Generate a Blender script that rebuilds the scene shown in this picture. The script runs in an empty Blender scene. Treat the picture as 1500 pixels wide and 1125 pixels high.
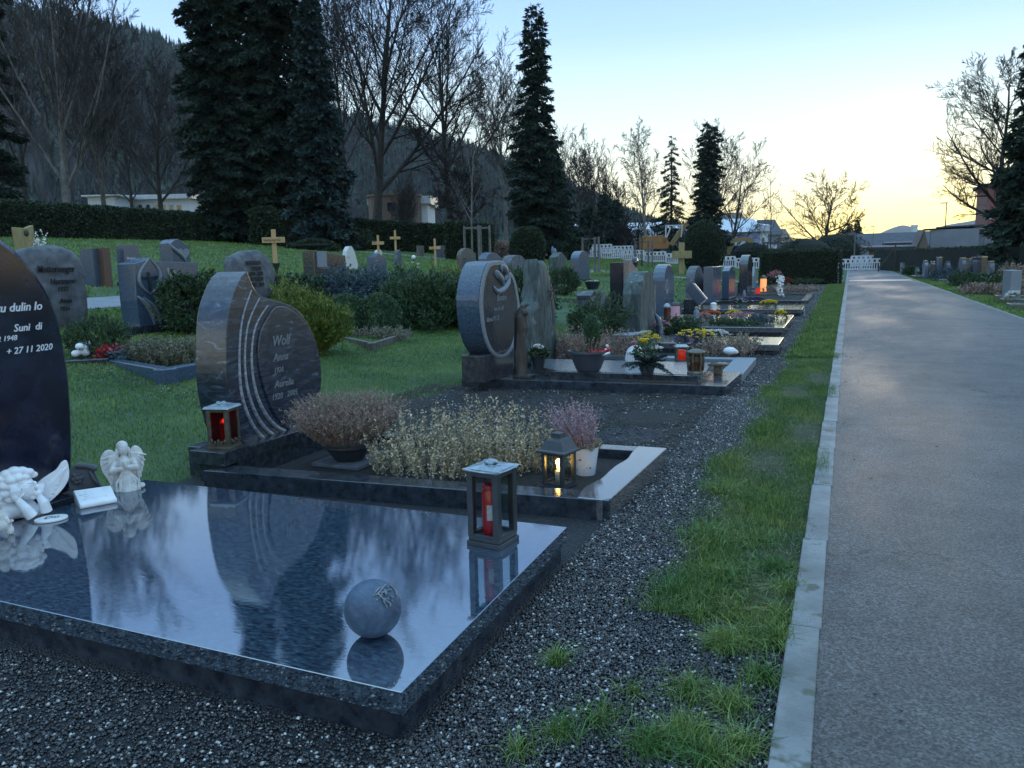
import bpy, bmesh, math, random
import numpy as np
from mathutils import Matrix, Vector, Quaternion
sc = bpy.context.scene
COL = sc.collection
PI = math.pi
rng = np.random.default_rng(7)
random.seed(7)

# ------------------------------------------------------------------ camera
FPX, ROLL, CH = 1180., .022, 1.4
_p = math.atan((562.5 - 383) / FPX)
_a = math.atan2(1240 - 750, math.hypot(FPX, 179.5))
_hx, _hy = -math.sin(_a), math.cos(_a)
cF = Vector((_hx * math.cos(_p), _hy * math.cos(_p), -math.sin(_p)))
cR0 = Vector((_hy, -_hx, 0)); cU0 = cR0.cross(cF)
cR = cR0 * math.cos(ROLL) - cU0 * math.sin(ROLL)
cU = cU0 * math.cos(ROLL) + cR0 * math.sin(ROLL)
CAM = Vector((0, 0, CH))
cd = bpy.data.cameras.new('camera'); cam = bpy.data.objects.new('camera', cd); COL.objects.link(cam)
M = Matrix((cR, cU, -cF)).transposed().to_4x4(); M.translation = CAM; cam.matrix_world = M
cd.sensor_width = 36; cd.lens = FPX / 1500 * 36; cd.clip_end = 20000; cd.clip_start = .05
sc.camera = cam

def ray(x, y): return (cF * FPX + cR * (x - 750) - cU * (y - 562.5)).normalized()
def at(x, y, z=0.):
    d = ray(x, y); return CAM + d * ((z - CH) / d.z)
def onX(x, y, X):
    d = ray(x, y); return CAM + d * (X / d.x)
def onY(x, y, Y):
    d = ray(x, y); return CAM + d * (Y / d.y)
def atD(x, y, D):
    d = ray(x, y); return CAM + d * (D / d.dot(cF))
def depth(P): return (Vector(P) - CAM).dot(cF)
def pr(P):
    v = Vector(P) - CAM; k = v.dot(cF); return 750 + FPX * v.dot(cR) / k, 562.5 - FPX * v.dot(cU) / k
def gz(X, Y=0):
    t = max(0., -X - 4.); z = .095 * t * t / (t + 1.5)
    if t > 42: z = .095 * 42 * 42 / 43.5 + (t - 42) * .02
    return z
def gzv(X):
    t = np.maximum(0, -X - 4.); z = .095 * t * t / (t + 1.5)
    return np.where(t > 42, .095 * 42 * 42 / 43.5 + (t - 42) * .02, z)
def G(x, y):
    d = ray(x, y); t = .8; P = CAM + d * t
    while t < 900:
        P = CAM + d * t
        if P.z <= gz(P.x): break
        t *= 1.002
    P.z = gz(P.x); return P

# ------------------------------------------------------------------ mesh helpers
def npmesh(name, V, F, mats=(), smooth=False, mi=None):
    V = np.asarray(V, dtype=np.float32); F = np.asarray(F, dtype=np.int32)
    me = bpy.data.meshes.new(name); n, k = F.shape
    me.vertices.add(len(V)); me.vertices.foreach_set('co', V.ravel())
    me.loops.add(n * k); me.loops.foreach_set('vertex_index', F.ravel())
    me.polygons.add(n); me.polygons.foreach_set('loop_start', np.arange(0, n * k, k, dtype=np.int32))
    me.polygons.foreach_set('loop_total', np.full(n, k, dtype=np.int32))
    if smooth: me.polygons.foreach_set('use_smooth', np.ones(n, dtype=bool))
    if mi is not None: me.polygons.foreach_set('material_index', np.asarray(mi, dtype=np.int32))
    for m in mats: me.materials.append(m)
    me.update(calc_edges=True)
    return me

def addobj(name, me, parent=None, loc=None):
    o = bpy.data.objects.new(name, me); COL.objects.link(o)
    if parent is not None: o.parent = parent
    if loc is not None: o.location = loc
    return o
def tag(o, label=None, cat=None, group=None, kind=None):
    if label: o['label'] = label
    if cat: o['category'] = cat
    if group: o['group'] = group
    if kind: o['kind'] = kind
    return o
def thing(name, label, cat, loc, rz=0., group=None, kind=None):
    o = bpy.data.objects.new(name, None); COL.objects.link(o); o.empty_display_size = .1
    o.location = loc; o.rotation_euler = (0, 0, rz)
    return tag(o, label, cat, group, kind)
def relabel(o, label): o['label'] = label
def dup(root, loc, rz=None, label=None, group=None, scale=None):
    r = root.copy(); COL.objects.link(r); r.location = loc
    if rz is not None: r.rotation_euler = (0, 0, rz)
    if scale is not None: r.scale = scale if hasattr(scale, '__len__') else (scale,) * 3
    if label: r['label'] = label
    if group: r['group'] = group
    for ch in list(root.children):
        c = ch.copy(); COL.objects.link(c); c.parent = r
        for g in ch.children:
            d = g.copy(); COL.objects.link(d); d.parent = c
    return r

def rotz(v, a):
    c, s = math.cos(a), math.sin(a); return (v[0] * c - v[1] * s, v[0] * s + v[1] * c, v[2])

class MB:
    def __init__(s): s.v = []; s.f = []; s.m = []
    def add(s, vs, fs, m=0):
        o = len(s.v); s.v += [tuple(v) for v in vs]; s.f += [tuple(i + o for i in f) for f in fs]; s.m += [m] * len(fs); return s
    def box(s, c, d, rz=0., m=0, taper=1.):
        x, y, z = d[0] / 2, d[1] / 2, d[2] / 2; vs = []
        for zz, t in ((-z, 1.), (z, taper)):
            for (a, b) in ((-x, -y), (x, -y), (x, y), (-x, y)):
                q = rotz((a * t, b * t, zz), rz); vs.append((q[0] + c[0], q[1] + c[1], q[2] + c[2]))
        return s.add(vs, [(0, 3, 2, 1), (4, 5, 6, 7), (0, 1, 5, 4), (1, 2, 6, 5), (2, 3, 7, 6), (3, 0, 4, 7)], m)
    def beam(s, a, b, w, h, m=0):           # square bar between two points
        a = Vector(a); b = Vector(b); d = (b - a).normalized()
        up = Vector((0, 0, 1)) if abs(d.z) < .95 else Vector((1, 0, 0))
        r = d.cross(up).normalized(); u = r.cross(d); vs = []
        for P in (a, b):
            for (i, j) in ((-1, -1), (1, -1), (1, 1), (-1, 1)): vs.append(P + r * (i * w / 2) + u * (j * h / 2))
        return s.add(vs, [(0, 1, 2, 3), (7, 6, 5, 4), (0, 4, 5, 1), (1, 5, 6, 2), (2, 6, 7, 3), (3, 7, 4, 0)], m)
    def poly(s, top, bot, m=0):             # loft between two equal outlines (lists of 3-D points)
        n = len(top); vs = list(bot) + list(top)
        fs = [tuple(range(n - 1, -1, -1)), tuple(range(n, 2 * n))] + [(i, (i + 1) % n, n + (i + 1) % n, n + i) for i in range(n)]
        return s.add(vs, fs, m)
    def slab(s, quad, z0, z1, m=0):
        return s.poly([(p[0], p[1], z1) for p in quad], [(p[0], p[1], z0) for p in quad], m)
    def faceX(s, yz, x0, x1, m=0):          # outline in the YZ plane, extruded in X, x1 = front
        return s.poly([(x1, a, b) for a, b in yz], [(x0, a, b) for a, b in yz], m)
    def faceY(s, xz, y0, y1, m=0):
        return s.poly([(a, y0, b) for a, b in xz], [(a, y1, b) for a, b in xz], m)
    def tube(s, pts, rad, n=8, m=0, cap=True):
        pts = [Vector(p) for p in pts]; k = len(pts)
        if not hasattr(rad, '__len__'): rad = [rad] * k
        vs = []; ref = None
        for i, P in enumerate(pts):
            d = (pts[min(i + 1, k - 1)] - pts[max(i - 1, 0)]).normalized()
            if ref is None: ref = Vector((0, 0, 1)) if abs(d.z) < .9 else Vector((1, 0, 0))
            r = d.cross(ref).normalized(); u = r.cross(d); ref = u
            for j in range(n):
                t = 2 * PI * j / n; vs.append(P + (r * math.cos(t) + u * math.sin(t)) * rad[i])
        fs = [(i * n + j, i * n + (j + 1) % n, (i + 1) * n + (j + 1) % n, (i + 1) * n + j) for i in range(k - 1) for j in range(n)]
        if cap: fs += [tuple(range(n - 1, -1, -1)), tuple((k - 1) * n + j for j in range(n))]
        return s.add(vs, fs, m)
    def lathe(s, prof, c=(0, 0, 0), n=20, m=0):
        vs = []; k = len(prof)
        for r, z in prof:
            for j in range(n):
                t = 2 * PI * j / n; vs.append((c[0] + r * math.cos(t), c[1] + r * math.sin(t), c[2] + z))
        fs = [(i * n + j, i * n + (j + 1) % n, (i + 1) * n + (j + 1) % n, (i + 1) * n + j) for i in range(k - 1) for j in range(n)]
        fs += [tuple(range(n - 1, -1, -1)), tuple((k - 1) * n + j for j in range(n))]
        return s.add(vs, fs, m)
    def ball(s, c, r, nu=14, nv=9, m=0, Q=None):
        if not hasattr(r, '__len__'): r = (r, r, r)
        vs = []; c = Vector(c)
        for i in range(nv + 1):
            th = PI * i / nv
            for j in range(nu):
                ph = 2 * PI * j / nu
                q = Vector((r[0] * math.sin(th) * math.cos(ph), r[1] * math.sin(th) * math.sin(ph), r[2] * math.cos(th)))
                if Q is not None: q = Q @ q
                vs.append(c + q)
        fs = [(i * nu + j, (i + 1) * nu + j, (i + 1) * nu + (j + 1) % nu, i * nu + (j + 1) % nu) for i in range(nv) for j in range(nu)]
        return s.add(vs, fs, m)
    def out(s, name, mats, parent=None, world=False, smooth=False, bevel=0, seg=2, remesh=0, sub=0, tri=False, smi=1):
        if not isinstance(mats, (list, tuple)): mats = [mats]
        vs = s.v
        loc = None
        if world and parent is not None:
            L = parent.location; a = -parent.rotation_euler.z
            vs = [rotz((v[0] - L.x, v[1] - L.y, v[2] - L.z), a) for v in vs]
        elif world:
            A = np.array(vs); c = (A.min(0) + A.max(0)) / 2; c[2] = A[:, 2].min(); loc = tuple(float(q) for q in c)
            vs = [(v[0] - c[0], v[1] - c[1], v[2] - c[2]) for v in vs]
        me = bpy.data.meshes.new(name); me.from_pydata([tuple(v) for v in vs], [], s.f)
        for m in mats: me.materials.append(m)
        if len(mats) > 1:
            for p, mi in zip(me.polygons, s.m): p.material_index = mi
        bm = bmesh.new(); bm.from_mesh(me); bmesh.ops.recalc_face_normals(bm, faces=bm.faces); bm.to_mesh(me); bm.free()
        if smooth: me.polygons.foreach_set('use_smooth', np.ones(len(me.polygons), dtype=bool))
        o = addobj(name, me, parent, loc)
        if remesh:
            q = o.modifiers.new('r', 'REMESH'); q.mode = 'VOXEL'; q.voxel_size = remesh; q.use_smooth_shade = True
            q = o.modifiers.new('s', 'SMOOTH'); q.factor = .45; q.iterations = smi
        if bevel:
            q = o.modifiers.new('b', 'BEVEL'); q.width = bevel; q.segments = seg; q.limit_method = 'ANGLE'; q.angle_limit = .6
            if smooth is False and seg > 1:
                pass
        if sub:
            q = o.modifiers.new('u', 'SUBSURF'); q.levels = q.render_levels = sub
        me.update(); return o

def cr(pts, n=6, closed=False):             # Catmull-Rom smoothing of 2-D or 3-D points
    P = [np.array(p, float) for p in pts]; k = len(P); out = []
    rngk = range(k) if closed else range(k - 1)
    for i in rngk:
        if closed: a, b, c, d = P[(i - 1) % k], P[i], P[(i + 1) % k], P[(i + 2) % k]
        else: a, b, c, d = P[max(i - 1, 0)], P[i], P[i + 1], P[min(i + 2, k - 1)]
        for j in range(n):
            t = j / n
            out.append(tuple(.5 * ((2 * b) + (-a + c) * t + (2 * a - 5 * b + 4 * c - d) * t * t + (-a + 3 * b - 3 * c + d) * t ** 3)))
    if not closed: out.append(tuple(P[-1]))
    return out

_tc = {}
def textgeo(txt, size=1., ext=.05, bold=0.):
    key = (txt, ext, bold)
    if key not in _tc:
        cu = bpy.data.curves.new('t', 'FONT'); cu.body = txt; cu.size = 1.; cu.extrude = ext; cu.offset = bold; cu.resolution_u = 2
        o = bpy.data.objects.new('t', cu); COL.objects.link(o)
        dg = bpy.context.evaluated_depsgraph_get(); ev = o.evaluated_get(dg); me = bpy.data.meshes.new_from_object(ev)
        _tc[key] = ([tuple(v.co) for v in me.vertices], [tuple(p.vertices) for p in me.polygons])
        bpy.data.objects.remove(o); bpy.data.meshes.remove(me); bpy.data.curves.remove(cu)
    V, Fc = _tc[key]
    return [(v[0] * size, v[1] * size, v[2] * size) for v in V], Fc
def textX(mb, txt, y, z, X, size, shear=0., ext=.03, bold=0., sx=1.):       # on a face looking to +X
    V, Fc = textgeo(txt, size, ext, bold)
    mb.add([(X + v[2], y + (v[0] + shear * v[1]) * sx, z + v[1]) for v in V], Fc)

# ------------------------------------------------------------------ foliage helpers (numpy)
def unit(n):
    v = rng.normal(size=(n, 3)); return v / np.linalg.norm(v, axis=1, keepdims=True)
def norm(v): return v / np.maximum(np.linalg.norm(v, axis=1, keepdims=True), 1e-9)
def leaves(P, D, L, W, up=None):
    """diamond leaves: base P, direction D, length L, half width W"""
    n = len(P); D = norm(D); L = np.broadcast_to(L, (n,)).reshape(-1, 1); W = np.broadcast_to(W, (n,)).reshape(-1, 1)
    S = norm(np.cross(D, unit(n) if up is None else up))
    V = np.stack([P, P + D * L * .5 + S * W, P + D * L, P + D * L * .5 - S * W], axis=1).reshape(-1, 3)
    F = np.arange(n * 4).reshape(-1, 4); return V, F
def cat(parts):
    V = []; F = []; o = 0
    for v, f in parts: V.append(v); F.append(f + o); o += len(v)
    return np.concatenate(V), np.concatenate(F)
def shellpts(n, r, lump=.12, k=9, inner=.25, zmin=-1e9):
    """points near the surface of a lumpy ellipsoid, plus outward directions"""
    u = unit(n); c = unit(k); amp = rng.uniform(.4, 1., k)
    b = (np.exp(16 * (u @ c.T - 1)) * amp).sum(1)
    rad = (1 - lump + lump * 1.9 * np.minimum(b, 1.2)) * (1 - inner * rng.random(n) ** 2)
    P = u * np.array(r) * rad[:, None]; keep = P[:, 2] > zmin
    return P[keep], u[keep]
def blades(P, h, w, lean=.5, base=None):
    """grass blades as 2-segment tapered strips (quad + thin quad tip)"""
    n = len(P); a = rng.random(n) * 2 * PI; S = np.stack([np.cos(a), np.sin(a), np.zeros(n)], 1)
    b = rng.random(n) * 2 * PI; Ld = np.stack([np.cos(b), np.sin(b), np.zeros(n)], 1)
    h = np.broadcast_to(h, (n,)).reshape(-1, 1); w = np.broadcast_to(w, (n,)).reshape(-1, 1)
    ln = (lean * rng.random((n, 1)) ** 1.2) * h
    Z = np.array([0, 0, 1.])
    V = np.stack([P - S * w, P + S * w, P + Z * h * .55 + Ld * ln * .35 + S * w * .7, P + Z * h * .55 + Ld * ln * .35 - S * w * .7,
                  P + Z * h * (1 - .3 * ln / h) + Ld * ln], axis=1).reshape(-1, 3)
    i = np.arange(n)[:, None] * 5
    F = np.concatenate([i + [0, 1, 2], i + [0, 2, 3], i + [3, 2, 4]], 0)
    return V, F

# ------------------------------------------------------------------ materials
def mat(name, c, rough=.6, c2=None, c3=None, scale=5., detail=6., stretch=(1, 1, 1), rot=(0, 0, 0), bump=0., bscale=None, island=0.,
        spec=.5, metal=0., ior=None, coat=0., ramp=(.35, .65), rvar=0., trans=0., emit=None, es=0., alpha=1., distort=0., vor=False, spots=None, sub=0.):
    m = bpy.data.materials.new(name); m.use_nodes = True; nt = m.node_tree; N = nt.nodes; L = nt.links.new
    b = N['Principled BSDF']; b.inputs['Base Color'].default_value = (*c, 1); b.inputs['Roughness'].default_value = rough
    b.inputs['Metallic'].default_value = metal; b.inputs['Specular IOR Level'].default_value = spec
    if ior: b.inputs['IOR'].default_value = ior
    if coat: b.inputs['Coat Weight'].default_value = coat; b.inputs['Coat Roughness'].default_value = .05
    if trans: b.inputs['Transmission Weight'].default_value = trans
    if emit: b.inputs['Emission Color'].default_value = (*emit, 1); b.inputs['Emission Strength'].default_value = es
    col = None
    tc = N.new('ShaderNodeTexCoord'); mp = N.new('ShaderNodeMapping'); L(tc.outputs['Object'], mp.inputs[0])
    mp.inputs['Scale'].default_value = stretch; mp.inputs['Rotation'].default_value = rot
    if c2 is not None or rvar:
        tx = N.new('ShaderNodeTexNoise'); tx.inputs['Scale'].default_value = scale; tx.inputs['Detail'].default_value = detail; tx.inputs['Distortion'].default_value = distort
        tx.inputs['Roughness'].default_value = .62
        L(mp.outputs[0], tx.inputs[0])
    if c2 is not None:
        cr_ = N.new('ShaderNodeValToRGB'); L(tx.outputs[0], cr_.inputs[0]); e = cr_.color_ramp.elements
        e[0].position = ramp[0]; e[0].color = (*c, 1); e[1].position = ramp[1]; e[1].color = (*c2, 1)
        if c3 is not None: q = e.new(min(.98, ramp[1] + .12)); q.color = (*c3, 1)
        col = cr_.outputs[0]
    if spots is not None:                    # (scale, threshold, colour)
        t2 = N.new('ShaderNodeTexNoise'); t2.inputs['Scale'].default_value = spots[0]; t2.inputs['Detail'].default_value = 3; L(mp.outputs[0], t2.inputs[0])
        c2_ = N.new('ShaderNodeValToRGB'); e = c2_.color_ramp.elements; e[0].position = spots[1]; e[0].color = (0, 0, 0, 1); e[1].position = spots[1] + .05; e[1].color = (1, 1, 1, 1)
        L(t2.outputs[0], c2_.inputs[0]); mx = N.new('ShaderNodeMix'); mx.data_type = 'RGBA'
        L(c2_.outputs[0], mx.inputs[0])
        if col is None: mx.inputs[6].default_value = (*c, 1)
        else: L(col, mx.inputs[6])
        mx.inputs[7].default_value = (*spots[2], 1); col = mx.outputs[2]
    if island:
        g = N.new('ShaderNodeNewGeometry'); mr = N.new('ShaderNodeMapRange'); L(g.outputs['Random Per Island'], mr.inputs[0])
        mr.inputs[3].default_value = 1 - island; mr.inputs[4].default_value = 1 + island
        sv = N.new('ShaderNodeVectorMath'); sv.operation = 'SCALE'; L(mr.outputs[0], sv.inputs[3])
        if col is None: sv.inputs[0].default_value = c
        else: L(col, sv.inputs[0])
        col = sv.outputs[0]
    if col is not None: L(col, b.inputs['Base Color'])
    if rvar:
        mr = N.new('ShaderNodeMapRange'); L(tx.outputs[0], mr.inputs[0]); mr.inputs[1].default_value = .3; mr.inputs[2].default_value = .7
        mr.inputs[3].default_value = max(.02, rough - rvar); mr.inputs[4].default_value = rough + rvar; L(mr.outputs[0], b.inputs['Roughness'])
    if bump:
        tb = N.new('ShaderNodeTexVoronoi' if vor else 'ShaderNodeTexNoise'); tb.inputs['Scale'].default_value = bscale or scale * 3
        if not vor: tb.inputs['Detail'].default_value = 5
        L(mp.outputs[0], tb.inputs[0]); bp = N.new('ShaderNodeBump'); bp.inputs['Strength'].default_value = bump; bp.inputs['Distance'].default_value = .02
        L(tb.outputs[0], bp.inputs['Height']); L(bp.outputs[0], b.inputs['Normal'])
    return m

def mix(a, b, t): return tuple(x * (1 - t) + y * t for x, y in zip(a, b))
M = {}
M['slab'] = mat('polished_dark_granite', (.014, .020, .036), .03, (.05, .085, .125), (.14, .18, .22), 34., 10, (1, 2.6, 1), (0, 0, .5), spec=1., ior=2.5, rvar=.022, bump=.006, bscale=30., ramp=(.38, .62), distort=.25)
M['slabside'] = mat('granite_side', (.012, .016, .026), .16, (.045, .055, .07), None, 14., 8, ior=1.6, bump=.03, bscale=90.)
M['black'] = mat('black_granite', (.006, .008, .02), .12, (.018, .022, .045), (.04, .05, .09), 5., 8, ior=1.55, ramp=(.42, .66))
M['blue'] = mat('blue_grey_granite', (.03, .052, .09), .22, (.06, .095, .145), (.15, .20, .27), 38., 9, (1, 1, 1.5), (.5, .3, 0), ior=1.6, bump=.015, bscale=160., ramp=(.36, .62))  # extra blue in the base colour stands for reflected sky
M['bluesw'] = mat('swirled_granite', (.009, .014, .028), .22, (.035, .05, .078), (.22, .26, .31), 5., 10, (1, .7, 3.2), (1.15, 0, 0), ior=1.7, bump=.06, bscale=90., distort=2.2, ramp=(.42, .62))
M['rim'] = mat('rough_light_granite', (.09, .11, .13), .5, (.22, .26, .30), None, 60., 4, bump=.1, bscale=160.)
M['groove'] = mat('ground_granite_ridge', (.12, .13, .15), .35, (.34, .37, .42), None, 22., 6, (1, 1, 3), bump=.05)
M['brownstone'] = mat('polished_brown_granite', (.022, .022, .028), .22, (.06, .06, .068), None, 26., 7, (1, 6, .8), ior=1.5)
M['kerbdark'] = mat('dark_kerb_granite', (.012, .016, .022), .16, (.04, .048, .06), (.09, .10, .12), 20., 8, ior=1.7, bump=.02, bscale=100., rvar=.08)
M['kerblight'] = mat('wet_light_granite', (.06, .06, .065), .08, (.12, .12, .12), (.03, .03, .035), 26., 8, (1, 2, 1), ior=2.9, rvar=.05, bump=.015, bscale=60., ramp=(.38, .55))
M['speck'] = mat('speckled_granite', (.03, .034, .04), .22, (.13, .145, .16), (.4, .4, .4), 55., 6, ior=1.6, bump=.03, bscale=120., ramp=(.38, .6))
M['greystone'] = mat('weathered_grey_stone', (.05, .055, .065), .75, (.125, .135, .155), (.24, .25, .27), 5., 9, bump=.35, bscale=18., ramp=(.35, .62))
M['greenrock'] = mat('mossy_slate_rock', (.022, .034, .034), .7, (.085, .11, .11), (.28, .31, .31), 9., 10, (1, 1, .35), (0, .3, 0), bump=.5, bscale=20., distort=1.2, ramp=(.38, .62))
M['brownrock'] = mat('brown_split_rock', (.06, .055, .045), .75, (.16, .14, .12), None, 16., 9, (1, 1, .4), bump=.5, bscale=26.)
M['letterw'] = mat('white_letter', (.62, .64, .68), .5)
M['letterd'] = mat('dark_letter', (.008, .008, .01), .6)
M['letterg'] = mat('grey_letter', (.30, .31, .33), .5)
M['white'] = mat('white_resin', (.62, .64, .68), .35, (.72, .74, .77), None, 14., 4, bump=.04, bscale=60., coat=.2)
M['whitest'] = mat('white_cast_stone', (.42, .42, .41), .6, (.62, .62, .60), None, 30., 6, bump=.25, bscale=110.)
M['sphere'] = mat('blue_grey_stone_ball', (.018, .042, .085), .55, (.055, .10, .17), (.17, .20, .24), 12., 9, bump=.3, bscale=45., ior=1.6, distort=.8)
M['metald'] = mat('dark_painted_metal', (.022, .028, .034), .38, (.035, .042, .05), None, 30., 4, bump=.02)
M['zinc'] = mat('weathered_zinc', (.20, .25, .29), .3, (.32, .38, .43), None, 30., 6, metal=.4, bump=.12, bscale=60.)
M['bronze'] = mat('patinated_bronze', (.07, .06, .045), .42, (.15, .13, .10), None, 30., 5, metal=.5, bump=.1, bscale=70.)
M['glass'] = mat('lantern_glass', (.75, .8, .8), .03, trans=1., ior=1.15)
M['redwax'] = mat('red_candle_cup', (.50, .004, .012), .25, coat=.4)
M['redglow'] = mat('glowing_red_candle', (.6, .02, .01), .3, emit=(1, .05, .02), es=.12)
M['flame'] = mat('flame', (1, .6, .1), .5, emit=(1, .55, .08), es=14.)
M['flamer'] = mat('red_flame', (1, .2, .1), .5, emit=(1, .3, .10), es=7.)
M['amber'] = mat('amber_lantern_glass', (.8, .3, .1), .3, emit=(1, .36, .12), es=.38)
M['wax'] = mat('white_wax', (.55, .52, .46), .5)
M['potdark'] = mat('dark_plastic_pot', (.022, .028, .036), .4, (.03, .036, .045), None, 8.)
M['potblue'] = mat('grey_blue_bowl', (.045, .055, .075), .45, (.06, .07, .09), None, 8.)
M['potwhite'] = mat('white_pot', (.55, .57, .62), .3, spots=(38., .63, (.03, .035, .05)))
M['soil'] = mat('dark_soil', (.010, .010, .010), .95, (.028, .025, .022), None, 30., 9, bump=1., bscale=60.)
M['wood'] = mat('raw_pine', (.36, .23, .10), .6, (.46, .31, .15), None, 9., 5, (1, 1, .15), bump=.05)
M['woodd'] = mat('aged_yellow_wood', (.20, .16, .07), .7, (.30, .25, .12), None, 9., 5, (1, 1, .2))
M['woodgrey'] = mat('dark_driftwood', (.02, .018, .016), .55, (.06, .052, .045), (.12, .10, .085), 9., 8, (1, 1, .25), bump=.5, bscale=16.)
M['bark'] = mat('bark', (.022, .020, .019), .85, (.06, .056, .052), None, 6., 8, (1, 1, .4), bump=.5, bscale=12.)
M['barkl'] = mat('pale_bark', (.07, .068, .066), .85, (.16, .155, .15), None, 5., 8, (1, 1, .6), bump=.4, bscale=10.)
M['twig'] = mat('twigs', (.014, .011, .010), .8, island=.3)
M['woodfar'] = mat('leafless_wood', (.032, .026, .030), .9, island=.5)
M['twigl'] = mat('grey_twigs', (.042, .038, .038), .8, island=.3)
M['birch'] = mat('birch_bark', (.16, .13, .11), .7, (.3, .27, .24), None, 5.)
M['needle'] = mat('conifer_needles', (.010, .022, .018), .7, (.028, .050, .034), None, .8, 3, island=.55, spec=.3)
M['needleb'] = mat('blue_green_needles', (.016, .032, .034), .7, (.03, .055, .055), None, .9, 3, island=.5, spec=.3)
M['hedge'] = mat('hedge_leaves', (.013, .028, .012), .6, (.026, .046, .018), None, 1.6, 4, island=.55, spec=.4)
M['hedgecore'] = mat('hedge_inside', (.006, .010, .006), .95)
M['box'] = mat('box_leaves', (.035, .075, .035), .5, (.06, .11, .05), None, 5., 3, island=.5)
M['thuja'] = mat('yellow_green_thuja', (.07, .12, .018), .6, (.16, .19, .03), None, 3.5, 4, island=.4)
M['juniper'] = mat('blue_juniper', (.035, .065, .080), .6, (.07, .11, .13), None, 6., 4, island=.5)
M['dgreen'] = mat('dark_evergreen_leaves', (.018, .045, .018), .6, (.045, .085, .028), None, 6., 3, island=.5)
M['mgreen'] = mat('soft_green_leaves', (.04, .09, .05), .6, (.06, .12, .06), None, 6., 3, island=.4)
M['varieg'] = mat('variegated_leaves', (.22, .19, .12), .5, (.46, .39, .26), (.12, .13, .07), 24., 3, island=.55)
M['heather'] = mat('dry_heather', (.15, .105, .085), .7, (.36, .27, .22), None, 30., 3, island=.4)
M['heatherg'] = mat('olive_heather', (.09, .105, .05), .7, (.20, .17, .13), None, 10., 3, island=.4)
M['heatherp'] = mat('pink_heather', (.24, .11, .13), .7, (.42, .33, .36), None, 22., 3, island=.35)
M['dry'] = mat('dry_grass', (.22, .20, .14), .7, island=.4)
M['yellow'] = mat('yellow_petals', (.75, .58, .04), .5, island=.2)
M['whitep'] = mat('white_petals', (.72, .72, .70), .5, island=.12)
M['pinkp'] = mat('pink_petals', (.55, .28, .33), .5, island=.25)
M['purple'] = mat('purple_petals', (.07, .035, .16), .5, island=.4)
M['orange'] = mat('orange_petals', (.65, .20, .04), .5, island=.3)
M['redp'] = mat('red_petals', (.42, .03, .04), .4, island=.3)
M['grassb'] = mat('grass_blades', (.055, .125, .028), .5, (.16, .22, .05), None, 2.2, 4, island=.45, spec=.4)
M['grassl'] = mat('lawn_blades', (.075, .155, .032), .55, (.17, .24, .055), None, .9, 4, island=.4, spec=.3)
# ------------------------------------------------------------------ world and light
EL, ROT = 3., 2.
w = bpy.data.worlds.new('World'); sc.world = w; w.use_nodes = True; nt = w.node_tree; N = nt.nodes; L = nt.links.new
sky = N.new('ShaderNodeTexSky'); sky.sky_type = 'NISHITA'; sky.sun_disc = False
sky.sun_elevation = math.radians(EL); sky.sun_rotation = math.radians(ROT); sky.air_density = 1.; sky.dust_density = 1.; sky.ozone_density = 4.
tc = N.new('ShaderNodeTexCoord'); sep = N.new('ShaderNodeSeparateXYZ'); L(tc.outputs['Generated'], sep.inputs[0])
crp = N.new('ShaderNodeValToRGB'); L(sep.outputs['Z'], crp.inputs[0])
RAMP = [(0., (2.1, 1.50, .42)), (.035, (2.05, 1.68, .58)), (.075, (1.95, 1.82, 1.12)), (.15, (1.38, 1.66, 1.58)), (.25, (.68, 1.04, 1.55)), (.36, (.35, .65, 1.25)), (.55, (.50, .95, 1.55)), (.75, (.88, 1.5, 2.1)), (1., (.96, 1.65, 2.25))]  # upper stops raised beyond the visible sky to brighten the ground
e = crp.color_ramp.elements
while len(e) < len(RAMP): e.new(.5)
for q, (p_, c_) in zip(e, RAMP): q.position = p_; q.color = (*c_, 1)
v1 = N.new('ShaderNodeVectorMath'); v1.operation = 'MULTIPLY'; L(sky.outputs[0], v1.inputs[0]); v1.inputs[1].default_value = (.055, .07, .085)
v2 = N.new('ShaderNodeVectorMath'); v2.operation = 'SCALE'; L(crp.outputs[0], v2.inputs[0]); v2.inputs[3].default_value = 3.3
v3 = N.new('ShaderNodeVectorMath'); L(v1.outputs[0], v3.inputs[0]); L(v2.outputs[0], v3.inputs[1])
# thin evening clouds low over the horizon towards the sunset
mpc = N.new('ShaderNodeMapping'); mpc.inputs['Scale'].default_value = (9, 9, 34); L(tc.outputs['Generated'], mpc.inputs[0])
cn = N.new('ShaderNodeTexNoise'); cn.inputs['Scale'].default_value = 1.5; cn.inputs['Detail'].default_value = 6; cn.inputs['Roughness'].default_value = .55; L(mpc.outputs[0], cn.inputs[0])
cr2 = N.new('ShaderNodeValToRGB'); L(cn.outputs[0], cr2.inputs[0]); q = cr2.color_ramp.elements; q[0].position = .49; q[0].color = (0, 0, 0, 1); q[1].position = .60; q[1].color = (1, 1, 1, 1)
mz = N.new('ShaderNodeValToRGB'); L(sep.outputs['Z'], mz.inputs[0]); q = mz.color_ramp.elements; q[0].position = 0.; q[0].color = (1, 1, 1, 1); q[1].position = .095; q[1].color = (0, 0, 0, 1)
q = q.new(.055); q.color = (.8, .8, .8, 1)
mx_ = N.new('ShaderNodeMapRange'); L(sep.outputs['X'], mx_.inputs[0]); mx_.inputs[1].default_value = .03; mx_.inputs[2].default_value = .12
m1 = N.new('ShaderNodeMath'); m1.operation = 'MULTIPLY'; L(cr2.outputs[0], m1.inputs[0]); L(mz.outputs[0], m1.inputs[1])
m2 = N.new('ShaderNodeMath'); m2.operation = 'MULTIPLY'; L(m1.outputs[0], m2.inputs[0]); L(mx_.outputs[0], m2.inputs[1])
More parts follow.
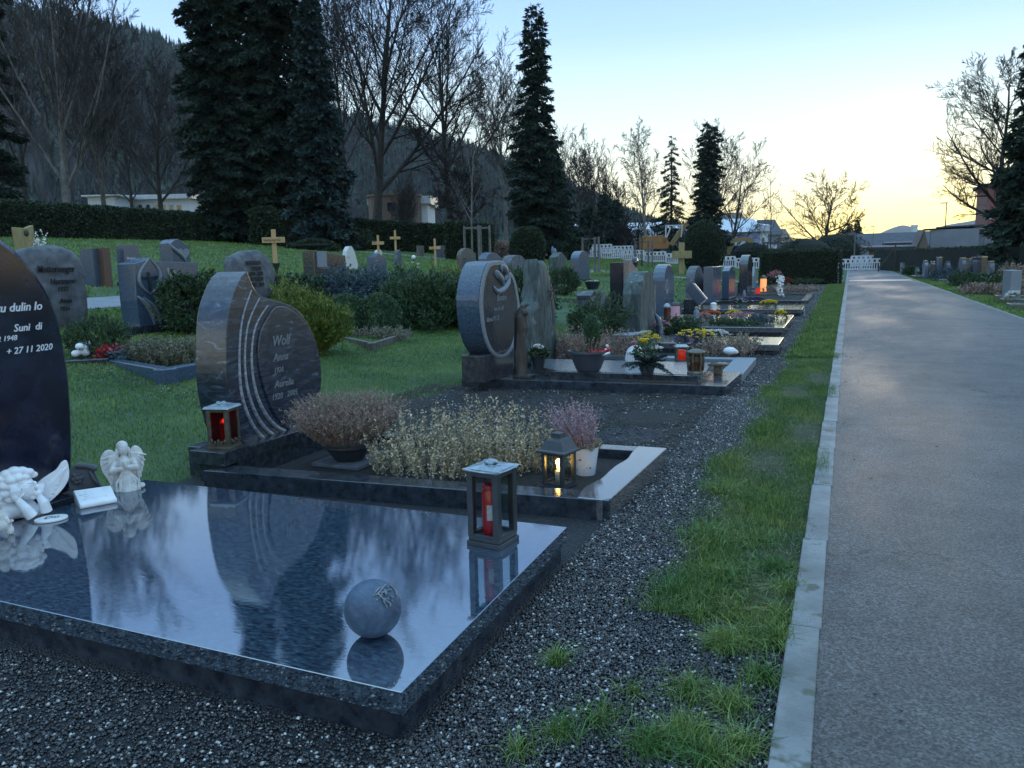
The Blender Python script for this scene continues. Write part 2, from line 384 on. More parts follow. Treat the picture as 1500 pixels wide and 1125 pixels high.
m3 = N.new('ShaderNodeMath'); m3.operation = 'MULTIPLY'; L(m2.outputs[0], m3.inputs[0]); m3.inputs[1].default_value = .9
mc = N.new('ShaderNodeMix'); mc.data_type = 'RGBA'; L(m3.outputs[0], mc.inputs[0]); L(v3.outputs[0], mc.inputs[6]); mc.inputs[7].default_value = (1.9, 1.65, 1.8, 1)
dt = N.new('ShaderNodeVectorMath'); dt.operation = 'DOT_PRODUCT'; nz = N.new('ShaderNodeVectorMath'); nz.operation = 'NORMALIZE'; L(tc.outputs['Generated'], nz.inputs[0]); L(nz.outputs[0], dt.inputs[0])
dt.inputs[1].default_value = (math.sin(math.radians(4)), math.cos(math.radians(4)), .03)
pw = N.new('ShaderNodeMath'); pw.operation = 'POWER'; L(dt.outputs['Value'], pw.inputs[0]); pw.inputs[1].default_value = 330.; 
ms = N.new('ShaderNodeMath'); ms.operation = 'MAXIMUM'; L(pw.outputs[0], ms.inputs[0]); ms.inputs[1].default_value = 0.
v4 = N.new('ShaderNodeVectorMath'); v4.operation = 'SCALE'; v4.inputs[0].default_value = (6., 4.4, .4); L(ms.outputs[0], v4.inputs[3])
v5 = N.new('ShaderNodeVectorMath'); L(mc.outputs[2], v5.inputs[0]); L(v4.outputs[0], v5.inputs[1])
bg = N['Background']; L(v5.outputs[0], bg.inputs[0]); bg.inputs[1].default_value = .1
sd = bpy.data.lights.new('sun', 'SUN'); sd.energy = .12; sd.angle = math.radians(8); sd.color = (1, .72, .45)
so = bpy.data.objects.new('sun', sd); COL.objects.link(so)
az, el_ = math.radians(ROT), math.radians(EL)
dv = Vector((math.sin(az) * math.cos(el_), math.cos(az) * math.cos(el_), math.sin(el_)))
so.rotation_euler = (-dv).to_track_quat('-Z', 'Y').to_euler()
sc.view_settings.view_transform = 'Standard'; sc.view_settings.look = 'None'; sc.view_settings.exposure = 1.45; sc.view_settings.gamma = 1
sc.cycles.use_denoising = True; sc.cycles.max_bounces = 6; sc.cycles.transmission_bounces = 4; sc.cycles.sample_clamp_indirect = 4
sc.cycles.volume_bounces = 0

# ------------------------------------------------------------------ ground
def sheet(name, xs, ys, zf, mats, label=None, smooth=True):
    X, Y = np.meshgrid(xs, ys); Z = zf(X, Y); nx = len(xs)
    V = np.stack([X, Y, Z], -1).reshape(-1, 3); i = np.arange(len(ys) - 1)[:, None] * nx + np.arange(nx - 1)[None]
    F = np.stack([i, i + 1, i + 1 + nx, i + nx], -1).reshape(-1, 4)
    return tag(addobj(name, npmesh(name, V, F, [mats], smooth)), kind='structure')
def ax(*seg):
    out = []
    for a, b, s in seg: out += list(np.arange(a, b, s))
    return np.array(out + [seg[-1][1]])
M['lawn'] = mat('lawn_ground', (.024, .056, .020), .9, (.05, .10, .034), None, .9, 8, bump=.6, bscale=40.)
M['gravelbase'] = mat('wet_gravel_bed', (.008, .009, .011), .6, (.045, .05, .058), (.20, .21, .23), 95., 3, bump=1., bscale=110., vor=True, ramp=(.40, .66))
M['asphalt'] = mat('wet_asphalt', (.050, .051, .053), .55, (.125, .126, .128), None, 75., 5, bump=.8, bscale=150., rvar=.12, ramp=(.35, .68))
M['pathgrey'] = mat('side_path_concrete', (.16, .17, .19), .45, (.24, .25, .27), None, 3.)
M['kerb'] = mat('concrete_kerb', (.10, .108, .11), .6, (.21, .222, .225), None, 4., 8, bump=.25, bscale=90., spots=(7., .60, (.07, .08, .06)))
ground = sheet('ground', ax((-6000, -200, 600), (-200, -50, 15), (-50, -4, 1.), (-4, 10, 1.), (10, 50, 10), (50, 6000, 850)),
               ax((-300, -20, 40), (-20, 130, 6), (130, 400, 45), (400, 12000, 900)), lambda X, Y: gzv(X), M['lawn'])
gravel = sheet('gravel_bed', ax((-4.05, -.45, .25)), ax((-1, 8, .5)), lambda X, Y: gzv(X) + .005, M['gravelbase'])
gravel2 = sheet('gravel_strip', ax((-1.25, -.62, .2)), ax((8, 40, .5)), lambda X, Y: gzv(X) + .005, M['gravelbase'])
soilp = sheet('earth_patch', ax((-4.4, -1.0, .2)), ax((5.42, 8.2, .2)), lambda X, Y: gzv(X) + .010 + .02 * np.sin(X * 5.1) * np.sin(Y * 4.3) * (np.abs(X + 2.7) < 1.4), M['soil'])
# asphalt: pale and dark aggregate, stains
m = M['asphalt']; nt = m.node_tree; N = nt.nodes; L = nt.links.new; b = N['Principled BSDF']; src = b.inputs['Base Color'].links[0].from_socket
tco = N.new('ShaderNodeTexCoord'); vo = N.new('ShaderNodeTexVoronoi'); vo.inputs['Scale'].default_value = 130.; L(tco.outputs['Object'], vo.inputs[0]); bw2 = N.new('ShaderNodeRGBToBW'); L(vo.outputs['Color'], bw2.inputs[0])
mr1 = N.new('ShaderNodeMapRange'); L(bw2.outputs[0], mr1.inputs[0]); mr1.inputs[1].default_value = .2; mr1.inputs[2].default_value = .85; mr1.inputs[3].default_value = .55; mr1.inputs[4].default_value = 1.55
ns = N.new('ShaderNodeTexNoise'); ns.inputs['Scale'].default_value = 2.3; ns.inputs['Detail'].default_value = 9; ns.inputs['Roughness'].default_value = .7; L(tco.outputs['Object'], ns.inputs[0])
mr2 = N.new('ShaderNodeMapRange'); L(ns.outputs[0], mr2.inputs[0]); mr2.inputs[1].default_value = .35; mr2.inputs[2].default_value = .65; mr2.inputs[3].default_value = .72; mr2.inputs[4].default_value = 1.25
mu0 = N.new('ShaderNodeMath'); mu0.operation = 'MULTIPLY'; L(mr1.outputs[0], mu0.inputs[0]); L(mr2.outputs[0], mu0.inputs[1])
nd = N.new('ShaderNodeTexNoise'); nd.inputs['Scale'].default_value = 1.7; nd.inputs['Detail'].default_value = 6; L(tco.outputs['Object'], nd.inputs[0])
va = N.new('ShaderNodeVectorMath'); va.operation = 'SCALE'; L(nd.outputs['Color'], va.inputs[0]); va.inputs[3].default_value = 1.1; vb = N.new('ShaderNodeVectorMath'); L(va.outputs[0], vb.inputs[0]); L(tco.outputs['Object'], vb.inputs[1])
ve = N.new('ShaderNodeTexVoronoi'); ve.feature = 'DISTANCE_TO_EDGE'; ve.inputs['Scale'].default_value = .42; L(vb.outputs[0], ve.inputs[0])
mr3 = N.new('ShaderNodeMapRange'); L(ve.outputs['Distance'], mr3.inputs[0]); mr3.inputs[1].default_value = .0; mr3.inputs[2].default_value = .006; mr3.inputs[3].default_value = .45; mr3.inputs[4].default_value = 1.
mu = N.new('ShaderNodeMath'); mu.operation = 'MULTIPLY'; L(mu0.outputs[0], mu.inputs[0]); L(mr3.outputs[0], mu.inputs[1])
sv = N.new('ShaderNodeVectorMath'); sv.operation = 'SCALE'; L(src, sv.inputs[0]); L(mu.outputs[0], sv.inputs[3]); L(sv.outputs[0], b.inputs['Base Color'])
# asphalt with broad wet patches
m = M['asphalt']; nt = m.node_tree; N = nt.nodes; L = nt.links.new; b = N['Principled BSDF']
t = N.new('ShaderNodeTexNoise'); t.inputs['Scale'].default_value = .55; t.inputs['Detail'].default_value = 4
mp = N.new('ShaderNodeMapping'); mp.inputs['Scale'].default_value = (1, .28, 1); tcx = N.new('ShaderNodeTexCoord'); L(tcx.outputs['Object'], mp.inputs[0]); L(mp.outputs[0], t.inputs[0])
r_ = N.new('ShaderNodeMapRange'); r_.inputs[1].default_value = .42; r_.inputs[2].default_value = .6; r_.inputs[3].default_value = .62; r_.inputs[4].default_value = .44
L(t.outputs[0], r_.inputs[0]); L(r_.outputs[0], b.inputs['Roughness'])
dxk = lambda Y: -.045 + .0066 * np.clip(Y, 0, 90)
path = sheet('path', ax((0, 3.35, .335)), ax((-2, 84, 1.)), lambda X, Y: .042 - .008 * np.abs(X / 3.35 - .5) * 2 + 0 * Y, M['asphalt'])
for v in path.data.vertices: v.co.x = 3.36 - (3.35 - v.co.x) * (3.39 - float(dxk(v.co.y))) / 3.35
kb = MB(); y = -1.
while y < 84:
    kb.box((-.055 + float(dxk(y + .5)) + random.uniform(-.002, .002), y + .5, -.06 + random.uniform(-.002, .002)), (.108, .997, .21), m=0); y += 1.
tag(kb.out('kerb', M['kerb'], world=True, bevel=.006), kind='structure')
kb = MB(); y = -1.
while y < 84: kb.box((3.40, y + .497, -.07), (.09, .992, .20)); y += 1.
tag(kb.out('kerb', M['kerb'], world=True), kind='structure')
rowbed = sheet('earth_bed', ax((-4.6, -1.1, .5)), ax((9.6, 44, 2.)), lambda X, Y: gzv(X) + .008, M['soil'])
sidepath = sheet('side_path', ax((-14.2, -12.7, .5)), ax((2, 44, 1.)), lambda X, Y: gzv(X) + .012, M['pathgrey'])
wet_streak = sheet('cross_path', ax((.3, 3.2, .5)), ax((44.0, 46.4, .5)), lambda X, Y: 0 * X + .050, M['pathgrey'])  # bright wet streak across the path, painted as a pale sheet
crossp = sheet('cross_path', ax((-30, -.12, .5)), ax((44.2, 46.2, .5)), lambda X, Y: gzv(X) + .016, M['pathgrey'])

M['verge'] = mat('matted_turf', (.022, .034, .012), .95, (.06, .07, .03), (.015, .013, .010), 9., 8, bump=1., bscale=60.)
yy = ax((3.1, 12, .12), (12, 44, 1.)); le = -.60 + .06 * np.sin(yy * 2.1) + .04 * np.sin(yy * 5.3 + 1) + .03 * np.sin(yy * 11) + np.where(yy < 3.6, (3.6 - yy) * .7, 0)
V = []; F = []
for i_, (y_, e_) in enumerate(zip(yy, le)):
    V += [(float(e_), float(y_), .004), (float(e_) * .8 - .03, float(y_), .018), (-.2, float(y_), .024), (-.07 + float(dxk(y_)), float(y_), .022)]
    if i_: F += [((i_ - 1) * 4 + k, (i_ - 1) * 4 + k + 1, i_ * 4 + k + 1, i_ * 4 + k) for k in range(3)]
tag(addobj('verge', npmesh('verge', V, F, [M['verge']], True)), kind='structure')

# ------------------------------------------------------------------ gravel stones (near bed), beyond counting
def inside(P, q):
    r = np.ones(len(P), bool); k = len(q)
    for i in range(k):
        a, b_ = q[i], q[(i + 1) % k]
        r &= ((b_[0] - a[0]) * (P[:, 1] - a[1]) - (b_[1] - a[1]) * (P[:, 0] - a[0])) > 0
    return r
M['pebble'] = mat('gravel_stones', (.02, .02, .022), .38, spec=.6)
m = M['pebble']; nt = m.node_tree; N = nt.nodes; L = nt.links.new
g = N.new('ShaderNodeNewGeometry'); c_ = N.new('ShaderNodeValToRGB'); L(g.outputs['Random Per Island'], c_.inputs[0]); e = c_.color_ramp.elements
e[0].color = (.012, .012, .014, 1); e[1].color = (.62, .62, .60, 1)
for p_, col_ in ((.35, (.016, .016, .018)), (.7, (.042, .043, .047)), (.90, (.09, .09, .09)), (.965, (.34, .34, .33))):
    q = e.new(p_); q.color = (*col_, 1)
L(c_.outputs[0], N['Principled BSDF'].inputs['Base Color'])
def stones(n, x0, x1, y0, y1, s0, s1, zf, name, label, keep=None, bias=1.):
    P = np.stack([rng.uniform(x0, x1, n), y0 + (y1 - y0) * rng.random(n) ** bias, np.zeros(n)], 1)
    if keep is not None: P = P[keep(P)]
    n = len(P); P[:, 2] = zf(P) + .001 + .006 * rng.random(n)
    base = np.array([[1, 0, 0], [0, 1, 0], [-1, 0, 0], [0, -1, 0], [0, 0, 1], [0, 0, -1]], float)
    tri = np.array([[0, 1, 4], [1, 2, 4], [2, 3, 4], [3, 0, 4], [1, 0, 5], [2, 1, 5], [3, 2, 5], [0, 3, 5]])
    S = rng.uniform(s0, s1, (n, 1, 1)) * rng.uniform(.6, 1.2, (n, 1, 3)) * np.array([1, 1, .6])
    Vl = base[None] * rng.uniform(.7, 1.25, (n, 6, 1)) * S
    a = rng.random(n) * 2 * PI; t_ = rng.normal(0, .45, n)
    ca, sa, ct, st = np.cos(a)[:, None], np.sin(a)[:, None], np.cos(t_)[:, None], np.sin(t_)[:, None]
    x, y, z = Vl[..., 0], Vl[..., 1], Vl[..., 2]; x, z = x * ct - z * st, x * st + z * ct
    Vl = np.stack([x * ca - y * sa, x * sa + y * ca, z], -1) + P[:, None]
    V = Vl.reshape(-1, 3); F = (np.arange(n)[:, None, None] * 6 + tri[None]).reshape(-1, 3)
    return tag(addobj(name, npmesh(name, V, F, [M['pebble']])), label, 'gravel', kind='stuff')
stones(52000, -1.14, -.12, 1.2, 4.2, .005, .0105, lambda P: gzv(P[:, 0]) + .005, 'gravel', 'wet dark gravel with pale chips between the polished slab and the grass verge')
stones(30000, -3.4, -.12, .7, 1.9, .005, .0105, lambda P: gzv(P[:, 0]) + .005, 'gravel', 'dark gravel in front of the large polished grave slab')
stones(26000, -1.1, -.5, 4.2, 8.2, .006, .011, lambda P: gzv(P[:, 0]) + .005, 'gravel', 'grey gravel strip beside the wavy granite grave border')
stones(7000, -4.3, -1.0, 5.5, 8.15, .006, .013, lambda P: gzv(P[:, 0]) + .014, 'gravel', 'loose pale chips scattered over the bare earth patch')
stones(9000, -1.25, -.62, 8., 30, .008, .016, lambda P: gzv(P[:, 0]) + .005, 'gravel', 'thin gravel edge running along the row of far graves', bias=1.6)
stones(2600, -8.6, -5.6, 4.9, 7.2, .008, .016, lambda P: gzv(P[:, 0]) + .004, 'gravel', 'strip of pale chips in the lawn before the kinked kerb',
       keep=lambda P: np.abs(P[:, 1] - (6.45 - .25 * (P[:, 0] + 7))) < .25)

# ------------------------------------------------------------------ grass
def turf(name, label, P, h, wd, m_, lean=.8):
    P[:, 2] = gzv(P[:, 0]); V, F = blades(P, h, wd, lean)
    # V has tri+quad mix stored as triangles
    return tag(addobj(name, npmesh(name, V, F, [m_])), label, 'grass', kind='stuff')
def edge_mask(P, soft=.12):
    # ragged left edge of the verge: x = -0.62 with bites, thinner near the camera
    y = P[:, 1]; e_ = -.66 + .06 * np.sin(y * 2.1) + .04 * np.sin(y * 5.3 + 1) + np.where(y < 3.4, (3.4 - y) * .12, 0)
    e_ = np.where(y > 9, -.60, e_)
    return P[:, 0] > e_ + rng.normal(0, soft, len(P)) * .5
n = 150000
P = np.stack([rng.uniform(-.95, -.06, n), 3.0 + 9 * rng.random(n) ** 1.25, np.zeros(n)], 1); P = P[edge_mask(P)]; P[:, 0] += (P[:, 0] + .95) * (.03 + dxk(P[:, 1])) + .0
turf('grass', 'green grass verge between the gravel and the concrete kerb', P, rng.uniform(.018, .06, len(P)) * (1 + .5 * np.sin(P[:, 1] * 3.1) * np.sin(P[:, 0] * 9 + P[:, 1])), rng.uniform(.0013, .0028, len(P)), M['grassb'])
k_ = rng.random(len(P)) < .10; turf('dead_grass', 'straw-coloured dead blades mixed into the grass verge', P[k_] + np.array([.01, .01, 0]), rng.uniform(.02, .06, k_.sum()), rng.uniform(.0013, .0024, k_.sum()), M['dry'], 1.8)
n = 60000
P = np.stack([rng.uniform(-.75, -.10, n), 11.5 + 29 * rng.random(n) ** 1.4, np.zeros(n)], 1); P = P[edge_mask(P)]
P[:, 0] += (P[:, 0] + .75) * (dxk(P[:, 1])) * 1.3
turf('grass', 'far stretch of the grass verge beside the row of graves', P, rng.uniform(.04, .08, len(P)), rng.uniform(.004, .008, len(P)), M['grassb'])
# tufts in the gravel
tp = []
for (px, py, k, r0) in ((1000, 870, 900, .09), (1060, 850, 800, .09), (1105, 800, 900, .10), (1150, 870, 450, .06), (1135, 840, 700, .08), (1060, 950, 700, .05), (1140, 945, 700, .05), (1095, 945, 500, .06), (1010, 1020, 260, .06),
                        (1115, 1000, 300, .05), (1070, 1040, 260, .06), (1000, 1085, 500, .07), (950, 1100, 300, .05), (1090, 1100, 220, .05), (820, 1080, 160, .05), (880, 1060, 160, .06), (815, 975, 140, .025), (1040, 1120, 350, .06), (760, 1110, 90, .04),
                        (1040, 790, 900, .12), (1130, 740, 900, .12), (1060, 720, 900, .12), (1145, 905, 200, .05), (1020, 910, 200, .05), (925, 1020, 60, .03)):
    c_ = at(px, py); k = int(k * 1.7); a_ = rng.normal(0, r0 * .7, (k, 2)) * (.35 + .9 * rng.random((k, 1))); tp.append(np.stack([c_.x + a_[:, 0], c_.y + a_[:, 1] * 1.2, np.zeros(k)], 1))
P = np.concatenate(tp); P = P[P[:, 0] < -.11]
turf('grass_tufts', 'ragged grass tufts and weeds growing out of the near gravel', P, rng.uniform(.02, .09, len(P)), rng.uniform(.0011, .0024, len(P)), M['grassb'], 1.9)
# lawn left of the graves
def notgrave(P):
    x, y = P[:, 0], P[:, 1]
    k = ~((x > -3.98) & (y < 9.9)); k &= x < -3.9
    k &= ~((x > -14.3) & (x < -12.6)); return k
n = 230000
u_ = rng.random(n) ** 1.3; P = np.stack([-3.7 - 8.7 * u_, rng.uniform(1.5, 16, n), np.zeros(n)], 1); P = P[notgrave(P)]
turf('grass', 'mown lawn behind the two nearest gravestones', P, rng.uniform(.02, .045, len(P)), rng.uniform(.7, 1.3, len(P)) * (.0016 + .0006 * (-3.7 - P[:, 0])), M['grassl'])
n = 90000
P = np.stack([-11 - 29 * rng.random(n), 6 + 75 * rng.random(n) ** 1.2, np.zeros(n)], 1); P = P[notgrave(P)]
turf('grass', 'sloping lawn below the long dark hedge', P, rng.uniform(.05, .10, len(P)), rng.uniform(.012, .025, len(P)), M['grassl'])
n = 36000
P = np.stack([rng.uniform(3.46, 5.6, n), 12 + 60 * rng.random(n) ** 1.2, np.zeros(n)], 1); P = P[P[:, 0] < 4.35 + (P[:, 1] < 22) * 1.2]
turf('grass', 'narrow grass verge on the right side of the path', P, rng.uniform(.04, .08, len(P)), rng.uniform(.006, .012, len(P)), M['grassl'])
n = 40000
P = np.stack([-4.5 - 16 * rng.random(n), 20 + 60 * rng.random(n), np.zeros(n)], 1)
turf('grass', 'lawn strips between the middle rows of graves', P, rng.uniform(.05, .10, len(P)), rng.uniform(.012, .022, len(P)), M['grassl'])
# litter: dead twigs and a few fallen leaves
for (a_, b_, r0) in (((905, 905), (952, 868), .004), ((832, 885), (890, 877), .0025), ((985, 985), (1030, 978), .004), ((1010, 985), (1035, 960), .003)):
    A, B = at(*a_, .014), at(*b_, .02); C_ = (A + B) / 2 + Vector((0, .01, .006))
    q = MB().tube(cr([A, C_, B], 4), [r0, r0 * 1.1, r0, r0 * .9, r0 * .8, r0 * .7, r0 * .6, r0 * .5, r0 * .4], 6).out('twig', M['twigl'], world=True)
    tag(q, 'thin broken twig lying on the gravel beside the verge', 'twig', 'dead twigs on the gravel')
n = 420; P = np.concatenate([np.stack([rng.uniform(-1.1, -.1, 150), rng.uniform(1.6, 9, 150), np.full(150, .012)], 1), np.stack([rng.exponential(.14, 170) * .9, rng.uniform(1.6, 16, 170), np.full(170, .042)], 1), np.stack([rng.uniform(-4.2, -1.1, 100), rng.uniform(5.5, 8.1, 100), np.full(100, .03)], 1)])
D = unit(n); D[:, 2] *= .25; V, F = leaves(P, D, rng.uniform(.012, .032, n), rng.uniform(.004, .009, n), up=np.array([[.1, .1, 1.]]) * np.ones((n, 3)) + rng.normal(0, .3, (n, 3)))
M['litter'] = mat('dead_leaf_litter', (.10, .07, .04), .7, (.2, .16, .10), None, 5., island=.5)
tag(addobj('leaf_litter', npmesh('leaf_litter', V, F, [M['litter']])), 'dead leaf scraps blown along the kerb, gravel and earth', 'leaves', kind='stuff')
# ------------------------------------------------------------------ nearest grave
SZ = .17
A, B, C3 = at(588, 1014, SZ), at(830, 772, SZ), at(215, 703, SZ)
C3 = Vector((-3.78, 3.46, SZ)); D3 = Vector((C3.x, A.y + (C3.x - A.x) * -.03, SZ))
gs = thing('grave_slab', 'large polished dark blue granite slab covering the nearest grave, wet and mirror-like', 'grave slab', ((A.x + C3.x) / 2, (A.y + B.y) / 2, 0))
quad = [A, B, C3, D3]
ins = lambda q, d: [(p.x + (d if p.x < -2 else -d), p.y + (d if p.y > 2.6 else -d) * -1, 0) for p in q]
MB().slab(quad, SZ - .075, SZ).out('slab_top', M['slab'], gs, world=True, bevel=.002, seg=1)
MB().slab(ins(quad, .022), -.03, SZ - .075).out('plinth', M['slabside'], gs, world=True)

def outline(px, X, n=5, closed=False): return [(p.y, p.z) for p in (onX(x, y, X) for x, y in cr(px, n, closed))]
# stele 1
Xf = -3.98
hs = thing('headstone', 'tall black rounded headstone with white script, leftmost and nearest', 'headstone', (Xf - .08, 2.55, SZ))
top = onX(-60, 322, Xf); yc = top.y - .12
right = outline([(0, 347), (32, 372), (62, 410), (82, 447), (95, 492), (103, 540), (108, 590), (110, 640), (110, 692)], Xf, 5)
right[-1] = (right[-1][0], SZ)
top = onX(-60, 322, Xf); yc = top.y - .12
prof = [(y_, z_) for y_, z_ in right]
L_ = [(2 * yc - y_, z_) for y_, z_ in reversed(right)]
poly = L_ + [(yc - .12, right[0][1] + .075), (yc, right[0][1] + .10), (yc + .12, right[0][1] + .075)] + prof
MB().faceX(poly, Xf - .15, Xf).out('stone', M['black'], hs, world=True, bevel=.03, seg=1)
MB().box((Xf - .1, yc, SZ / 2 - .01), (.3, 1.35, SZ)).out('plinth', M['slabside'], hs, world=True, bevel=.004)
ins_ = MB()
def tpx(mb, txt, px, py, hpx, X, shear=.25, bold=.0, sx=1., ext=.04):
    P = onX(px, py, X + .002); s = hpx / FPX * depth(P) / .72 * 1.0
    textX(mb, txt, P.y, P.z, P.x, s, shear, ext, bold, sx)
tpx(ins_, 'tu dulin lo', -6, 458, 13, Xf, bold=.01); tpx(ins_, 'Suni  di', 20, 486, 11, Xf, bold=.01)
tpx(ins_, '2 1948', -4, 501, 8, Xf, bold=.004); tpx(ins_, '+ 27 11 2020', 9, 520, 10, Xf, bold=.004)
ins_.out('inscription', M['letterw'], hs, world=True)

# local frame for figurines: dx right, dy up, dn towards the camera
def fig(px, py, z):
    P = at(px, py, z); s = depth(P) / FPX; n = (CAM - P); n.z = 0; n.normalize(); r = Vector((-n.y, n.x, 0))
    if r.dot(cR) < 0: r = -r
    def q(x, y, dn=0.): return P + r * ((x - px) * s) + Vector((0, 0, (py - y) * s)) + n * dn
    return P, s, r, n, q
# cherub bust
P, s, r_, n_, q = fig(52, 755, SZ)
Q = Matrix((r_, n_, Vector((0, 0, 1)))).transposed().to_quaternion()
ch = thing('cherub_bust', 'white cherub bust resting its chin on its hands, wing raised', 'figurine', P)
m_ = MB()
b_ = lambda x, y, dn, rx, ry, rn: m_.ball(q(x, y, dn), (rx * s, rn * s, ry * s), Q=Q)
b_(29, 707, -.005, 22, 23, 21); b_(42, 711, .02, 15, 18, 15)      # skull, face
b_(57.5, 710, .040, 3, 3.4, 3.4); b_(55, 705, .036, 3.5, 4, 4); b_(54.5, 716.5, .042, 4, 1.5, 3.4); b_(54, 719.5, .041, 3.6, 1.6, 3.4); b_(51, 725, .034, 5, 4, 5)       # nose, lips, chin
b_(49, 705, .056, 4.2, 1.3, 2.4); b_(50, 701.5, .052, 5, 1.5, 3); b_(46, 716, .050, 6, 5.5, 4.5)                                    # closed eye, brow, cheek
for (x, y, dn, a1) in ((54, 692, .02, 5), (48, 687, .03, 6.5), (40, 684, .03, 7), (31, 683, .03, 7.5), (22, 686, .03, 7.5), (14, 692, .03, 7.5), (8, 701, .02, 7.5), (7, 711, .02, 7), (10, 721, .02, 7), (16, 729, .02, 6.5), (44, 693, .045, 5), (35, 692, .055, 6.5), (26, 694, .055, 7), (17, 702, .05, 7), (16, 713, .05, 7), (22, 722, .045, 6.5), (27, 704, .06, 6.5), (25, 713, .055, 6), (38, 699, .055, 4.5)): b_(x + 1, y + 1, dn - .006, a1 * 1.25, a1 * .95, a1)
b_(28, 741, -.01, 28, 15, 18); b_(14, 746, .0, 20, 12, 16); b_(46, 747, .0, 22, 10, 14); m_.tube([q(34, 732, 0), q(38, 722, 0)], [9 * s, 8 * s], 10)         # shoulders, base, neck
m_.tube([q(48, 750, .085), q(41, 737, .085), q(33, 724, .072)], [8.5 * s, 7.5 * s, 5 * s], 12); b_(30, 719, .068, 6, 6.5, 4.5)    # forearm, hand
for i in range(4): m_.tube([q(26 + i * 3.1, 717, .074), q(25.5 + i * 3.5, 709.5, .079), q(27.5 + i * 3.6, 703 + i * .6, .074)], [2.0 * s, 1.8 * s, 1.3 * s], 7)
m_.tube([q(36, 720, .07), q(41, 716, .07)], [2. * s, 1.6 * s], 6)
m_.tube([q(66, 748, .05), q(64, 733, .055), q(59, 724, .048)], [8.5 * s, 7 * s, 4.5 * s], 12); b_(59, 720, .044, 5, 5.5, 4.5)
for i in range(4): m_.tube([q(58 + i * 2, 718, .046), q(60 + i * 2.1, 711, .042), q(61 + i * 1.6, 706, .038)], [1.8 * s, 1.6 * s, 1.1 * s], 6)
m_.out('body', M['white'], ch, world=True, remesh=.0024, smooth=True, smi=5)
m_ = MB()
wo = cr([(60, 735), (56, 712), (70, 700), (84, 692), (92, 682), (99, 680), (101, 692), (99, 708), (90, 722), (76, 735), (64, 742)], 3, True)
m_.poly([q(x, y, .0) for x, y in wo], [q(x, y, -.022) for x, y in wo])
for k in range(7):
    t = k / 6; a0 = q(60 + 8 * t, 728 + 6 * t, .0); a1 = q(98 - 22 * t, 690 + 40 * t, .0)
    m_.tube(cr([a0, (a0 + a1) / 2 + Vector((0, 0, .006)), a1], 3), [2.6 * s] * 6 + [1.2 * s], 6)
m_.out('wing', M['white'], ch, world=True, remesh=.003, smooth=True)
m_ = MB(); wo = cr([(12, 738), (4, 722), (-6, 708), (-14, 704), (-12, 722), (-2, 738)], 3, True)
m_.poly([q(x, y, .0) for x, y in wo], [q(x, y, -.02) for x, y in wo]); m_.out('wing', M['white'], ch, world=True, remesh=.003, smooth=True)
# reclining angel at the picture edge
P, s, r_, n_, q = fig(4, 782, SZ); Q = Matrix((r_, n_, Vector((0, 0, 1)))).transposed().to_quaternion()
an = thing('angel_figurine', 'small greyish seated angel partly cut off at the left picture edge', 'figurine', P); m_ = MB()
for (x, y, dn, a1, a2, a3) in ((0, 738, 0, 9, 10, 9), (0, 756, 0, 12, 14, 10), (6, 768, .02, 11, 8, 9), (14, 775, .03, 5, 7, 5), (-8, 772, 0, 14, 9, 10), (2, 730, 0, 7, 5, 7), (9, 757, .02, 4, 10, 4), (-10, 750, -.02, 6, 16, 4)): m_.ball(q(x, y, dn), (a1 * s, a3 * s, a2 * s), Q=Q)
m_.tube([q(8, 752, .02), q(14, 764, .04), q(18, 760, .05)], [3.5 * s, 3 * s, 2.5 * s], 8)
m_.out('body', M['whitest'], an, world=True, remesh=.003, smooth=True)
# oval plaque
P = at(75, 762, SZ); m_ = MB(); pts = []
a0, a1 = at(50, 766, SZ), at(100, 758, SZ); c_ = (a0 + a1) / 2; ex = (a1 - a0) / 2; ey = Vector((-ex.y, ex.x, 0)).normalized() * .052
pl = thing('oval_plaque', 'flat white oval plaque with dark writing lying on the polished slab', 'plaque', c_)
ring = [c_ + ex * math.cos(t) + ey * math.sin(t) for t in np.linspace(0, 2 * PI, 32, endpoint=False)]
m_.slab(ring, SZ + .001, SZ + .014); m_.out('stone', M['white'], pl, world=True, bevel=.004)
V, Fc = textgeo('Du', .055, .02, .01)
m_ = MB(); e1 = ex.normalized(); e2 = ey.normalized(); o_ = c_ - e1 * .035 - e2 * .015
m_.add([o_ + e1 * (v[0] + .3 * v[1]) + e2 * v[1] + Vector((0, 0, SZ * 0 + .0150)) for v in V], Fc); m_.out('inscription', M['letterd'], pl, world=True)
# grey rose log ornament
P, s, r_, n_, q = fig(128, 720, SZ); Q = Matrix((r_, n_, Vector((0, 0, 1)))).transposed().to_quaternion()
lo = thing('memorial_ornament', 'small grey stone ornament with rolled top and rose relief', 'ornament', P); m_ = MB()
m_.poly([q(x, y, .0) for x, y in ((106, 716), (104, 690), (116, 680), (138, 686), (146, 716))], [q(x, y, -.05) for x, y in ((106, 716), (104, 690), (116, 680), (138, 686), (146, 716))])
m_.tube([q(117, 679, .0), q(130, 681, .005), q(144, 687, .01)], [4.5 * s, 4.2 * s, 5 * s], 12); m_.tube([q(134, 690, .01), q(138, 702, .015), q(146, 715, .02)], [2.5 * s] * 3, 8)
for k in range(6): m_.ball(q(117 + 5 * math.cos(k), 698 + 6 * math.sin(k), .008), (3.6 * s,) * 3, 8, 6)
m_.ball(q(117, 698, .014), (3.5 * s,) * 3, 8, 6); m_.out('stone', M['greystone'], lo, world=True, remesh=.003, smooth=True)
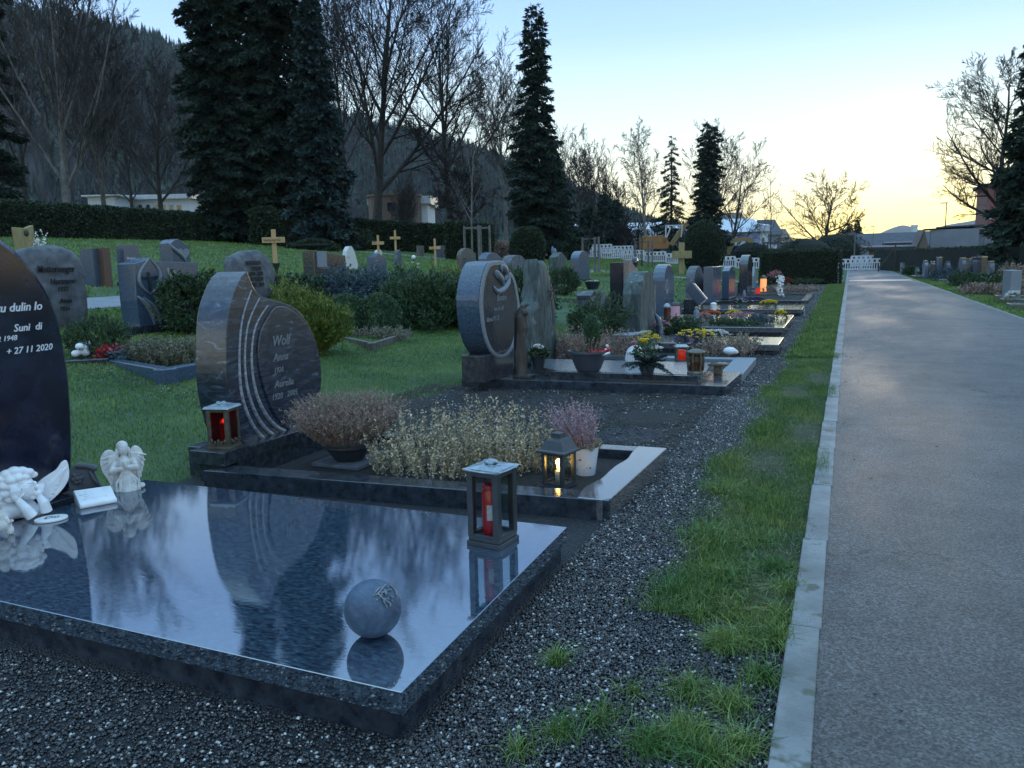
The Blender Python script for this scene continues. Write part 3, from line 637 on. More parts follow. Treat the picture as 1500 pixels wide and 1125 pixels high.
# book
bk = thing('stone_book', 'pale blue-white open stone book with engraved text, propped on the slab', 'ornament', at(140, 742, SZ)); m_ = MB()
a_, b2, c2, d2 = at(117, 746, SZ), at(171, 736, SZ), at(163, 718, SZ + .035), at(108, 726, SZ + .035)
up = Vector((0, 0, .028))
m_.poly([a_ + up, b2 + up, c2 + up, d2 + up], [a_, b2, Vector((c2.x, c2.y, SZ)), Vector((d2.x, d2.y, SZ))])
m_.tube([a_ + Vector((0, 0, .016)), b2 + Vector((0, 0, .016))], .016, 12); m_.out('book', M['white'], bk, world=True, bevel=.004)
m_ = MB(); ea = (b2 - a_); eb = (d2 - a_); nn = ea.cross(eb).normalized()
for k, (t0, t1) in enumerate(((.12, .8), (.2, .88), (.1, .7), (.25, .8))):
    y0 = .25 + .16 * k
    pts = [a_ + up + ea * (t0 + (t1 - t0) * i / 16) + eb * (y0 + .05 * math.sin(i * 2.4 + k)) + nn * .001 for i in range(17)]
    m_.tube(pts, .0011, 5)
m_.out('inscription', M['letterg'], bk, world=True)
# praying angel
P, s, r_, n_, q = fig(186, 717, SZ); Q = Matrix((r_, n_, Vector((0, 0, 1)))).transposed().to_quaternion()
an = thing('angel_figurine', 'cream standing angel with folded wings and praying hands on the slab corner', 'figurine', P); m_ = MB()
m_.tube([q(188, 718, 0), q(188, 708, 0), q(187, 694, 0), q(186, 682, 0), (q(186, 673, 0)), q(186, 667, 0)], [16 * s, 14 * s, 10.5 * s, 9.5 * s, 9.5 * s, 5 * s], 20); m_.tube([q(186, 670, .0), q(186, 658, .004)], [4.5 * s, 3.6 * s], 10)
b_ = lambda x, y, dn, rx, ry, rn: m_.ball(q(x, y, dn), (rx * s, rn * s, ry * s), Q=Q)
b_(186, 656, .01, 7, 8.5, 7.5); b_(185, 652, -.004, 8.2, 8, 8); b_(187, 659, .024, 1.4, 2, 2); b_(178, 661, -.005, 3.4, 7, 4); b_(193, 661, -.005, 3, 7, 4)
for (x0, y0, x1, y1, x2, y2) in ((175, 674, 170, 686, 184, 682), (197, 672, 200, 684, 189, 680)): m_.tube([q(x0, y0, .0), q(x1, y1, .03), q(x2, y2, .055)], [6 * s, 6.5 * s, 3 * s], 10)
b_(187, 677, .055, 2.6, 5, 2.4)
for k in range(7):
    x = 173 + k * 5; m_.tube([q(181 + k * 1.8, 690, .030), q(x, 704, .043 - .003 * abs(k - 3)), q(x - 1, 717, .050 - .005 * abs(k - 3))], [1.3 * s, 1.9 * s, 2.5 * s], 8)
b_(205, 713, .0, 6, 4, 8); b_(170, 714, 0, 6, 4, 8)
m_.out('body', M['whitest'], an, world=True, remesh=.0019, smooth=True)
for sg, wo in ((-1, [(180, 670), (172, 657), (162, 657), (155, 668), (156, 684), (162, 698), (168, 712), (176, 712), (180, 690)]), (1, [(192, 668), (198, 655), (206, 655), (212, 666), (211, 684), (206, 698), (202, 710), (195, 706), (191, 688)])):
    m_ = MB(); wc = cr(wo, 3, True); m_.poly([q(x, y, .008) for x, y in wc], [q(x, y, -.014) for x, y in wc])
    for k in range(6):
        x0, y0 = (176, 664) if sg < 0 else (195, 662); t = k / 5
        x1 = 186 + sg * (30 - 12 * t); y1 = 668 + 40 * t
        m_.tube([q(x0, y0, .01), q((x0 + x1) / 2 + sg * 2, (y0 + y1) / 2, .012), q(x1, y1, .008)], [1.6 * s, 2 * s, 1.2 * s], 6)
    m_.out('wing', M['whitest'], an, world=True, remesh=.0019, smooth=True)
# stone ball
c_ = at(541, 936, SZ); rr = 43 / FPX * depth(c_) * .98
bl = thing('stone_ball', 'blue-grey stone ball with a raised twig relief on the polished slab', 'stone ball', c_)
c_ = c_ + Vector((0, 0, rr * .99)) + (c_ - CAM).normalized() * .0; cb = Vector((c_.x, c_.y + .03, c_.z))
MB().ball(cb, rr, 48, 28).out('ball', M['sphere'], bl, world=True, smooth=True)
m_ = MB()
nv = (CAM - cb).normalized(); rr_ = cR.copy(); uu = rr_.cross(-nv).normalized()
if uu.z < 0: uu = -uu
def onball(x, y, h=1.0):
    dx, dy = (x - 541) / 43., (893 - y) / 43.; dz = math.sqrt(max(0, 1 - dx * dx - dy * dy)); return cb + (rr_ * dx + uu * dy + nv * dz) * rr * h
for pts in ([(540, 876), (548, 872), (554, 864), (560, 858)], [(548, 872), (556, 880), (566, 886), (566, 890)], [(540, 876), (546, 868), (552, 862)], [(552, 872), (560, 868), (568, 866)], [(556, 882), (562, 892)], [(556, 866), (562, 872)], [(566, 860), (574, 868), (576, 876)]):
    m_.tube([onball(x, y, 1.004) for x, y in cr(pts, 3)], .0028, 6)
for k in range(26):
    x, y = 560 + random.uniform(-14, 14), 868 + random.uniform(-12, 14); m_.ball(onball(x, y, 1.0), random.uniform(.0018, .0045), 6, 4)
m_.out('relief', M['rim'], bl, world=True, smooth=True)

# lantern with a red candle
c_ = at(722, 800, SZ); s = depth(c_) / FPX
LH, LW = 128 * s, 58 * s
c_ = c_ + Vector((-.02, .05, 0))
ln = thing('grave_lantern', 'tall dark metal lantern with a red candle, standing on the polished slab', 'lantern', (c_.x, c_.y, SZ), math.radians(-9))
def lantern(root, W, H, mt, roofm, glassm, post=.17, roofprof=None):
    h0, h1 = .10 * H, .88 * H; p_ = W * post
    m_ = MB(); m_.box((0, 0, h0 * .28), (W * .98, W * .98, h0 * .56)); m_.box((0, 0, h0 * .78), (W * .9, W * .9, h0 * .44)); m_.out('base', mt, root, bevel=.003)
    m_ = MB()
    for sx in (-1, 1):
        for sy in (-1, 1):
            x, y = sx * (W * .46 - p_ / 2), sy * (W * .46 - p_ / 2)
            m_.poly([(x * 1.0 + a, y * 1.0 + b, h1) for a, b in ((-p_ / 2, -p_ / 2), (p_ / 2, -p_ / 2), (p_ / 2, p_ / 2), (-p_ / 2, p_ / 2))],
                    [(x + a, y + b, h0) for a, b in ((-p_ / 2, -p_ / 2), (p_ / 2, -p_ / 2), (p_ / 2, p_ / 2), (-p_ / 2, p_ / 2))])
    for k in range(4):
        a = k * PI / 2
        for z, hh in ((h0 + .02 * H, .04 * H), (h1 - .03 * H, .06 * H)):
            q_ = rotz((0, -W * .46 + p_ * .35, 0), a); m_.box((q_[0], q_[1], z), (W * .92 - 2 * p_ if k % 2 == 0 else p_ * .6, p_ * .6 if k % 2 == 0 else W * .92 - 2 * p_, hh))
    m_.out('frame', mt, root, bevel=.002)
    for k in range(4):
        a = k * PI / 2; q_ = rotz((0, -W * .42, 0), a); w_ = W * .70
        MB().box((q_[0], q_[1], (h0 + h1) / 2), (w_ if k % 2 == 0 else .002, .002 if k % 2 == 0 else w_, h1 - h0 - .08 * H)).out('pane', glassm, root)
    return h0, h1
h0, h1 = lantern(ln, LW, LH, M['metald'], M['zinc'], M['glass'])
m_ = MB(); W = LW; nn_ = 8; vs = []; fs = []
for i in range(nn_ + 1):
    for j in range(nn_ + 1):
        u, v = -1 + 2 * i / nn_, -1 + 2 * j / nn_; z = h1 + .055 * LH - .03 * LH * max(abs(u), abs(v)) ** 2 - .018 * LH * (1 - min(abs(u), abs(v)) ** 2) * (max(abs(u), abs(v)) ** 4); vs.append((u * W * .54, v * W * .54, z))
fs = [(i * (nn_ + 1) + j, (i + 1) * (nn_ + 1) + j, (i + 1) * (nn_ + 1) + j + 1, i * (nn_ + 1) + j + 1) for i in range(nn_) for j in range(nn_)]
m_.add(vs, fs); m_.box((0, 0, h1 + .004), (W * .98, W * .98, .012)); m_.out('roof', M['zinc'], ln, smooth=False, bevel=0)
m_ = MB()
for k in range(11):
    a = k * 2.4; rr2 = .006 + .0018 * k; m_.ball((rr2 * math.cos(a), rr2 * math.sin(a), h1 + .05 * LH + .016 - .0008 * k), (.015, .011, .009), 8, 5)
for k in range(5): m_.ball((.036 * math.cos(k * 1.3), .030 * math.sin(k * 1.3), h1 + .05 * LH), (.016, .010, .004), 8, 5)
m_.out('rose', M['zinc'], ln, smooth=True)
cdl = MB().lathe([(.0, h0), (.037, h0), (.039, h0 + .01), (.039, h0 + .50 * LH), (.034, h0 + .53 * LH), (.034, h0 + .55 * LH), (.037, h0 + .56 * LH), (.037, h0 + .60 * LH), (.030, h0 + .60 * LH), (.030, h0 + .56 * LH)], (-.006, -.004, 0), 24)
cdl_o = cdl.out('candle', M['redwax'], ln, smooth=True)
m_ = MB()
for k in range(6):
    a0 = -PI / 2 + .15 + k * .12; rr3 = .0396
    p4 = [(-.006 + rr3 * math.cos(t), -.004 + rr3 * math.sin(t)) for t in (a0, a0 + .12)]
    zz0, zz1 = h0 + .19 * LH, h0 + .37 * LH
    m_.add([(*p4[0], zz0), (*p4[1], zz0), (*p4[1], zz1), (*p4[0], zz1)], [(0, 1, 2, 3)])
m_.out('label', mat('candle_label', (.5, .45, .45), .5, (.75, .7, .7), None, 160., 2), cdl_o)
M['slab'].node_tree  # keep

# ------------------------------------------------------------------ second grave
z2 = .12
Aa, Bb, Cc = at(893, 733, z2), at(977, 657, z2), at(336, 697, z2)
X0, X1 = Aa.x, -3.75; Y0, Y1 = 4.05, 5.36
gb = thing('grave_border', 'dark granite grave border with a pale wavy front slab', 'grave border', ((X0 + X1) / 2, (Y0 + Y1) / 2, 0))
yl = lambda x: Y0 - .16 * (X0 - x) / (X0 - X1)
MB().slab([(-1.12, yl(-1.12) + .006), (-1.12, yl(-1.12) + .17), (X1 + .1, yl(X1) + .17), (X1, yl(X1))][::-1], -.03, z2).out('side_kerb', M['kerbdark'], gb, world=True, bevel=.004)
MB().slab([(-1.12, Y1 - .14), (-1.12, Y1 - .006), (X1, Y1 - .1), (X1, Y1 - .24)][::-1], -.03, z2).out('side_kerb', M['kerbdark'], gb, world=True, bevel=.004)
wav = [(p.x, p.y) for p in (at(x, y, z2) for x, y in cr([(846, 729), (856, 715), (880, 702), (893, 690), (903, 682), (918, 673), (924, 665), (930, 658)], 4))]
MB().slab([(X0 - .04, Y0), (X0 + .0, Y0 + .05), (Bb.x, Bb.y)] + [(wav[-1][0], Bb.y)] + wav[::-1][1:], -.03, z2 + .004).out('front_slab', M['kerblight'], gb, world=True, bevel=.004)
MB().slab([(-3.4, 4.05), (-1.3, 4.12), (-1.25, 5.2), (-3.4, 5.2)], -.02, .055).out('soil', M['soil'], gb, world=True)

# stele 2
Xf = -3.76
st = thing('headstone', 'teardrop-shaped dark granite headstone with swirling ridges, behind the red-lit lantern', 'headstone', (Xf - .1, 4.55, .1))
face = [(362, 397), (368, 412), (374, 425), (384, 434), (402, 440), (425, 447), (444, 463), (459, 490), (468, 520), (471, 550), (468, 585), (458, 615), (444, 640), (436, 652)]
rt = outline(face, Xf, 4)
lf = outline([(362, 652), (350, 640), (338, 600), (332, 560), (331, 510), (334, 460), (344, 425), (354, 405)], Xf, 4)
MB().faceX(rt + lf, Xf - .26, Xf).out('stone', M['bluesw'], st, world=True, bevel=.006)
din = outline([(392, 462), (402, 450), (418, 450), (440, 466), (456, 500), (464, 545), (462, 590), (450, 625), (430, 632), (408, 618), (392, 590), (380, 550), (376, 515), (380, 485)], Xf, 4, True)
MB().faceX(din, Xf - .01, Xf + .014).out('disc', M['bluesw'], st, world=True, bevel=.008, seg=3)
m_ = MB()
for k, pts in enumerate(([(392, 447), (374, 478), (368, 520), (372, 565), (386, 603), (408, 628), (434, 636), (446, 634)], [(380, 436), (363, 475), (358, 525), (363, 575), (380, 617), (404, 640), (430, 645), (442, 643)],
                         [(368, 425), (354, 470), (350, 530), (355, 585), (374, 630), (402, 652), (428, 655), (438, 653)])):
    oo = [Vector((Xf + .002, a_, b_)) for a_, b_ in outline(pts, Xf, 4)]; kk = len(oo)
    m_.tube(oo, [.005 + .021 * math.sin(PI * min(1, i / kk * 1.02)) ** .7 * (.12 + .88 * (i / kk) ** 1.6) for i in range(kk)], 8)
m_.out('ridges', M['groove'], st, world=True, smooth=True)
ins_ = MB()
tpx(ins_, 'Wolf', 398, 508, 16, Xf + .014, .3, sx=.9); tpx(ins_, 'Anna', 400, 530, 12, Xf + .014, .3); tpx(ins_, '1926', 401, 547, 8, Xf + .014, .25)
tpx(ins_, 'Aurelia', 402, 569, 11, Xf + .014, .3); tpx(ins_, '1920   2005', 398, 587, 9, Xf + .014, .25)
ins_.out('inscription', mat('worn_letter', (.17, .18, .20), .5), st, world=True)
m_ = MB(); a_ = onX(350, 655, Xf + .06); b_ = onX(440, 640, Xf + .06)
m_.box((Xf - .1, (a_.y + b_.y) / 2 + .1, .10), (.42, b_.y - a_.y + .35, .22)); m_.out('plinth', M['kerbdark'], st, world=True, bevel=.005)
# pedestal
zp = .22
p1, p2, p3 = at(328, 664, zp), at(373, 655, zp), at(273, 661, zp)
pdl = thing('pedestal', 'dark granite block pedestal carrying the red-lit lantern', 'pedestal', (p1.x - .15, p1.y + .15, 0))
w1 = (p3.x - p1.x); hy_ = .24
MB().slab([(p1.x, p1.y), (p1.x + .0, p1.y + hy_), (p3.x, p1.y + hy_), (p3.x, p1.y)], zp - .09, zp).out('cap', M['kerbdark'], pdl, world=True, bevel=.004)
MB().slab([(p1.x - .04, p1.y + .04), (p1.x - .04, p1.y + hy_ - .03), (p3.x + .04, p1.y + hy_ - .03), (p3.x + .04, p1.y + .04)], -.03, zp - .09).out('block', M['kerbdark'], pdl, world=True)
# red lantern on it
c_ = at(322, 662, zp); c_ = Vector(((p1.x + p3.x) / 2 + .02, p1.y + .15, zp)); s = depth(c_) / FPX
l2 = thing('grave_lantern', 'square bronze lantern glowing red inside, on the granite pedestal', 'lantern', c_, math.radians(12))
W, H = .165, 66 * s
h0, h1 = lantern(l2, W, H, M['bronze'], M['zinc'], mat('red_tinted_glass', (.10, .012, .012), .08, trans=.75, ior=1.2))
MB().box((0, 0, h1 + .012), (W * 1.12, W * 1.12, .016), taper=.9).box((0, 0, h1 + .026), (W * .8, W * .8, .014), taper=.5).out('roof', M['zinc'], l2, bevel=.003)
m_ = MB()
for k in range(9): m_.ball((random.uniform(-.04, .04), random.uniform(-.04, .04), h1 + .034), (.014, .012, .008), 7, 5)
m_.out('rose', M['zinc'], l2, smooth=True)
m_ = MB()
for sx, sy in ((0, -1), (1, 0), (-1, 0), (0, 1)):
    for k in range(5):
        t = -W * .28 + W * .14 * k; x, y = (t, sy * W * .47) if sx == 0 else (sx * W * .47, t)
        m_.ball((x, y, h0 + .018 + .006 * math.cos(k * 3)), (.010, .010, .016), 6, 5)
m_.out('leaf_relief', M['bronze'], l2)
cn_ = MB().lathe([(0, h0), (.026, h0), (.026, h0 + .62 * H * .7), (.02, h0 + .62 * H * .72)], (0, 0, 0), 16).out('candle', M['redglow'], l2, smooth=True)
MB().ball((.0, -.0, h0 + .62 * H * .72 + .014), (.006, .006, .014), 8, 6).out('flame', M['flamer'], l2, smooth=True)
# ------------------------------------------------------------------ plant builders
def sprigs(n, r0, H, spread, per, L, W, t0=.15, droop=0., stem=.0015, up=.5, zf=None):
    """n upright sprigs rooted in radius r0; leaves along each"""
    a = rng.random(n) * 2 * PI; rr = r0 * np.sqrt(rng.random(n)); B = np.stack([rr * np.cos(a), rr * np.sin(a), np.zeros(n)], 1)
    out = np.stack([np.cos(a), np.sin(a), np.zeros(n)], 1) * (rr / max(r0, 1e-6))[:, None] * spread + rng.normal(0, .12, (n, 3)) * spread
    D = out + np.array([0, 0, 1.]); D = norm(D); h = H * rng.uniform(.65, 1.05, n)
    t = t0 + (1 - t0) * rng.random((n, per)); tt = t[..., None]
    P = B[:, None] + D[:, None] * (h[:, None, None] * tt) + np.array([0, 0, -1.]) * (droop * h[:, None, None] * tt ** 2)
    P = P.reshape(-1, 3); Dl = unit(len(P)) + np.repeat(D, per, 0) * up * 2
    Vl = leaves(P, Dl, L * rng.uniform(.6, 1.2, len(P)), W)
    # stems as thin leaves
    Vs = leaves(B, D, h * .97, stem)
    return cat([Vl, Vs])
def plantobj(name, VF, m_, parent=None, loc=None): return addobj(name, npmesh(name, *VF, [m_]), parent, loc)
def bush(r, n, L, W, lump=.15, inner=.3, up=.6, zmin=None, dirs=None, k=9):
    P, u = shellpts(n, r, lump, k, inner, -r[2] * .95 if zmin is None else zmin)
    D = u * .8 + unit(len(P)) * .7 + np.array([0, 0, up]) if dirs is None else dirs(P, u)
    return leaves(P, D, L * rng.uniform(.6, 1.3, len(P)), W)
def fronds(r, nf, per, FL, L, W, lump=.2, up=.8, zmin=None, k=10):
    P, u = shellpts(nf, r, lump, k, .45, -r[2] * .9 if zmin is None else zmin); n = len(P)
    D = norm(u * .8 + rng.normal(0, .45, (n, 3)) + np.array([0, 0, up])); F_ = FL * rng.uniform(.6, 1.4, n)
    t = rng.random((n, per)); Q_ = (P[:, None] - D[:, None] * (F_ * .4)[:, None, None] + D[:, None] * (t * F_[:, None])[..., None]).reshape(-1, 3)
    Dd = np.repeat(D, per, 0) * 1.1 + unit(n * per) * .8
    return leaves(Q_, Dd, L * rng.uniform(.6, 1.3, n * per), W)
def flowers(n, rx, ry, h, size):
    """flat small blooms: 5 diamond petals each"""
    a0 = rng.random(n) * 2 * PI; q0 = np.sqrt(rng.random(n)); P = np.stack([rx * q0 * np.cos(a0), ry * q0 * np.sin(a0), h * (.45 + .6 * np.sqrt(np.maximum(0, 1 - q0 ** 2)) * rng.uniform(.75, 1.15, n))], 1)
    out = []
    for k in range(5):
        a = 2 * PI * k / 5; D = np.tile([math.cos(a), math.sin(a), .9], (n, 1)); out.append(leaves(P, D, size, size * .42, up=np.tile([0, 0, 1.], (n, 1))))
    return cat(out)
def flowerbed(name, label, cat_, loc, rx, ry, h, n, size, pm, lm=None, group=None, nl=300, rz=0):
    t = thing(name, label, cat_, loc, rz, group)
    V, F = bush((rx * 1.05, ry * 1.05, h * .85), nl, size * 1.2, size * .35, zmin=0); plantobj('leaves', (V, F), lm or M['dgreen'], t)
    plantobj('petals', flowers(n, rx * .9, ry * .9, h, size), pm, t); return t

# heather bowl on a flagstone
bpos = at(512, 674, .075); s = depth(bpos) / FPX
fl = thing('flagstone', 'square grey flagstone under the heather bowl', 'flagstone', (bpos.x, bpos.y, .055)); MB().slab([(bpos.x - .2, bpos.y - .16), (bpos.x + .18, bpos.y - .18), (bpos.x + .2, bpos.y + .16), (bpos.x - .18, bpos.y + .18)], .057, .082).out('stone', M['greystone'], fl, world=True, bevel=.004)
R1 = 37 * s
hb = thing('heather_bowl', 'dark bowl overflowing with dry brown heather in the second grave', 'planter', (bpos.x, bpos.y, .083))
MB().lathe([(R1 * .55, 0), (R1 * .6, .01), (R1 * .9, .085), (R1 * 1.05, .10), (R1 * 1.05, .115), (R1 * .96, .115), (R1 * .9, .10)], n=28).out('bowl', M['potdark'], hb, smooth=False)
V, F = sprigs(640, R1 * .95, .46, .78, 56, .018, .0028, .28, droop=.16, stem=.0018); V[:, 2] += .09
plantobj('heather', (V, F), M['heather'], hb)
# snow-white torn petal scraps by the bowl
for k in range(4):
    c_ = at(550 + k * 6, 668 - 2 * k, .06); q = MB().ball((c_.x, c_.y, .065), (.017, .013, .011), 7, 5)
    tag(q.out('white_blossom', M['white'], world=True, smooth=True), 'fallen white blossom between the heather bowl and the pale shrub', 'blossom', 'fallen white blossoms by the heather bowl')
# variegated shrubs
def stems(n, r, H, per, L, W):
    a = rng.random(n) * 2 * PI; rr = np.sqrt(rng.random(n)); B = np.stack([r[0] * rr * np.cos(a), r[1] * rr * np.sin(a), np.zeros(n)], 1)
    D = norm(np.stack([B[:, 0] * .9 / r[0] * .3, B[:, 1] * .3 / r[1], np.ones(n)], 1) + rng.normal(0, .16, (n, 3)))
    h = H * rng.uniform(.42, 1.05, n) * (1 - .25 * rr ** 3); t = rng.random((n, per)) ** .8
    P = (B[:, None] + D[:, None] * (h[:, None] * t)[..., None]).reshape(-1, 3) + rng.normal(0, .006, (n * per, 3))
    Dl = unit(len(P)); Dl[:, 2] = np.abs(Dl[:, 2]) * .6 + .25
    return cat([leaves(P, Dl, L * rng.uniform(.6, 1.2, len(P)), W), leaves(B, D, h, .0016)])
for (px, py, rx, ry, H, lab) in ((622, 694, .36, .22, .46, 'pale variegated shrub with cream leaves, nearer the heather bowl'), (722, 688, .32, .22, .50, 'pale variegated shrub with upright shoots, nearer the black lantern')):
    P = at(px, py, .055); t = thing('variegated_shrub', lab, 'shrub', P, group='variegated shrubs on the second grave')
    plantobj('foliage', stems(180, (rx, ry), H, 34, .020, .0062), M['varieg'], t)
P = at(840, 700, .055)
t = thing('ground_shrub', 'low dark ground cover behind the black lantern', 'shrub', (P.x - .25, P.y + .2, .05)); plantobj('foliage', stems(60, (.3, .12), .10, 30, .018, .006), M['varieg'], t)
# black house lantern with flame
c_ = at(819, 712, .055); s = depth(c_) / FPX; W = 40 * s
l3 = thing('grave_lantern', 'black house-shaped lantern with a burning yellow flame, beside the white pot', 'lantern', c_, math.radians(-14))
H = 90 * s
h0, h1 = lantern(l3, W, H * .66, M['metald'], M['metald'], M['glass'], post=.14)
pr_ = [(.60, h1), (.60, h1 + .012), (.50, h1 + .02), (.34, h1 + .07), (.30, h1 + .078), (.20, h1 + .085), (.18, h1 + .115), (.12, h1 + .115), (.0, h1 + .118)]
m_ = MB(); vs = []; fs = []
for rr, z in pr_:
    for sx, sy in ((-1, -1), (1, -1), (1, 1), (-1, 1)): vs.append((sx * rr * W, sy * rr * W, z))
k = len(pr_); fs = [(i * 4 + j, i * 4 + (j + 1) % 4, (i + 1) * 4 + (j + 1) % 4, (i + 1) * 4 + j) for i in range(k - 1) for j in range(4)] + [(3, 2, 1, 0)]
m_.add(vs, fs).out('roof', M['metald'], l3, bevel=.002)
MB().lathe([(0, h0), (.024, h0), (.024, h0 + .07), (.018, h0 + .073)], n=16).out('candle', M['wax'], l3, smooth=True)
MB().ball((0, 0, h0 + .10), (.012, .012, .024), 10, 8).out('flame', M['flame'], l3, smooth=True)
ld = bpy.data.lights.new('candle_light', 'POINT'); ld.energy = .35; ld.color = (1, .55, .15); ld.shadow_soft_size = .02
lo_ = bpy.data.objects.new('candle_light', ld); COL.objects.link(lo_); lo_.parent = l3; lo_.location = (0, 0, h0 + .125)
ld = bpy.data.lights.new('candle_light', 'POINT'); ld.energy = .12; ld.color = (1, .12, .05); ld.shadow_soft_size = .02
lo_ = bpy.data.objects.new('candle_light', ld); COL.objects.link(lo_); lo_.parent = l2; lo_.location = (0, 0, .17)
# white pot with pink heather
c_ = at(858, 694, .055); s = depth(c_) / FPX
wp = thing('flower_pot', 'white pot with dark leaf print and pink-white heather', 'flower pot', c_)
MB().lathe([(14 * s, 0), (19 * s, 40 * s), (20 * s, 41 * s), (18.5 * s, 41 * s), (18 * s, 38 * s)], n=26).out('pot', M['potwhite'], wp, smooth=False)
V, F = sprigs(120, .045, .34, .5, 70, .012, .003, .15, up=.2); V[:, 2] += .13; V[:, 0] -= .35 * np.clip(V[:, 2] - .13, 0, 1); plantobj('heather', (V, F), M['heatherp'], wp)
V, F = sprigs(60, .05, .10, .9, 22, .02, .006, .2); V[:, 2] += .13; plantobj('leaves', (V, F), M['varieg'], wp)

# ------------------------------------------------------------------ third grave
z3 = .11
q1, q2 = at(1063, 566, z3), at(1087, 545, z3)
g3 = thing('grave_border', 'low stepped dark granite grave surround carrying bowls and the bronze lantern', 'grave border', (-2.4, 8.8, 0))
Xb = -3.95
MB().slab([(q1.x, q1.y), (q2.x, q2.y), (Xb, q2.y - .05), (Xb, q1.y - .1)], -.03, z3).out('base_slab', M['slabside'], g3, world=True, bevel=.004)
inn = [(p.x, p.y) for p in (at(x, y, z3 + .09) for x, y in ((1054, 549), (1060, 545), (950, 530), (900, 528), (800, 528), (790, 545)))]
up_ = [(-1.32, 8.38), (-1.32, 9.42), (-3.5, 9.36), (-3.42, 8.95), (-3.15, 8.60), (-2.9, 8.38)]
MB().slab(up_, z3, z3 + .085).out('top_slab', M['speck'], g3, world=True, bevel=.004)
MB().slab([(-1.36, 8.32), (-1.36, 8.38), (-2.9, 8.38), (-2.95, 8.32)], z3, z3 + .08).out('edge_strip', M['kerbdark'], g3, world=True, bevel=.003)
# stele 3
Xf = -3.52
s3 = thing('headstone', 'oval blue-grey headstone with two carved swans and light rim', 'headstone', (Xf - .1, 8.7, z3))
fr = [(714, 385), (724, 382), (734, 382), (741, 387), (743, 396), (743, 402), (748, 399), (754, 411), (758, 430), (761, 455), (759, 480), (753, 505), (746, 518), (738, 524), (727, 524), (716, 514), (708, 496), (703, 470), (701, 440), (703, 418), (707, 400)]
o3 = outline(fr, Xf, 3, True)
MB().faceX(o3, Xf - .26, Xf).out('stone', M['blue'], s3, world=True, bevel=.006)
cy = sum(a for a, b in o3) / len(o3); cz = sum(b for a, b in o3) / len(o3)
inn_ = [(cy + (a - cy) * .86, cz + (b - cz) * .92 - .01) for a, b in o3]
m_ = MB(); kk = len(o3); vs = [(Xf + .006, a, b) for a, b in o3] + [(Xf + .016, a, b) for a, b in [(cy + (a - cy) * .97, cz + (b - cz) * .98) for a, b in o3]] + [(Xf + .016, a, b) for a, b in inn_] + [(Xf + .001, cy + (a - cy) * .98, cz + (b - cz) * .99) for a, b in inn_]
fs = [(r * kk + i, r * kk + (i + 1) % kk, (r + 1) * kk + (i + 1) % kk, (r + 1) * kk + i) for r in range(3) for i in range(kk)]
m_.add(vs, fs).out('rim', M['rim'], s3, world=True)
MB().faceX([(cy + (a - cy) * .995, cz + (b - cz) * .995) for a, b in inn_], Xf - .003, Xf + .003).out('face', M['brownstone'], s3, world=True)
m_ = MB()
for pts in ([(722, 420), (727, 427), (735, 424), (743, 413), (744, 402)], [(734, 398), (733, 390), (738, 394), (741, 402), (738, 410)], [(727, 408), (725, 399), (729, 404), (734, 411), (736, 418)]):
    oo = [Vector((Xf + .01, a, b)) for a, b in outline(pts, Xf, 4)]; kk = len(oo); m_.tube(oo, [.012 + .026 * math.sin(PI * i / kk) for i in range(kk)], 8)
m_.out('swan_relief', M['rim'], s3, world=True, smooth=True)
ins_ = MB(); tpx(ins_, 'Blandino', 728, 441, 10, Xf + .004, .1, sx=.75); tpx(ins_, 'Werner 1931 - 2009', 723, 456, 6, Xf + .004, .1, sx=.55); tpx(ins_, 'Albertina 1933 - 20', 713, 472, 7, Xf + .004, .1, sx=.6)
ins_.out('inscription', M['rim'], s3, world=True)
a_, b_ = onX(709, 545, Xf), onX(752, 530, Xf)
MB().box((Xf - .13, (a_.y + b_.y) / 2, z3 + .15), (.27, b_.y - a_.y, .30)).out('plinth', M['brownstone'], s3, world=True, bevel=.01)
# driftwood figure
P = at(764, 552, z3); s = depth(P) / FPX
dw = thing('wooden_figure', 'dark carved driftwood figure leaning against the oval headstone', 'sculpture', P); m_ = MB()
fp = lambda x, y, dn=0: Vector(P) + cR0 * ((x - 764) * s) + Vector((0, 0, (552 - y) * s)) - cF * dn
m_.tube([fp(763, 552), fp(763, 530), fp(762, 505), fp(764, 480), fp(763, 465), fp(766, 452)], [12 * s, 9 * s, 8.5 * s, 9 * s, 8 * s, 4 * s], 14)
m_.tube([fp(768, 500), fp(772, 480), fp(770, 462), fp(773, 452)], [3 * s, 4 * s, 3.5 * s, 2 * s], 8); m_.ball(fp(769, 458), 7 * s); m_.tube([fp(758, 462), fp(768, 450), (fp(776, 446))], [4 * s, 4 * s, 2 * s], 8)
for k in range(9): m_.tube([fp(757 + k * 1.8, 548, .05), fp(756 + k * 2, 520, .06), fp(759 + k * 1.2, 490, .055)], [1.6 * s, 1.8 * s, 1.2 * s], 6)
m_.box(fp(768, 551, .02), (.2, .2, .03)); m_.out('figure', M['woodgrey'], dw, world=True, remesh=.008, smooth=True)

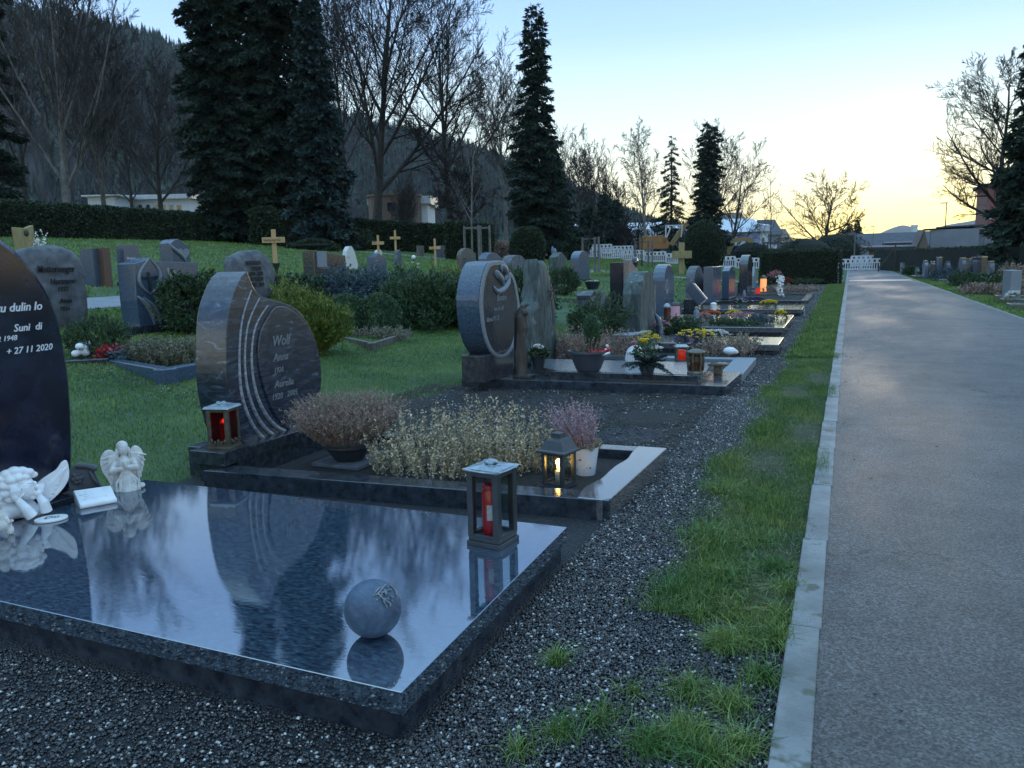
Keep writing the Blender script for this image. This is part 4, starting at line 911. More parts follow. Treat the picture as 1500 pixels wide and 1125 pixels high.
def rock(name, label, px, X, th, m_, group=None, lump=.02, cat_='headstone', text=None):
    o = outline(px, X, 2, True); nf = len(o); t = thing(name, label, cat_, (X - th / 2, o[0][0], min(b for a, b in o)), group=group)
    cy = sum(a for a, b in o) / nf; cz = sum(b for a, b in o) / nf; mb = MB(); rings = []
    for (x, k) in ((X, .0), (X, .55), (X - .01, .9), (X - th * .25, 1.), (X - th * .75, .98), (X - th, .85), (X - th, .0)):
        if k == 0: rings.append([(x, cy, cz)]); continue
        rings.append([(x + random.uniform(-1, 1) * lump, cy + (a - cy) * k * (1 + random.uniform(-1, 1) * lump), cz + (b - cz) * k * (1 + random.uniform(-1, 1) * lump)) for a, b in o])
    vs = [rings[0][0]]; fs = []; off = 1
    for r in rings[1:-1]: vs += r
    vs.append(rings[-1][0]); nr = len(rings) - 2
    for i in range(nf): fs.append((0, off + i, off + (i + 1) % nf))
    for r in range(nr - 1):
        for i in range(nf): fs.append((off + r * nf + i, off + (r + 1) * nf + i, off + (r + 1) * nf + (i + 1) % nf, off + r * nf + (i + 1) % nf))
    e_ = len(vs) - 1
    for i in range(nf): fs.append((e_, off + (nr - 1) * nf + (i + 1) % nf, off + (nr - 1) * nf + i))
    mb.add(vs, fs); mb.out('stone', m_, t, world=True, smooth=True)
    return t
rk = rock('rough_headstone', 'tall rough green-grey slate boulder used as headstone, with iron ornament', [(788, 378), (794, 384), (800, 382), (808, 398), (814, 420), (816, 450), (818, 490), (819, 530), (795, 536), (772, 538), (771, 510), (773, 480), (776, 455), (786, 440), (788, 410)], -3.55, .22, M['greenrock'])
rk.children[0].name = 'stone'
m_ = MB(); F2 = lambda x, y, d=.02: onX(x, y, -3.55 + d)
m_.tube([F2(806, 404), F2(808, 440), F2(811, 475)], .006, 6); m_.tube([F2(803, 426), F2(813, 425)], .008, 6)
for k in range(12): m_.tube([F2(811, 428), F2(811 + random.uniform(-7, 7), 428 + random.uniform(-12, 12), .06)], .004, 5)
m_.out('iron_ornament', M['bronze'], rk, world=True)

def pot(name, label, px, py, z, r1, h, mt, group=None, plants=()):
    c = at(px, py, z); s = depth(c) / FPX; t = thing(name, label, 'planter', c, group=group)
    R, H = r1 * s, h * s
    MB().lathe([(R * .55, 0), (R * .62, H * .08), (R * .95, H * .86), (R * 1.04, H * .9), (R * 1.04, H), (R * .94, H), (R * .9, H * .85)], n=22).out('pot', mt, t)
    for (nm, VF, mm, dz) in plants:
        V, F = VF; V = V.copy(); V[:, 2] += dz if dz is not None else H * .9; plantobj(nm, (V, F), mm, t)
    return t
zt = z3 + .086
pot('flower_pot', 'small dark pot with one white cyclamen beside the oval headstone', 789, 541, zt, 12, 22, M['potdark'], plants=[('leaves', bush((.11, .11, .07), 260, .045, .014), M['dgreen'], .17), ('petals', flowers(34, .05, .05, .06, .035), M['whitep'], .20)])
bw = pot('planter_bowl', 'wide blue-grey bowl planted with heather and a dwarf conifer', 862, 543, zt, 29, 30, M['potblue'], plants=[('heather', sprigs(130, .15, .22, .6, 26, .02, .004, .2), M['heather'], .19)])
c_ = bw.location
V, F = bush((.085, .085, .21), 3000, .035, .006, up=1.2); V[:, 2] += .40; V[:, 0] += .04; plantobj('dwarf_conifer', (V, F), M['mgreen'], bw)
sr = thing('santa_ornament', 'small red and white glazed ornament lying in the blue-grey bowl', 'ornament', (c_.x + .12, c_.y - .03, c_.z + .19))
MB().tube([(-.13, 0, .0), (-.05, -.02, .02), (.05, -.01, .015), (.10, 0, .03)], [.02, .035, .032, .02], 10).ball((.10, 0, .05), (.03, .03, .035)).out('body', M['redwax'], sr, smooth=True)
MB().tube([(-.14, -.03, .0), (-.04, -.05, .0), (.08, -.04, .0), (.14, -.02, .02)], [.012, .015, .015, .012], 8).ball((.10, -.0, .09), .018).ball((.09, -.025, .055), .013).out('trim', M['white'], sr, smooth=True)
t = thing('grey_shrub', 'silvery grey-brown shrub between the slate boulder and the dwarf conifer', 'shrub', at(838, 512, .2)); t.location.z = .05
plantobj('foliage', stems(130, (.28, .2), .5, 40, .03, .006), M['heather'], t)
# spruce twig arrangement
c_ = at(948, 549, zt); s = depth(c_) / FPX
ar = thing('fir_arrangement', 'blue-green fir twig arrangement with yellow and white blooms on the stepped surround', 'arrangement', c_)
MB().lathe([(.06, 0), (.085, .10), (.09, .10), (.08, .09)], n=16).out('pot', M['potdark'], ar)
m_ = []
for k in range(30):
    a = k * 2.4; el_k = random.uniform(-.1, .9); L0 = random.uniform(.18, .30); D = np.array([math.cos(a) * math.cos(el_k), math.sin(a) * math.cos(el_k), math.sin(el_k)])
    t_ = rng.random(150)[:, None]; Pp = np.array([0, 0, .10]) + D * L0 * t_ + np.array([0, 0, -.16]) * t_ ** 2 * L0 * 2
    m_.append(leaves(Pp, unit(150) + D * .9, .030, .0035))
plantobj('fir_twigs', cat(m_), M['needleb'], ar)
V, F = bush((.13, .1, .08), 260, .04, .012); V[:, 2] += .26; V[:, 0] -= .02; plantobj('leaves', (V, F), M['mgreen'], ar)
V, F = flowers(26, .05, .05, .08, .035); V[:, 2] += .28; V[:, 0] -= .03; plantobj('yellow_blooms', (V, F), M['yellow'], ar)
V, F = flowers(16, .06, .05, .05, .03); V[:, 2] += .24; V[:, 0] += .10; plantobj('white_blooms', (V, F), M['whitep'], ar)
V, F = flowers(18, .05, .04, .06, .03); V[:, 2] += .27; V[:, 0] -= .12; plantobj('pink_blooms', (V, F), M['pinkp'], ar)
# white wing
P, s, r_, n_, q = fig(929, 531, zt); wg = thing('angel_figurine', 'white-blue angel wing figurine behind the fir twig arrangement', 'figurine', P); m_ = MB()
wc = cr([(918, 531), (917, 518), (922, 509), (932, 506), (940, 512), (942, 531)], 3, True); m_.poly([q(x, y, .02) for x, y in wc], [q(x, y, -.03) for x, y in wc])
for k in range(5): m_.tube([q(920 + k * 4, 530, .025), q(921 + k * 3.6, 518, .03), q(928 + k * 1.4, 510, .02)], [2 * s, 2.2 * s, 1 * s], 6)
m_.out('body', M['white'], wg, world=True, remesh=.006, smooth=True)
# red candle jar
c_ = at(998, 530, .12); s = depth(c_) / FPX
cj = thing('candle_jar', 'squat lantern jar with a red candle, left of the bronze lantern', 'lantern', c_, .3)
h0, h1 = lantern(cj, 19 * s, 26 * s, M['bronze'], M['bronze'], M['glass']); MB().box((0, 0, h1 + .008), (21 * s, 21 * s, .02), taper=.7).out('roof', M['zinc'], cj, bevel=.002)
MB().lathe([(0, h0), (6 * s, h0), (6 * s, h0 + 15 * s), (5 * s, h0 + 15 * s)], n=14).out('candle', M['redglow'], cj, smooth=True)
# bronze round lantern
c_ = at(1019, 547, zt); s = depth(c_) / FPX; R, H = 12 * s, 36 * s
bl2 = thing('grave_lantern', 'round bronze lantern with domed lid near the front of the stepped surround', 'lantern', c_)
MB().lathe([(R * 1.0, 0), (R * 1.05, .01), (R * .9, .03), (R * .9, H * .14)], n=22).out('base', M['bronze'], bl2)
m_ = MB()
for k in range(6):
    a = k * PI / 3 + .3; m_.tube([(R * .88 * math.cos(a), R * .88 * math.sin(a), H * .12), (R * .95 * math.cos(a), R * .95 * math.sin(a), H * .5), (R * .9 * math.cos(a), R * .9 * math.sin(a), H * .86)], R * .13, 8)
m_.lathe([(R * .93, H * .80), (R * .96, H * .82), (R * .96, H * .88), (R * .9, H * .88)], n=22); m_.out('frame', M['bronze'], bl2, smooth=False)
MB().lathe([(R * 1.14, H * .86), (R * 1.14, H * .89), (R * .95, H * .93), (R * .5, H * .99), (R * .1, H * 1.02), (0, H * 1.02)], n=24).out('lid', M['bronze'], bl2, smooth=False)
MB().lathe([(R * .78, H * .12), (R * .78, H * .84), (R * .7, H * .84)], n=20).out('glass_tube', mat('smoked_amber_glass', (.10, .055, .03), .15, trans=.5, ior=1.3), bl2, smooth=True)
# dark dish
c_ = at(1052, 548, z3 + .001); ds = thing('flower_dish', 'low dark square dish at the front corner of the stepped surround', 'dish', c_)
MB().box((0, 0, .05), (.09, .09, .10)).box((0, 0, .11), (.21, .16, .025)).out('dish', M['bronze'], ds, bevel=.004)
MB().box((0, 0, .1245), (.17, .12, .004)).out('water', M['kerblight'], ds)
# junipers behind the third grave
for (px, py, r, n_, lab) in ((868, 512, (.62, .5, .38), 9000, 'dark spreading juniper behind the blue-grey bowl'), (905, 490, (.40, .4, .30), 4000, 'low dark juniper at the foot of the black and brown stele')):
    P = at(px, py, .0); P = Vector((P.x, P.y + .2, .1)); t = thing('juniper_bush', lab, 'bush', P); V, F = fronds(r, n_ // 16, 26, .16, .04, .007, .35, .4); V[:, 2] += r[2] * .8
    plantobj('foliage', (V, F), M['dgreen'], t)
# ------------------------------------------------------------------ rows of graves
def ppm(P, ax_):
    P = Vector(P); A_ = pr(P); B_ = pr(P + Vector(ax_) * .2); return abs(B_[0] - A_[0]) / .2
PROF = {
 'flat': [(-.5, 1), (.5, 1)], 'slant': [(-.5, 1), (.5, .86)], 'rise': [(-.5, .84), (.5, 1)],
 'arch': [(-.5, .72)] + [(-.5 * math.cos(t), .72 + .28 * math.sin(t)) for t in np.linspace(.2, PI - .2, 9)] + [(.5, .72)],
 'round': [(-.42, .45)] + [(-.5 * math.cos(t), .5 + .5 * math.sin(t)) for t in np.linspace(0, PI, 13)] + [(.42, .45)],
 'gable': [(-.5, .84), (-.05, 1), (.5, .80)], 'wave': [(-.5, .88), (-.3, .97), (-.1, 1), (.1, .95), (.3, .86), (.5, .84)],
 'point': [(-.5, .6), (-.12, 1), (.12, .97), (.5, .55)], 'rough': [(-.46, .55), (-.5, .8), (-.34, .95), (-.05, 1), (.2, .96), (.42, .82), (.5, .5)],
 'taper': [(-.5, .3), (-.34, .8), (-.15, .98), (.05, 1), (.25, .8), (.5, .2)], 'shoulder': [(-.5, .7), (-.42, .86), (-.2, .98), (0, 1), (.25, .93), (.4, .8), (.5, .78)]}
stones_made = []
def gstone(label, px, py, hpx, fpx, spx, prof='flat', m_='blue', cat_='headstone', name='headstone', text=None, plinth=True, z=0., group=None, kind_=None, rz=0., tmat='letterg', cap=None, minw=.35):
    P = G(px, py) if z == 0 else at(px, py, z)
    D = depth(P); H = hpx * D / FPX; Wd = max(.12, fpx / max(ppm(P, (0, 1, 0)), 1e-3)); Th = max(.08, spx / ppm(P, (1, 0, 0)))
    Wd = min(Wd, 1.6); Th = min(Th, .45)
    t = thing(name, label, cat_, P, rz, group); o = [(a * Wd, b * H) for a, b in PROF[prof]]
    z0 = .10 if plinth else -.03
    pts = [(-.5 * Wd * (.9 if prof in ('round', 'taper', 'rough') else 1), z0)] + o + [(.5 * Wd * (.9 if prof in ('round', 'taper', 'rough') else 1), z0)]
    if pts[0][0] == pts[1][0] and pts[0][1] == pts[1][1]: pts = pts[1:]
    MB().faceX(pts[::-1], -Th, 0).out('stone', M[m_], t, bevel=.012 if D < 25 else 0)
    if plinth: MB().box((-Th / 2, 0, .035), (Th * 1.15 + .04, Wd * 1.1, .13)).out('plinth', M['kerbdark'], t)
    if text:
        mb = MB(); k = 0
        for ln_ in text:
            s_ = min(H * .11, Wd * .8 / max(3, len(ln_)) / .55); textX(mb, ln_, -Wd * .38, H * (.66 - .17 * k), .004, s_, .1, .02); k += 1
        mb.out('inscription', M[tmat], t)
    stones_made.append(t); return t
def border(label, pxs, z=.12, m_='kerbdark', name='grave_border', thick=.14, fill=True, group=None, x1=-3.6, full=False, Ylen=None):
    """pxs: pixel of the front near corner and front far corner at height z"""
    a, b = at(*pxs[0], z), at(*pxs[1], z); x0 = (a.x + b.x) / 2; ya, yb = a.y, b.y
    if Ylen: yb = ya + Ylen
    t = thing(name, label, 'grave border' if not full else 'grave slab', ((x0 + x1) / 2, (ya + yb) / 2, 0), group=group)
    if full: MB().slab([(x0, ya), (x0, yb), (x1, yb), (x1, ya)][::-1], z - .09, z).out('slab_top', M[m_], t, world=True, bevel=.006); MB().slab([(x0 - .03, ya + .03), (x0 - .03, yb - .03), (x1, yb - .03), (x1, ya + .03)][::-1], -.03, z - .09).out('plinth', M['kerbdark'], t, world=True)
    else:
        k = thick
        MB().slab([(x0, ya), (x0, yb), (x0 - k * 1.3, yb), (x0 - k * 1.3, ya)][::-1], -.03, z).out('front_kerb', M[m_], t, world=True, bevel=.006)
        MB().slab([(x0 - k * 1.3, ya), (x0 - k * 1.3, ya + k), (x1, ya + k), (x1, ya)][::-1], -.03, z - .004).out('side_kerb', M[m_], t, world=True, bevel=.006)
        MB().slab([(x0 - k * 1.3, yb - k), (x0 - k * 1.3, yb), (x1, yb), (x1, yb - k)][::-1], -.03, z - .004).out('side_kerb', M[m_], t, world=True, bevel=.006)
        MB().slab([(x0 - k * 1.3, ya + k), (x0 - k * 1.3, yb - k), (x1, yb - k), (x1, ya + k)][::-1], -.02, z - .05).out('soil', M['soil'], t, world=True)
    return t
border('weathered blue-grey grave border behind the bronze lantern', [(1083, 548), (1112, 524)], .10, 'rim', thick=.2)
border('dark granite grave border with pale tufts of dry grass on it', [(1140, 505), (1149, 494)], .16, 'kerblight', full=True)
border('pale wet granite grave slab crowded with pansies and an angel statuette', [(1150, 480), (1162, 461)], .17, 'kerblight', full=True)
border('wet granite grave slab carrying the tilted book stone and the straw star', [(1172, 453), (1182, 447)], .17, 'kerblight', full=True)
border('low dark grave border planted with heather and roses near the path hedge', [(1182, 440), (1192, 430)], .10, 'kerbdark')
border('farthest low stone border of the middle row, before the path hedge', [(1192, 424), (1196, 420)], .08, 'rim')
# stele S1: black slab and brown pillar with a ball
P = at(928, 492, .05); s = depth(P) / FPX; Xs = P.x
t = thing('headstone', 'slim stele of black slab joined to a tall reddish-brown pillar', 'headstone', P)
pw = 13 / ppm(P, (0, 1, 0)); bw_ = 19 / ppm(P, (1, 0, 0))
m_ = MB(); Hh = 108 * s
m_.faceX([(-pw / 2, -.05), (pw / 2, -.05), (pw / 2, Hh * .9), (pw * .25, Hh * .93), (-pw * .05, Hh * .97), (-pw * .2, Hh * 1.02), (-pw / 2, Hh * 1.02)], -.10, 0).out('pillar', mat('reddish_brown_stone', (.16, .115, .10), .5, (.24, .18, .16), None, 20.), t, bevel=.008)
m_ = MB(); x1 = -.10; m_.box((x1 - bw_ / 2, -.03, Hh * .66), (bw_, pw * .95, Hh * .66)).out('black_slab', M['black'], t, bevel=.01)
MB().box((-.15, 0, .0), (.5, pw * 1.6, .1)).out('plinth', M['kerbdark'], t)
MB().ball((-.02, pw * .28, Hh * .985), (.05, pw * .24, .10), 14, 9).out('ball', M['black'], t, smooth=True)
gstone('headstone with green-tinged arched top and carved ripples beside the brown pillar stele', 950, 502, 104, 22, 26, 'shoulder', 'greenrock', plinth=True)
gstone('narrow blue-grey headstone with tall half-round top between carved stone and open lawn', 980, 470, 82, 14, 17, 'arch', 'blue', text=['M S', '1950'])
gstone('rough grey headstone with pale rounded cap behind the tilted book stone', 1024, 446, 56, 14, 13, 'shoulder', 'greystone')
gstone('translucent blue-grey stepped headstone, middle of the far group', 1050, 447, 56, 14, 14, 'flat', 'blue')
gstone('small grey-green stone block standing before the stepped headstone', 1044, 444, 38, 8, 10, 'flat', 'greenrock')
gstone('dark slate headstone with pale flat cap, next to the stepped headstone', 1072, 440, 49, 9, 10, 'wave', 'blue')
gstone('tallest dark slim headstone beside the box-cut path hedge', 1098, 432, 58, 13, 12, 'arch', 'kerbdark')
gstone('slender light blue stone wedge just before the path hedge', 1106, 425, 34, 4, 4, 'point', 'rim')
gstone('dark book-shaped stone leaning by the orange lantern', 1098, 431, 18, 8, 14, 'slant', 'kerbdark', plinth=False)
# tilted book stone
P = at(1020, 455, .17); s = depth(P) / FPX
t = thing('tilted_book_stone', 'dark blue book-shaped stone tilted steeply, with pale lettered spine', 'headstone', P); m_ = MB()
a_, b_ = Vector((0, 0, .04)), Vector((0, 0, 0)); th = math.radians(-50)
def tl(x, y, z): return (x * math.cos(th) - z * math.sin(th), y, .04 + x * math.sin(th) + z * math.cos(th) + .34)
ww, hh, tt = 24 * s, 30 * s, .22
vs = [tl(x, y, z) for z in (-tt / 2, tt / 2) for x, y in ((-hh / 2, -.18), (hh / 2, -.18), (hh / 2, .18), (-hh / 2, .18))]
m_.add(vs, [(0, 3, 2, 1), (4, 5, 6, 7), (0, 1, 5, 4), (1, 2, 6, 5), (2, 3, 7, 6), (3, 0, 4, 7)]).out('stone', M['blue'], t, bevel=.01)
m_ = MB(); vs = [tl(x, y, z) for z in (tt / 2 + .002, tt / 2 + .012) for x, y in ((-hh / 2, -.16), (hh / 2, -.16), (hh / 2, .0), (-hh / 2, .0))]
m_.add(vs, [(0, 3, 2, 1), (4, 5, 6, 7), (0, 1, 5, 4), (1, 2, 6, 5), (2, 3, 7, 6), (3, 0, 4, 7)]).out('inscription_panel', M['rim'], t)
MB().box((-.1, 0, .12), (.34, .3, .3)).out('foot', M['kerbdark'], t)
m_ = MB()
for k in range(7): m_.add([tl(-hh / 2 + hh * (.1 + .125 * k) + dx, -.12 + dy, tt / 2 + .014) for dx, dy in ((0, 0), (hh * .07, 0), (hh * .07, .08), (0, .08))], [(0, 1, 2, 3)])
m_.out('inscription', M['letterd'], t)
# curved black stone + table-like bits
P = at(967, 497, .05); s = depth(P) / FPX
t = thing('curved_ornament', 'slim dark curved horn-shaped stone beside the carved headstone', 'ornament', P)
MB().tube(cr([(0, 0, 0), (.0, .02, 14 * s), (-.03, .0, 28 * s), (-8 * s, -.02, 38 * s)], 4), [.07, .07, .065, .065, .06, .06, .055, .05, .045, .04, .03, .02, .01], 10).out('stone', M['blue'], t, smooth=True)
P = at(916, 520, .08); s = depth(P) / FPX
t = thing('memorial_table', 'small light stone on a leg with a flat wing-shaped top', 'ornament', P)
MB().box((0, 0, 13 * s), (.07, .07, 26 * s)).out('leg', M['rim'], t, bevel=.005)
MB().poly([(-.16, -.1, 30 * s), (.10, -.12, 30 * s), (.34, .1, 35 * s), (-.1, .12, 31 * s)], [(-.16, -.1, 28 * s), (.10, -.12, 28 * s), (.34, .1, 33.5 * s), (-.1, .12, 29 * s)]).out('top', M['rim'], t)
P = G(880, 446); gstone('squat blue-grey boulder on the grave behind the dark juniper', 876, 452, 26, 22, 20, 'rough', 'greystone', plinth=False, cat_='boulder', name='boulder')
# flower patches on the far graves
FB = [(1020, 504, .16, .34, .2, .16, 60, .03, 'yellow', 'mound of yellow primroses at the rear of the narrow granite slab'), (1046, 501, .16, .26, .16, .14, 50, .03, 'whitep', 'white blooms beside the yellow primroses'),
      (945, 515, .1, .25, .2, .22, 50, .03, 'yellow', 'yellow flowers low behind the fir twig arrangement'),
      (1042, 468, .17, .22, .16, .14, 46, .035, 'orange', 'orange and yellow pansies beside the angel statuette'), (1030, 470, .17, .2, .16, .12, 46, .03, 'pinkp', 'pale pink pansies at the left end of the crowded slab'),
      (1075, 466, .17, .18, .14, .12, 36, .03, 'yellow', 'small yellow pansy clump in the middle of the crowded slab'), (1092, 470, .17, .42, .2, .12, 110, .028, 'pinkp', 'dusky pink heather patch in the middle of the crowded slab'),
      (1144, 466, .17, .12, .12, .12, 30, .035, 'yellow', 'lone yellow primrose near the front of the crowded slab'),
      (1100, 447, .17, .5, .22, .15, 130, .035, 'purple', 'purple pansy bed on the slab with the straw star'), (1126, 449, .17, .24, .16, .12, 60, .035, 'yellow', 'yellow pansies right of the purple bed'), (1085, 447, .17, .2, .16, .12, 46, .035, 'whitep', 'white pansies left of the purple bed'),
      (968, 492, .1, .2, .2, .2, 26, .03, 'pinkp', 'pinkish blooms in front of the curved dark stone'), (838, 432, .12, .9, .3, .2, 130, .05, 'yellow', 'yellow-green blooms on the grave behind the slate boulder'),
      (1135, 418, .12, .42, .3, .5, 90, .05, 'pinkp', 'tall pale pink rose bouquet beside the orange lantern'), (1153, 425, .12, .25, .25, .34, 30, .05, 'redp', 'red and white rose cluster left of the path hedge corner'), (1162, 412, .1, .7, .4, .42, 60, .05, 'whitep', 'scattered white blooms at the foot of the path hedge')]
for (px, py, z, rx, ry, h, n_, sz_, mm, lab) in FB:
    P = at(px, py, z); flowerbed('flower_patch', lab, 'flowers', P, rx, ry, h * 1.15, int(n_ * 1.2), sz_ * 1.2, M[mm], nl=int(160 + 300 * rx))
# plants on these graves
PL = [(1058, 520, .06, .42, .25, .30, 'heather', 120, 22, .03, 'feathery dry heather behind the bronze lantern'), (1088, 514, .06, .2, .2, .28, 'dry', 70, 24, .04, 'thin dry grass tuft beside the white pebble'),
      (905, 520, .1, .3, .25, .38, 'heather', 160, 26, .025, 'brownish heather clump left of the memorial table'), (1160, 428, .08, 1.0, .6, .3, 'heather', 330, 16, .05, 'purple-brown heather patch before the path hedge'),
      (1180, 415, .05, .8, .8, .3, 'dgreen', 260, 16, .06, 'dark low greenery right at the hedge corner'), (1115, 474, .17, .22, .2, .2, 'juniper', 150, 22, .03, 'silver-leaved plant near the front of the crowded slab'),
      (1075, 476, .17, .42, .16, .12, 'dgreen', 220, 18, .03, 'dark trailing greens along the edge of the crowded slab'), (998, 488, .1, .3, .25, .32, 'dgreen', 200, 22, .04, 'dark shrub below the two red lamps'),
      (1010, 508, .08, .2, .2, .25, 'purple', 70, 20, .035, 'dark purple-leaved clump left of the primroses')]
for (px, py, z, rx, ry, H, mm, n_, per, L_l, lab) in PL:
    P = at(px, py, z); t = thing('low_plant', lab, 'plant', P); V, F = stems(n_, (rx, ry), H, per, L_l, L_l * .25); plantobj('foliage', (V, F), M[mm], t)
# statuettes, lanterns, cup, stones, star
def statuette(label, px, py, z, hpx, mt):
    P = at(px, py, z); s = depth(P) / FPX; h = hpx * s; t = thing('angel_statuette', label, 'figurine', P)
    m_ = MB().tube([(0, 0, 0), (0, 0, h * .4), (0, 0, h * .7), (0, 0, h * .82)], [h * .2, h * .15, h * .17, h * .07], 12).ball((0, 0, h * .9), h * .11)
    for sg in (-1, 1): m_.ball((0, sg * h * .2, h * .6), (h * .06, h * .12, h * .28), 10, 8)
    m_.out('body', mt, t, remesh=max(.006, h * .03), smooth=True); return t
statuette('grey angel statuette on the left part of the crowded slab', 1020, 473, .17, 24, M['rim']); statuette('small grey statuette at the back of the purple pansy bed', 1090, 441, .14, 16, M['rim'])
def jar(label, px, py, z, wpx, hpx, mt, lid, grp=None):
    P = at(px, py, z); s = depth(P) / FPX; t = thing('grave_candle', label, 'candle', P, group=grp); R, H = wpx * s / 2, hpx * s
    MB().lathe([(R * .9, 0), (R, .01), (R, H * .75), (R * .8, H * .8)], n=14).out('cup', mt, t, smooth=False)
    MB().lathe([(R * 1.05, H * .78), (R * 1.05, H * .84), (R * .7, H * .95), (R * .15, H), (0, H)], n=14).out('lid', lid, t); return t
jar('orange glowing candle lantern with ring handle at the foot of the dark slim headstone', 1118, 427, .1, 9, 24, M['amber'], M['bronze'])
jar('short red-orange grave candle left of the glowing lantern', 1110, 430, .1, 7, 10, M['redglow'], M['metald'])
jar('white plastic cup beside the tilted book stone', 1045, 455, .17, 9, 12, M['white'], M['white'])
jar('dark red grave lamp on the left end of the crowded slab row, left one', 977, 472, .15, 10, 28, mat('dark_red_glass', (.08, .015, .015), .2), M['zinc'])
jar('pinkish patterned lamp with dark lid right of the dark red grave lamp', 989, 468, .15, 13, 26, M['pinkp'], M['metald'])
P = at(1069, 519, .11); t = thing('white_stone', 'small white rock lying on the weathered border behind the bronze lantern', 'stone', P); MB().ball((0, 0, .045), (.09, .07, .055), 9, 6).ball((.06, .03, .03), (.05, .05, .035), 8, 5).out('stone', M['white'], t, smooth=False)
P = at(1177, 456, .14); t = thing('straw_star', 'pale straw star leaning on the front edge of the granite slab', 'ornament', P); m_ = MB()
for k in range(5):
    a = k * PI / 5 + .3; m_.beam((.02 + .02 * k * .2, -.24 * math.cos(a), .08 + .24 * math.sin(a) * -1), (.02 + .02 * k * .2, .24 * math.cos(a), .08 + .24 * math.sin(a)), .02, .02)
m_.out('star', M['rim'], t)
# dark bush, left of the slate rock, and graves further left in the third row
gstone('grey rounded double headstone behind the oval swan stone', 724, 402, 32, 26, 12, 'shoulder', 'blue', plinth=True)
gstone('dark headstone with rough arched top left of the slate boulder', 760, 420, 46, 22, 14, 'arch', 'greystone')
gstone('gabled headstone with small flower relief between slate boulder and oval grey stone', 824, 416, 46, 14, 12, 'gable', 'greenrock')
gstone('oval grey granite headstone with stepped blue side, next to the planted bowl', 856, 412, 44, 15, 12, 'arch', 'blue')
pot('planted_bowl', 'dark bowl with white blooms before the oval grey headstone', 868, 424, G(868, 424).z + .12, 12, 12, M['potdark'], plants=[('blooms', flowers(44, .2, .2, .08, .06), M['whitep'], .18), ('leaves', bush((.22, .22, .1), 200, .06, .02), M['dgreen'], .18)])
P = G(811, 400); s = depth(P) / FPX; t = thing('blue_flower_sculpture', 'blue two-petalled metal sculpture above the middle graves', 'sculpture', P)
MB().tube([(0, 0, 0), (0, 0, 26 * s)], .03, 8).out('stem', M['metald'], t); MB().ball((0, -.12, 32 * s), (.05, .16, 7 * s), 12, 8).ball((0, .22, 31 * s), (.05, .24, 5 * s), 12, 8).out('petals', mat('blue_enamel', (.06, .11, .19), .4), t, smooth=True)
# stone edge strips of these rows
for (px, py, L0, lab) in ((900, 405, 6, 'pale stone edging strip left of the black and brown stele'), (845, 444, 4, 'pale edging of the grave behind the slate boulder')):
    P = G(px, py); t = thing('stone_edging', lab, 'stone edging', P); MB().box((0, 0, .05), (L0, .25, .14)).out('stone', M['kerblight'], t)
# wooden crosses
def cross(label, px, py, hpx, wpx, mt, bar=.72, w_=.09, group=None, txt=None, roof=False):
    P = G(px, py); s = depth(P) / FPX; H = hpx * s; t = thing('wooden_cross', label, 'cross', P, math.radians(-68 + random.uniform(-6, 6)), group=group)
    L0 = wpx * s * 1.08
    MB().box((0, 0, H / 2), (w_ * .6, w_, H)).out('post', mt, t, bevel=.004); MB().box((w_ * .5, 0, H * bar), (w_ * .5, L0, w_ * 1.35)).out('crossbar', mt, t, bevel=.004)
    if txt: m_ = MB(); textX(m_, txt, -L0 * .42, H * bar - w_ * .3, w_ * .77, w_ * .9, 0, .01, sx=min(1., L0 * .85 / (len(txt) * .5 * w_ * .9))); m_.out('inscription', M['letterd'], t)
    return t
cross('largest raw pine cross with name board, behind the pale boulder stone', 404, 394, 57, 30, M['wood'], .73, .15, txt='Hannelore Angela Riedl')
P = G(406, 410); t = thing('grave_vase', 'slim dark vase stuck in the ground at the foot of the largest cross', 'vase', P); MB().lathe([(.03, 0), (.05, .3), (.12, .5), (.11, .5)], n=12).out('vase', M['potdark'], t)
G4 = 'small raw pine crosses in the upper lawn'
cross('pine cross just left of the tallest thin one', 555, 381, 36, 16, M['wood'], .68, .12, G4, 'M S'); cross('tallest thin pine cross of the upper lawn', 580.5, 385, 47, 14, M['wood'], .76, .10, G4)
cross('pine cross rising above the big yew shrub', 638, 390, 40, 15, M['wood'], .66, .10, G4, 'A W'); cross('short pine cross behind the pinkish headstone', 676, 376, 22, 12, M['wood'], .45, .10, G4)
cross('thick aged yellow wooden cross beside the dome-clipped yew', 998, 402, 46, 26, M['woodd'], .62, .34); cross('small dark brown cross above the slate boulder', 797, 388, 24, 10, M['woodgrey'], .6, .1)

# ------------------------------------------------------------------ left lawn graves
def rockG(label, px, py, hpx, fpx, spx, m_, prof, text=None, **k): return gstone(label, px, py, hpx, fpx, spx, prof, m_, plinth=False, text=text, **k)
P = G(92, 482); Xr = P.x
r1 = rock('boulder_headstone', 'large pale rounded boulder headstone with dark faded lettering', [(34, 372), (55, 361), (85, 359), (110, 367), (123, 378), (129, 400), (131, 430), (134, 460), (128, 485), (90, 492), (50, 488), (38, 440), (34, 400)], Xr, .38, M['greystone'], lump=.012)
m_ = MB(); tpx(m_, 'Mutterweger', 55, 399, 10, Xr + .03, .1, .02, sx=.85); tpx(m_, 'Hermann', 74, 416, 8, Xr + .03, .1, .02); tpx(m_, '1932', 84, 427, 7, Xr + .03, .1, .02); tpx(m_, 'Anna', 88, 444, 7, Xr + .03, .1, .02); tpx(m_, '1936', 88, 455, 6, Xr + .03, .1, .02); m_.out('inscription', M['letterd'], r1, world=True)
P = G(40, 372); s = depth(P) / FPX
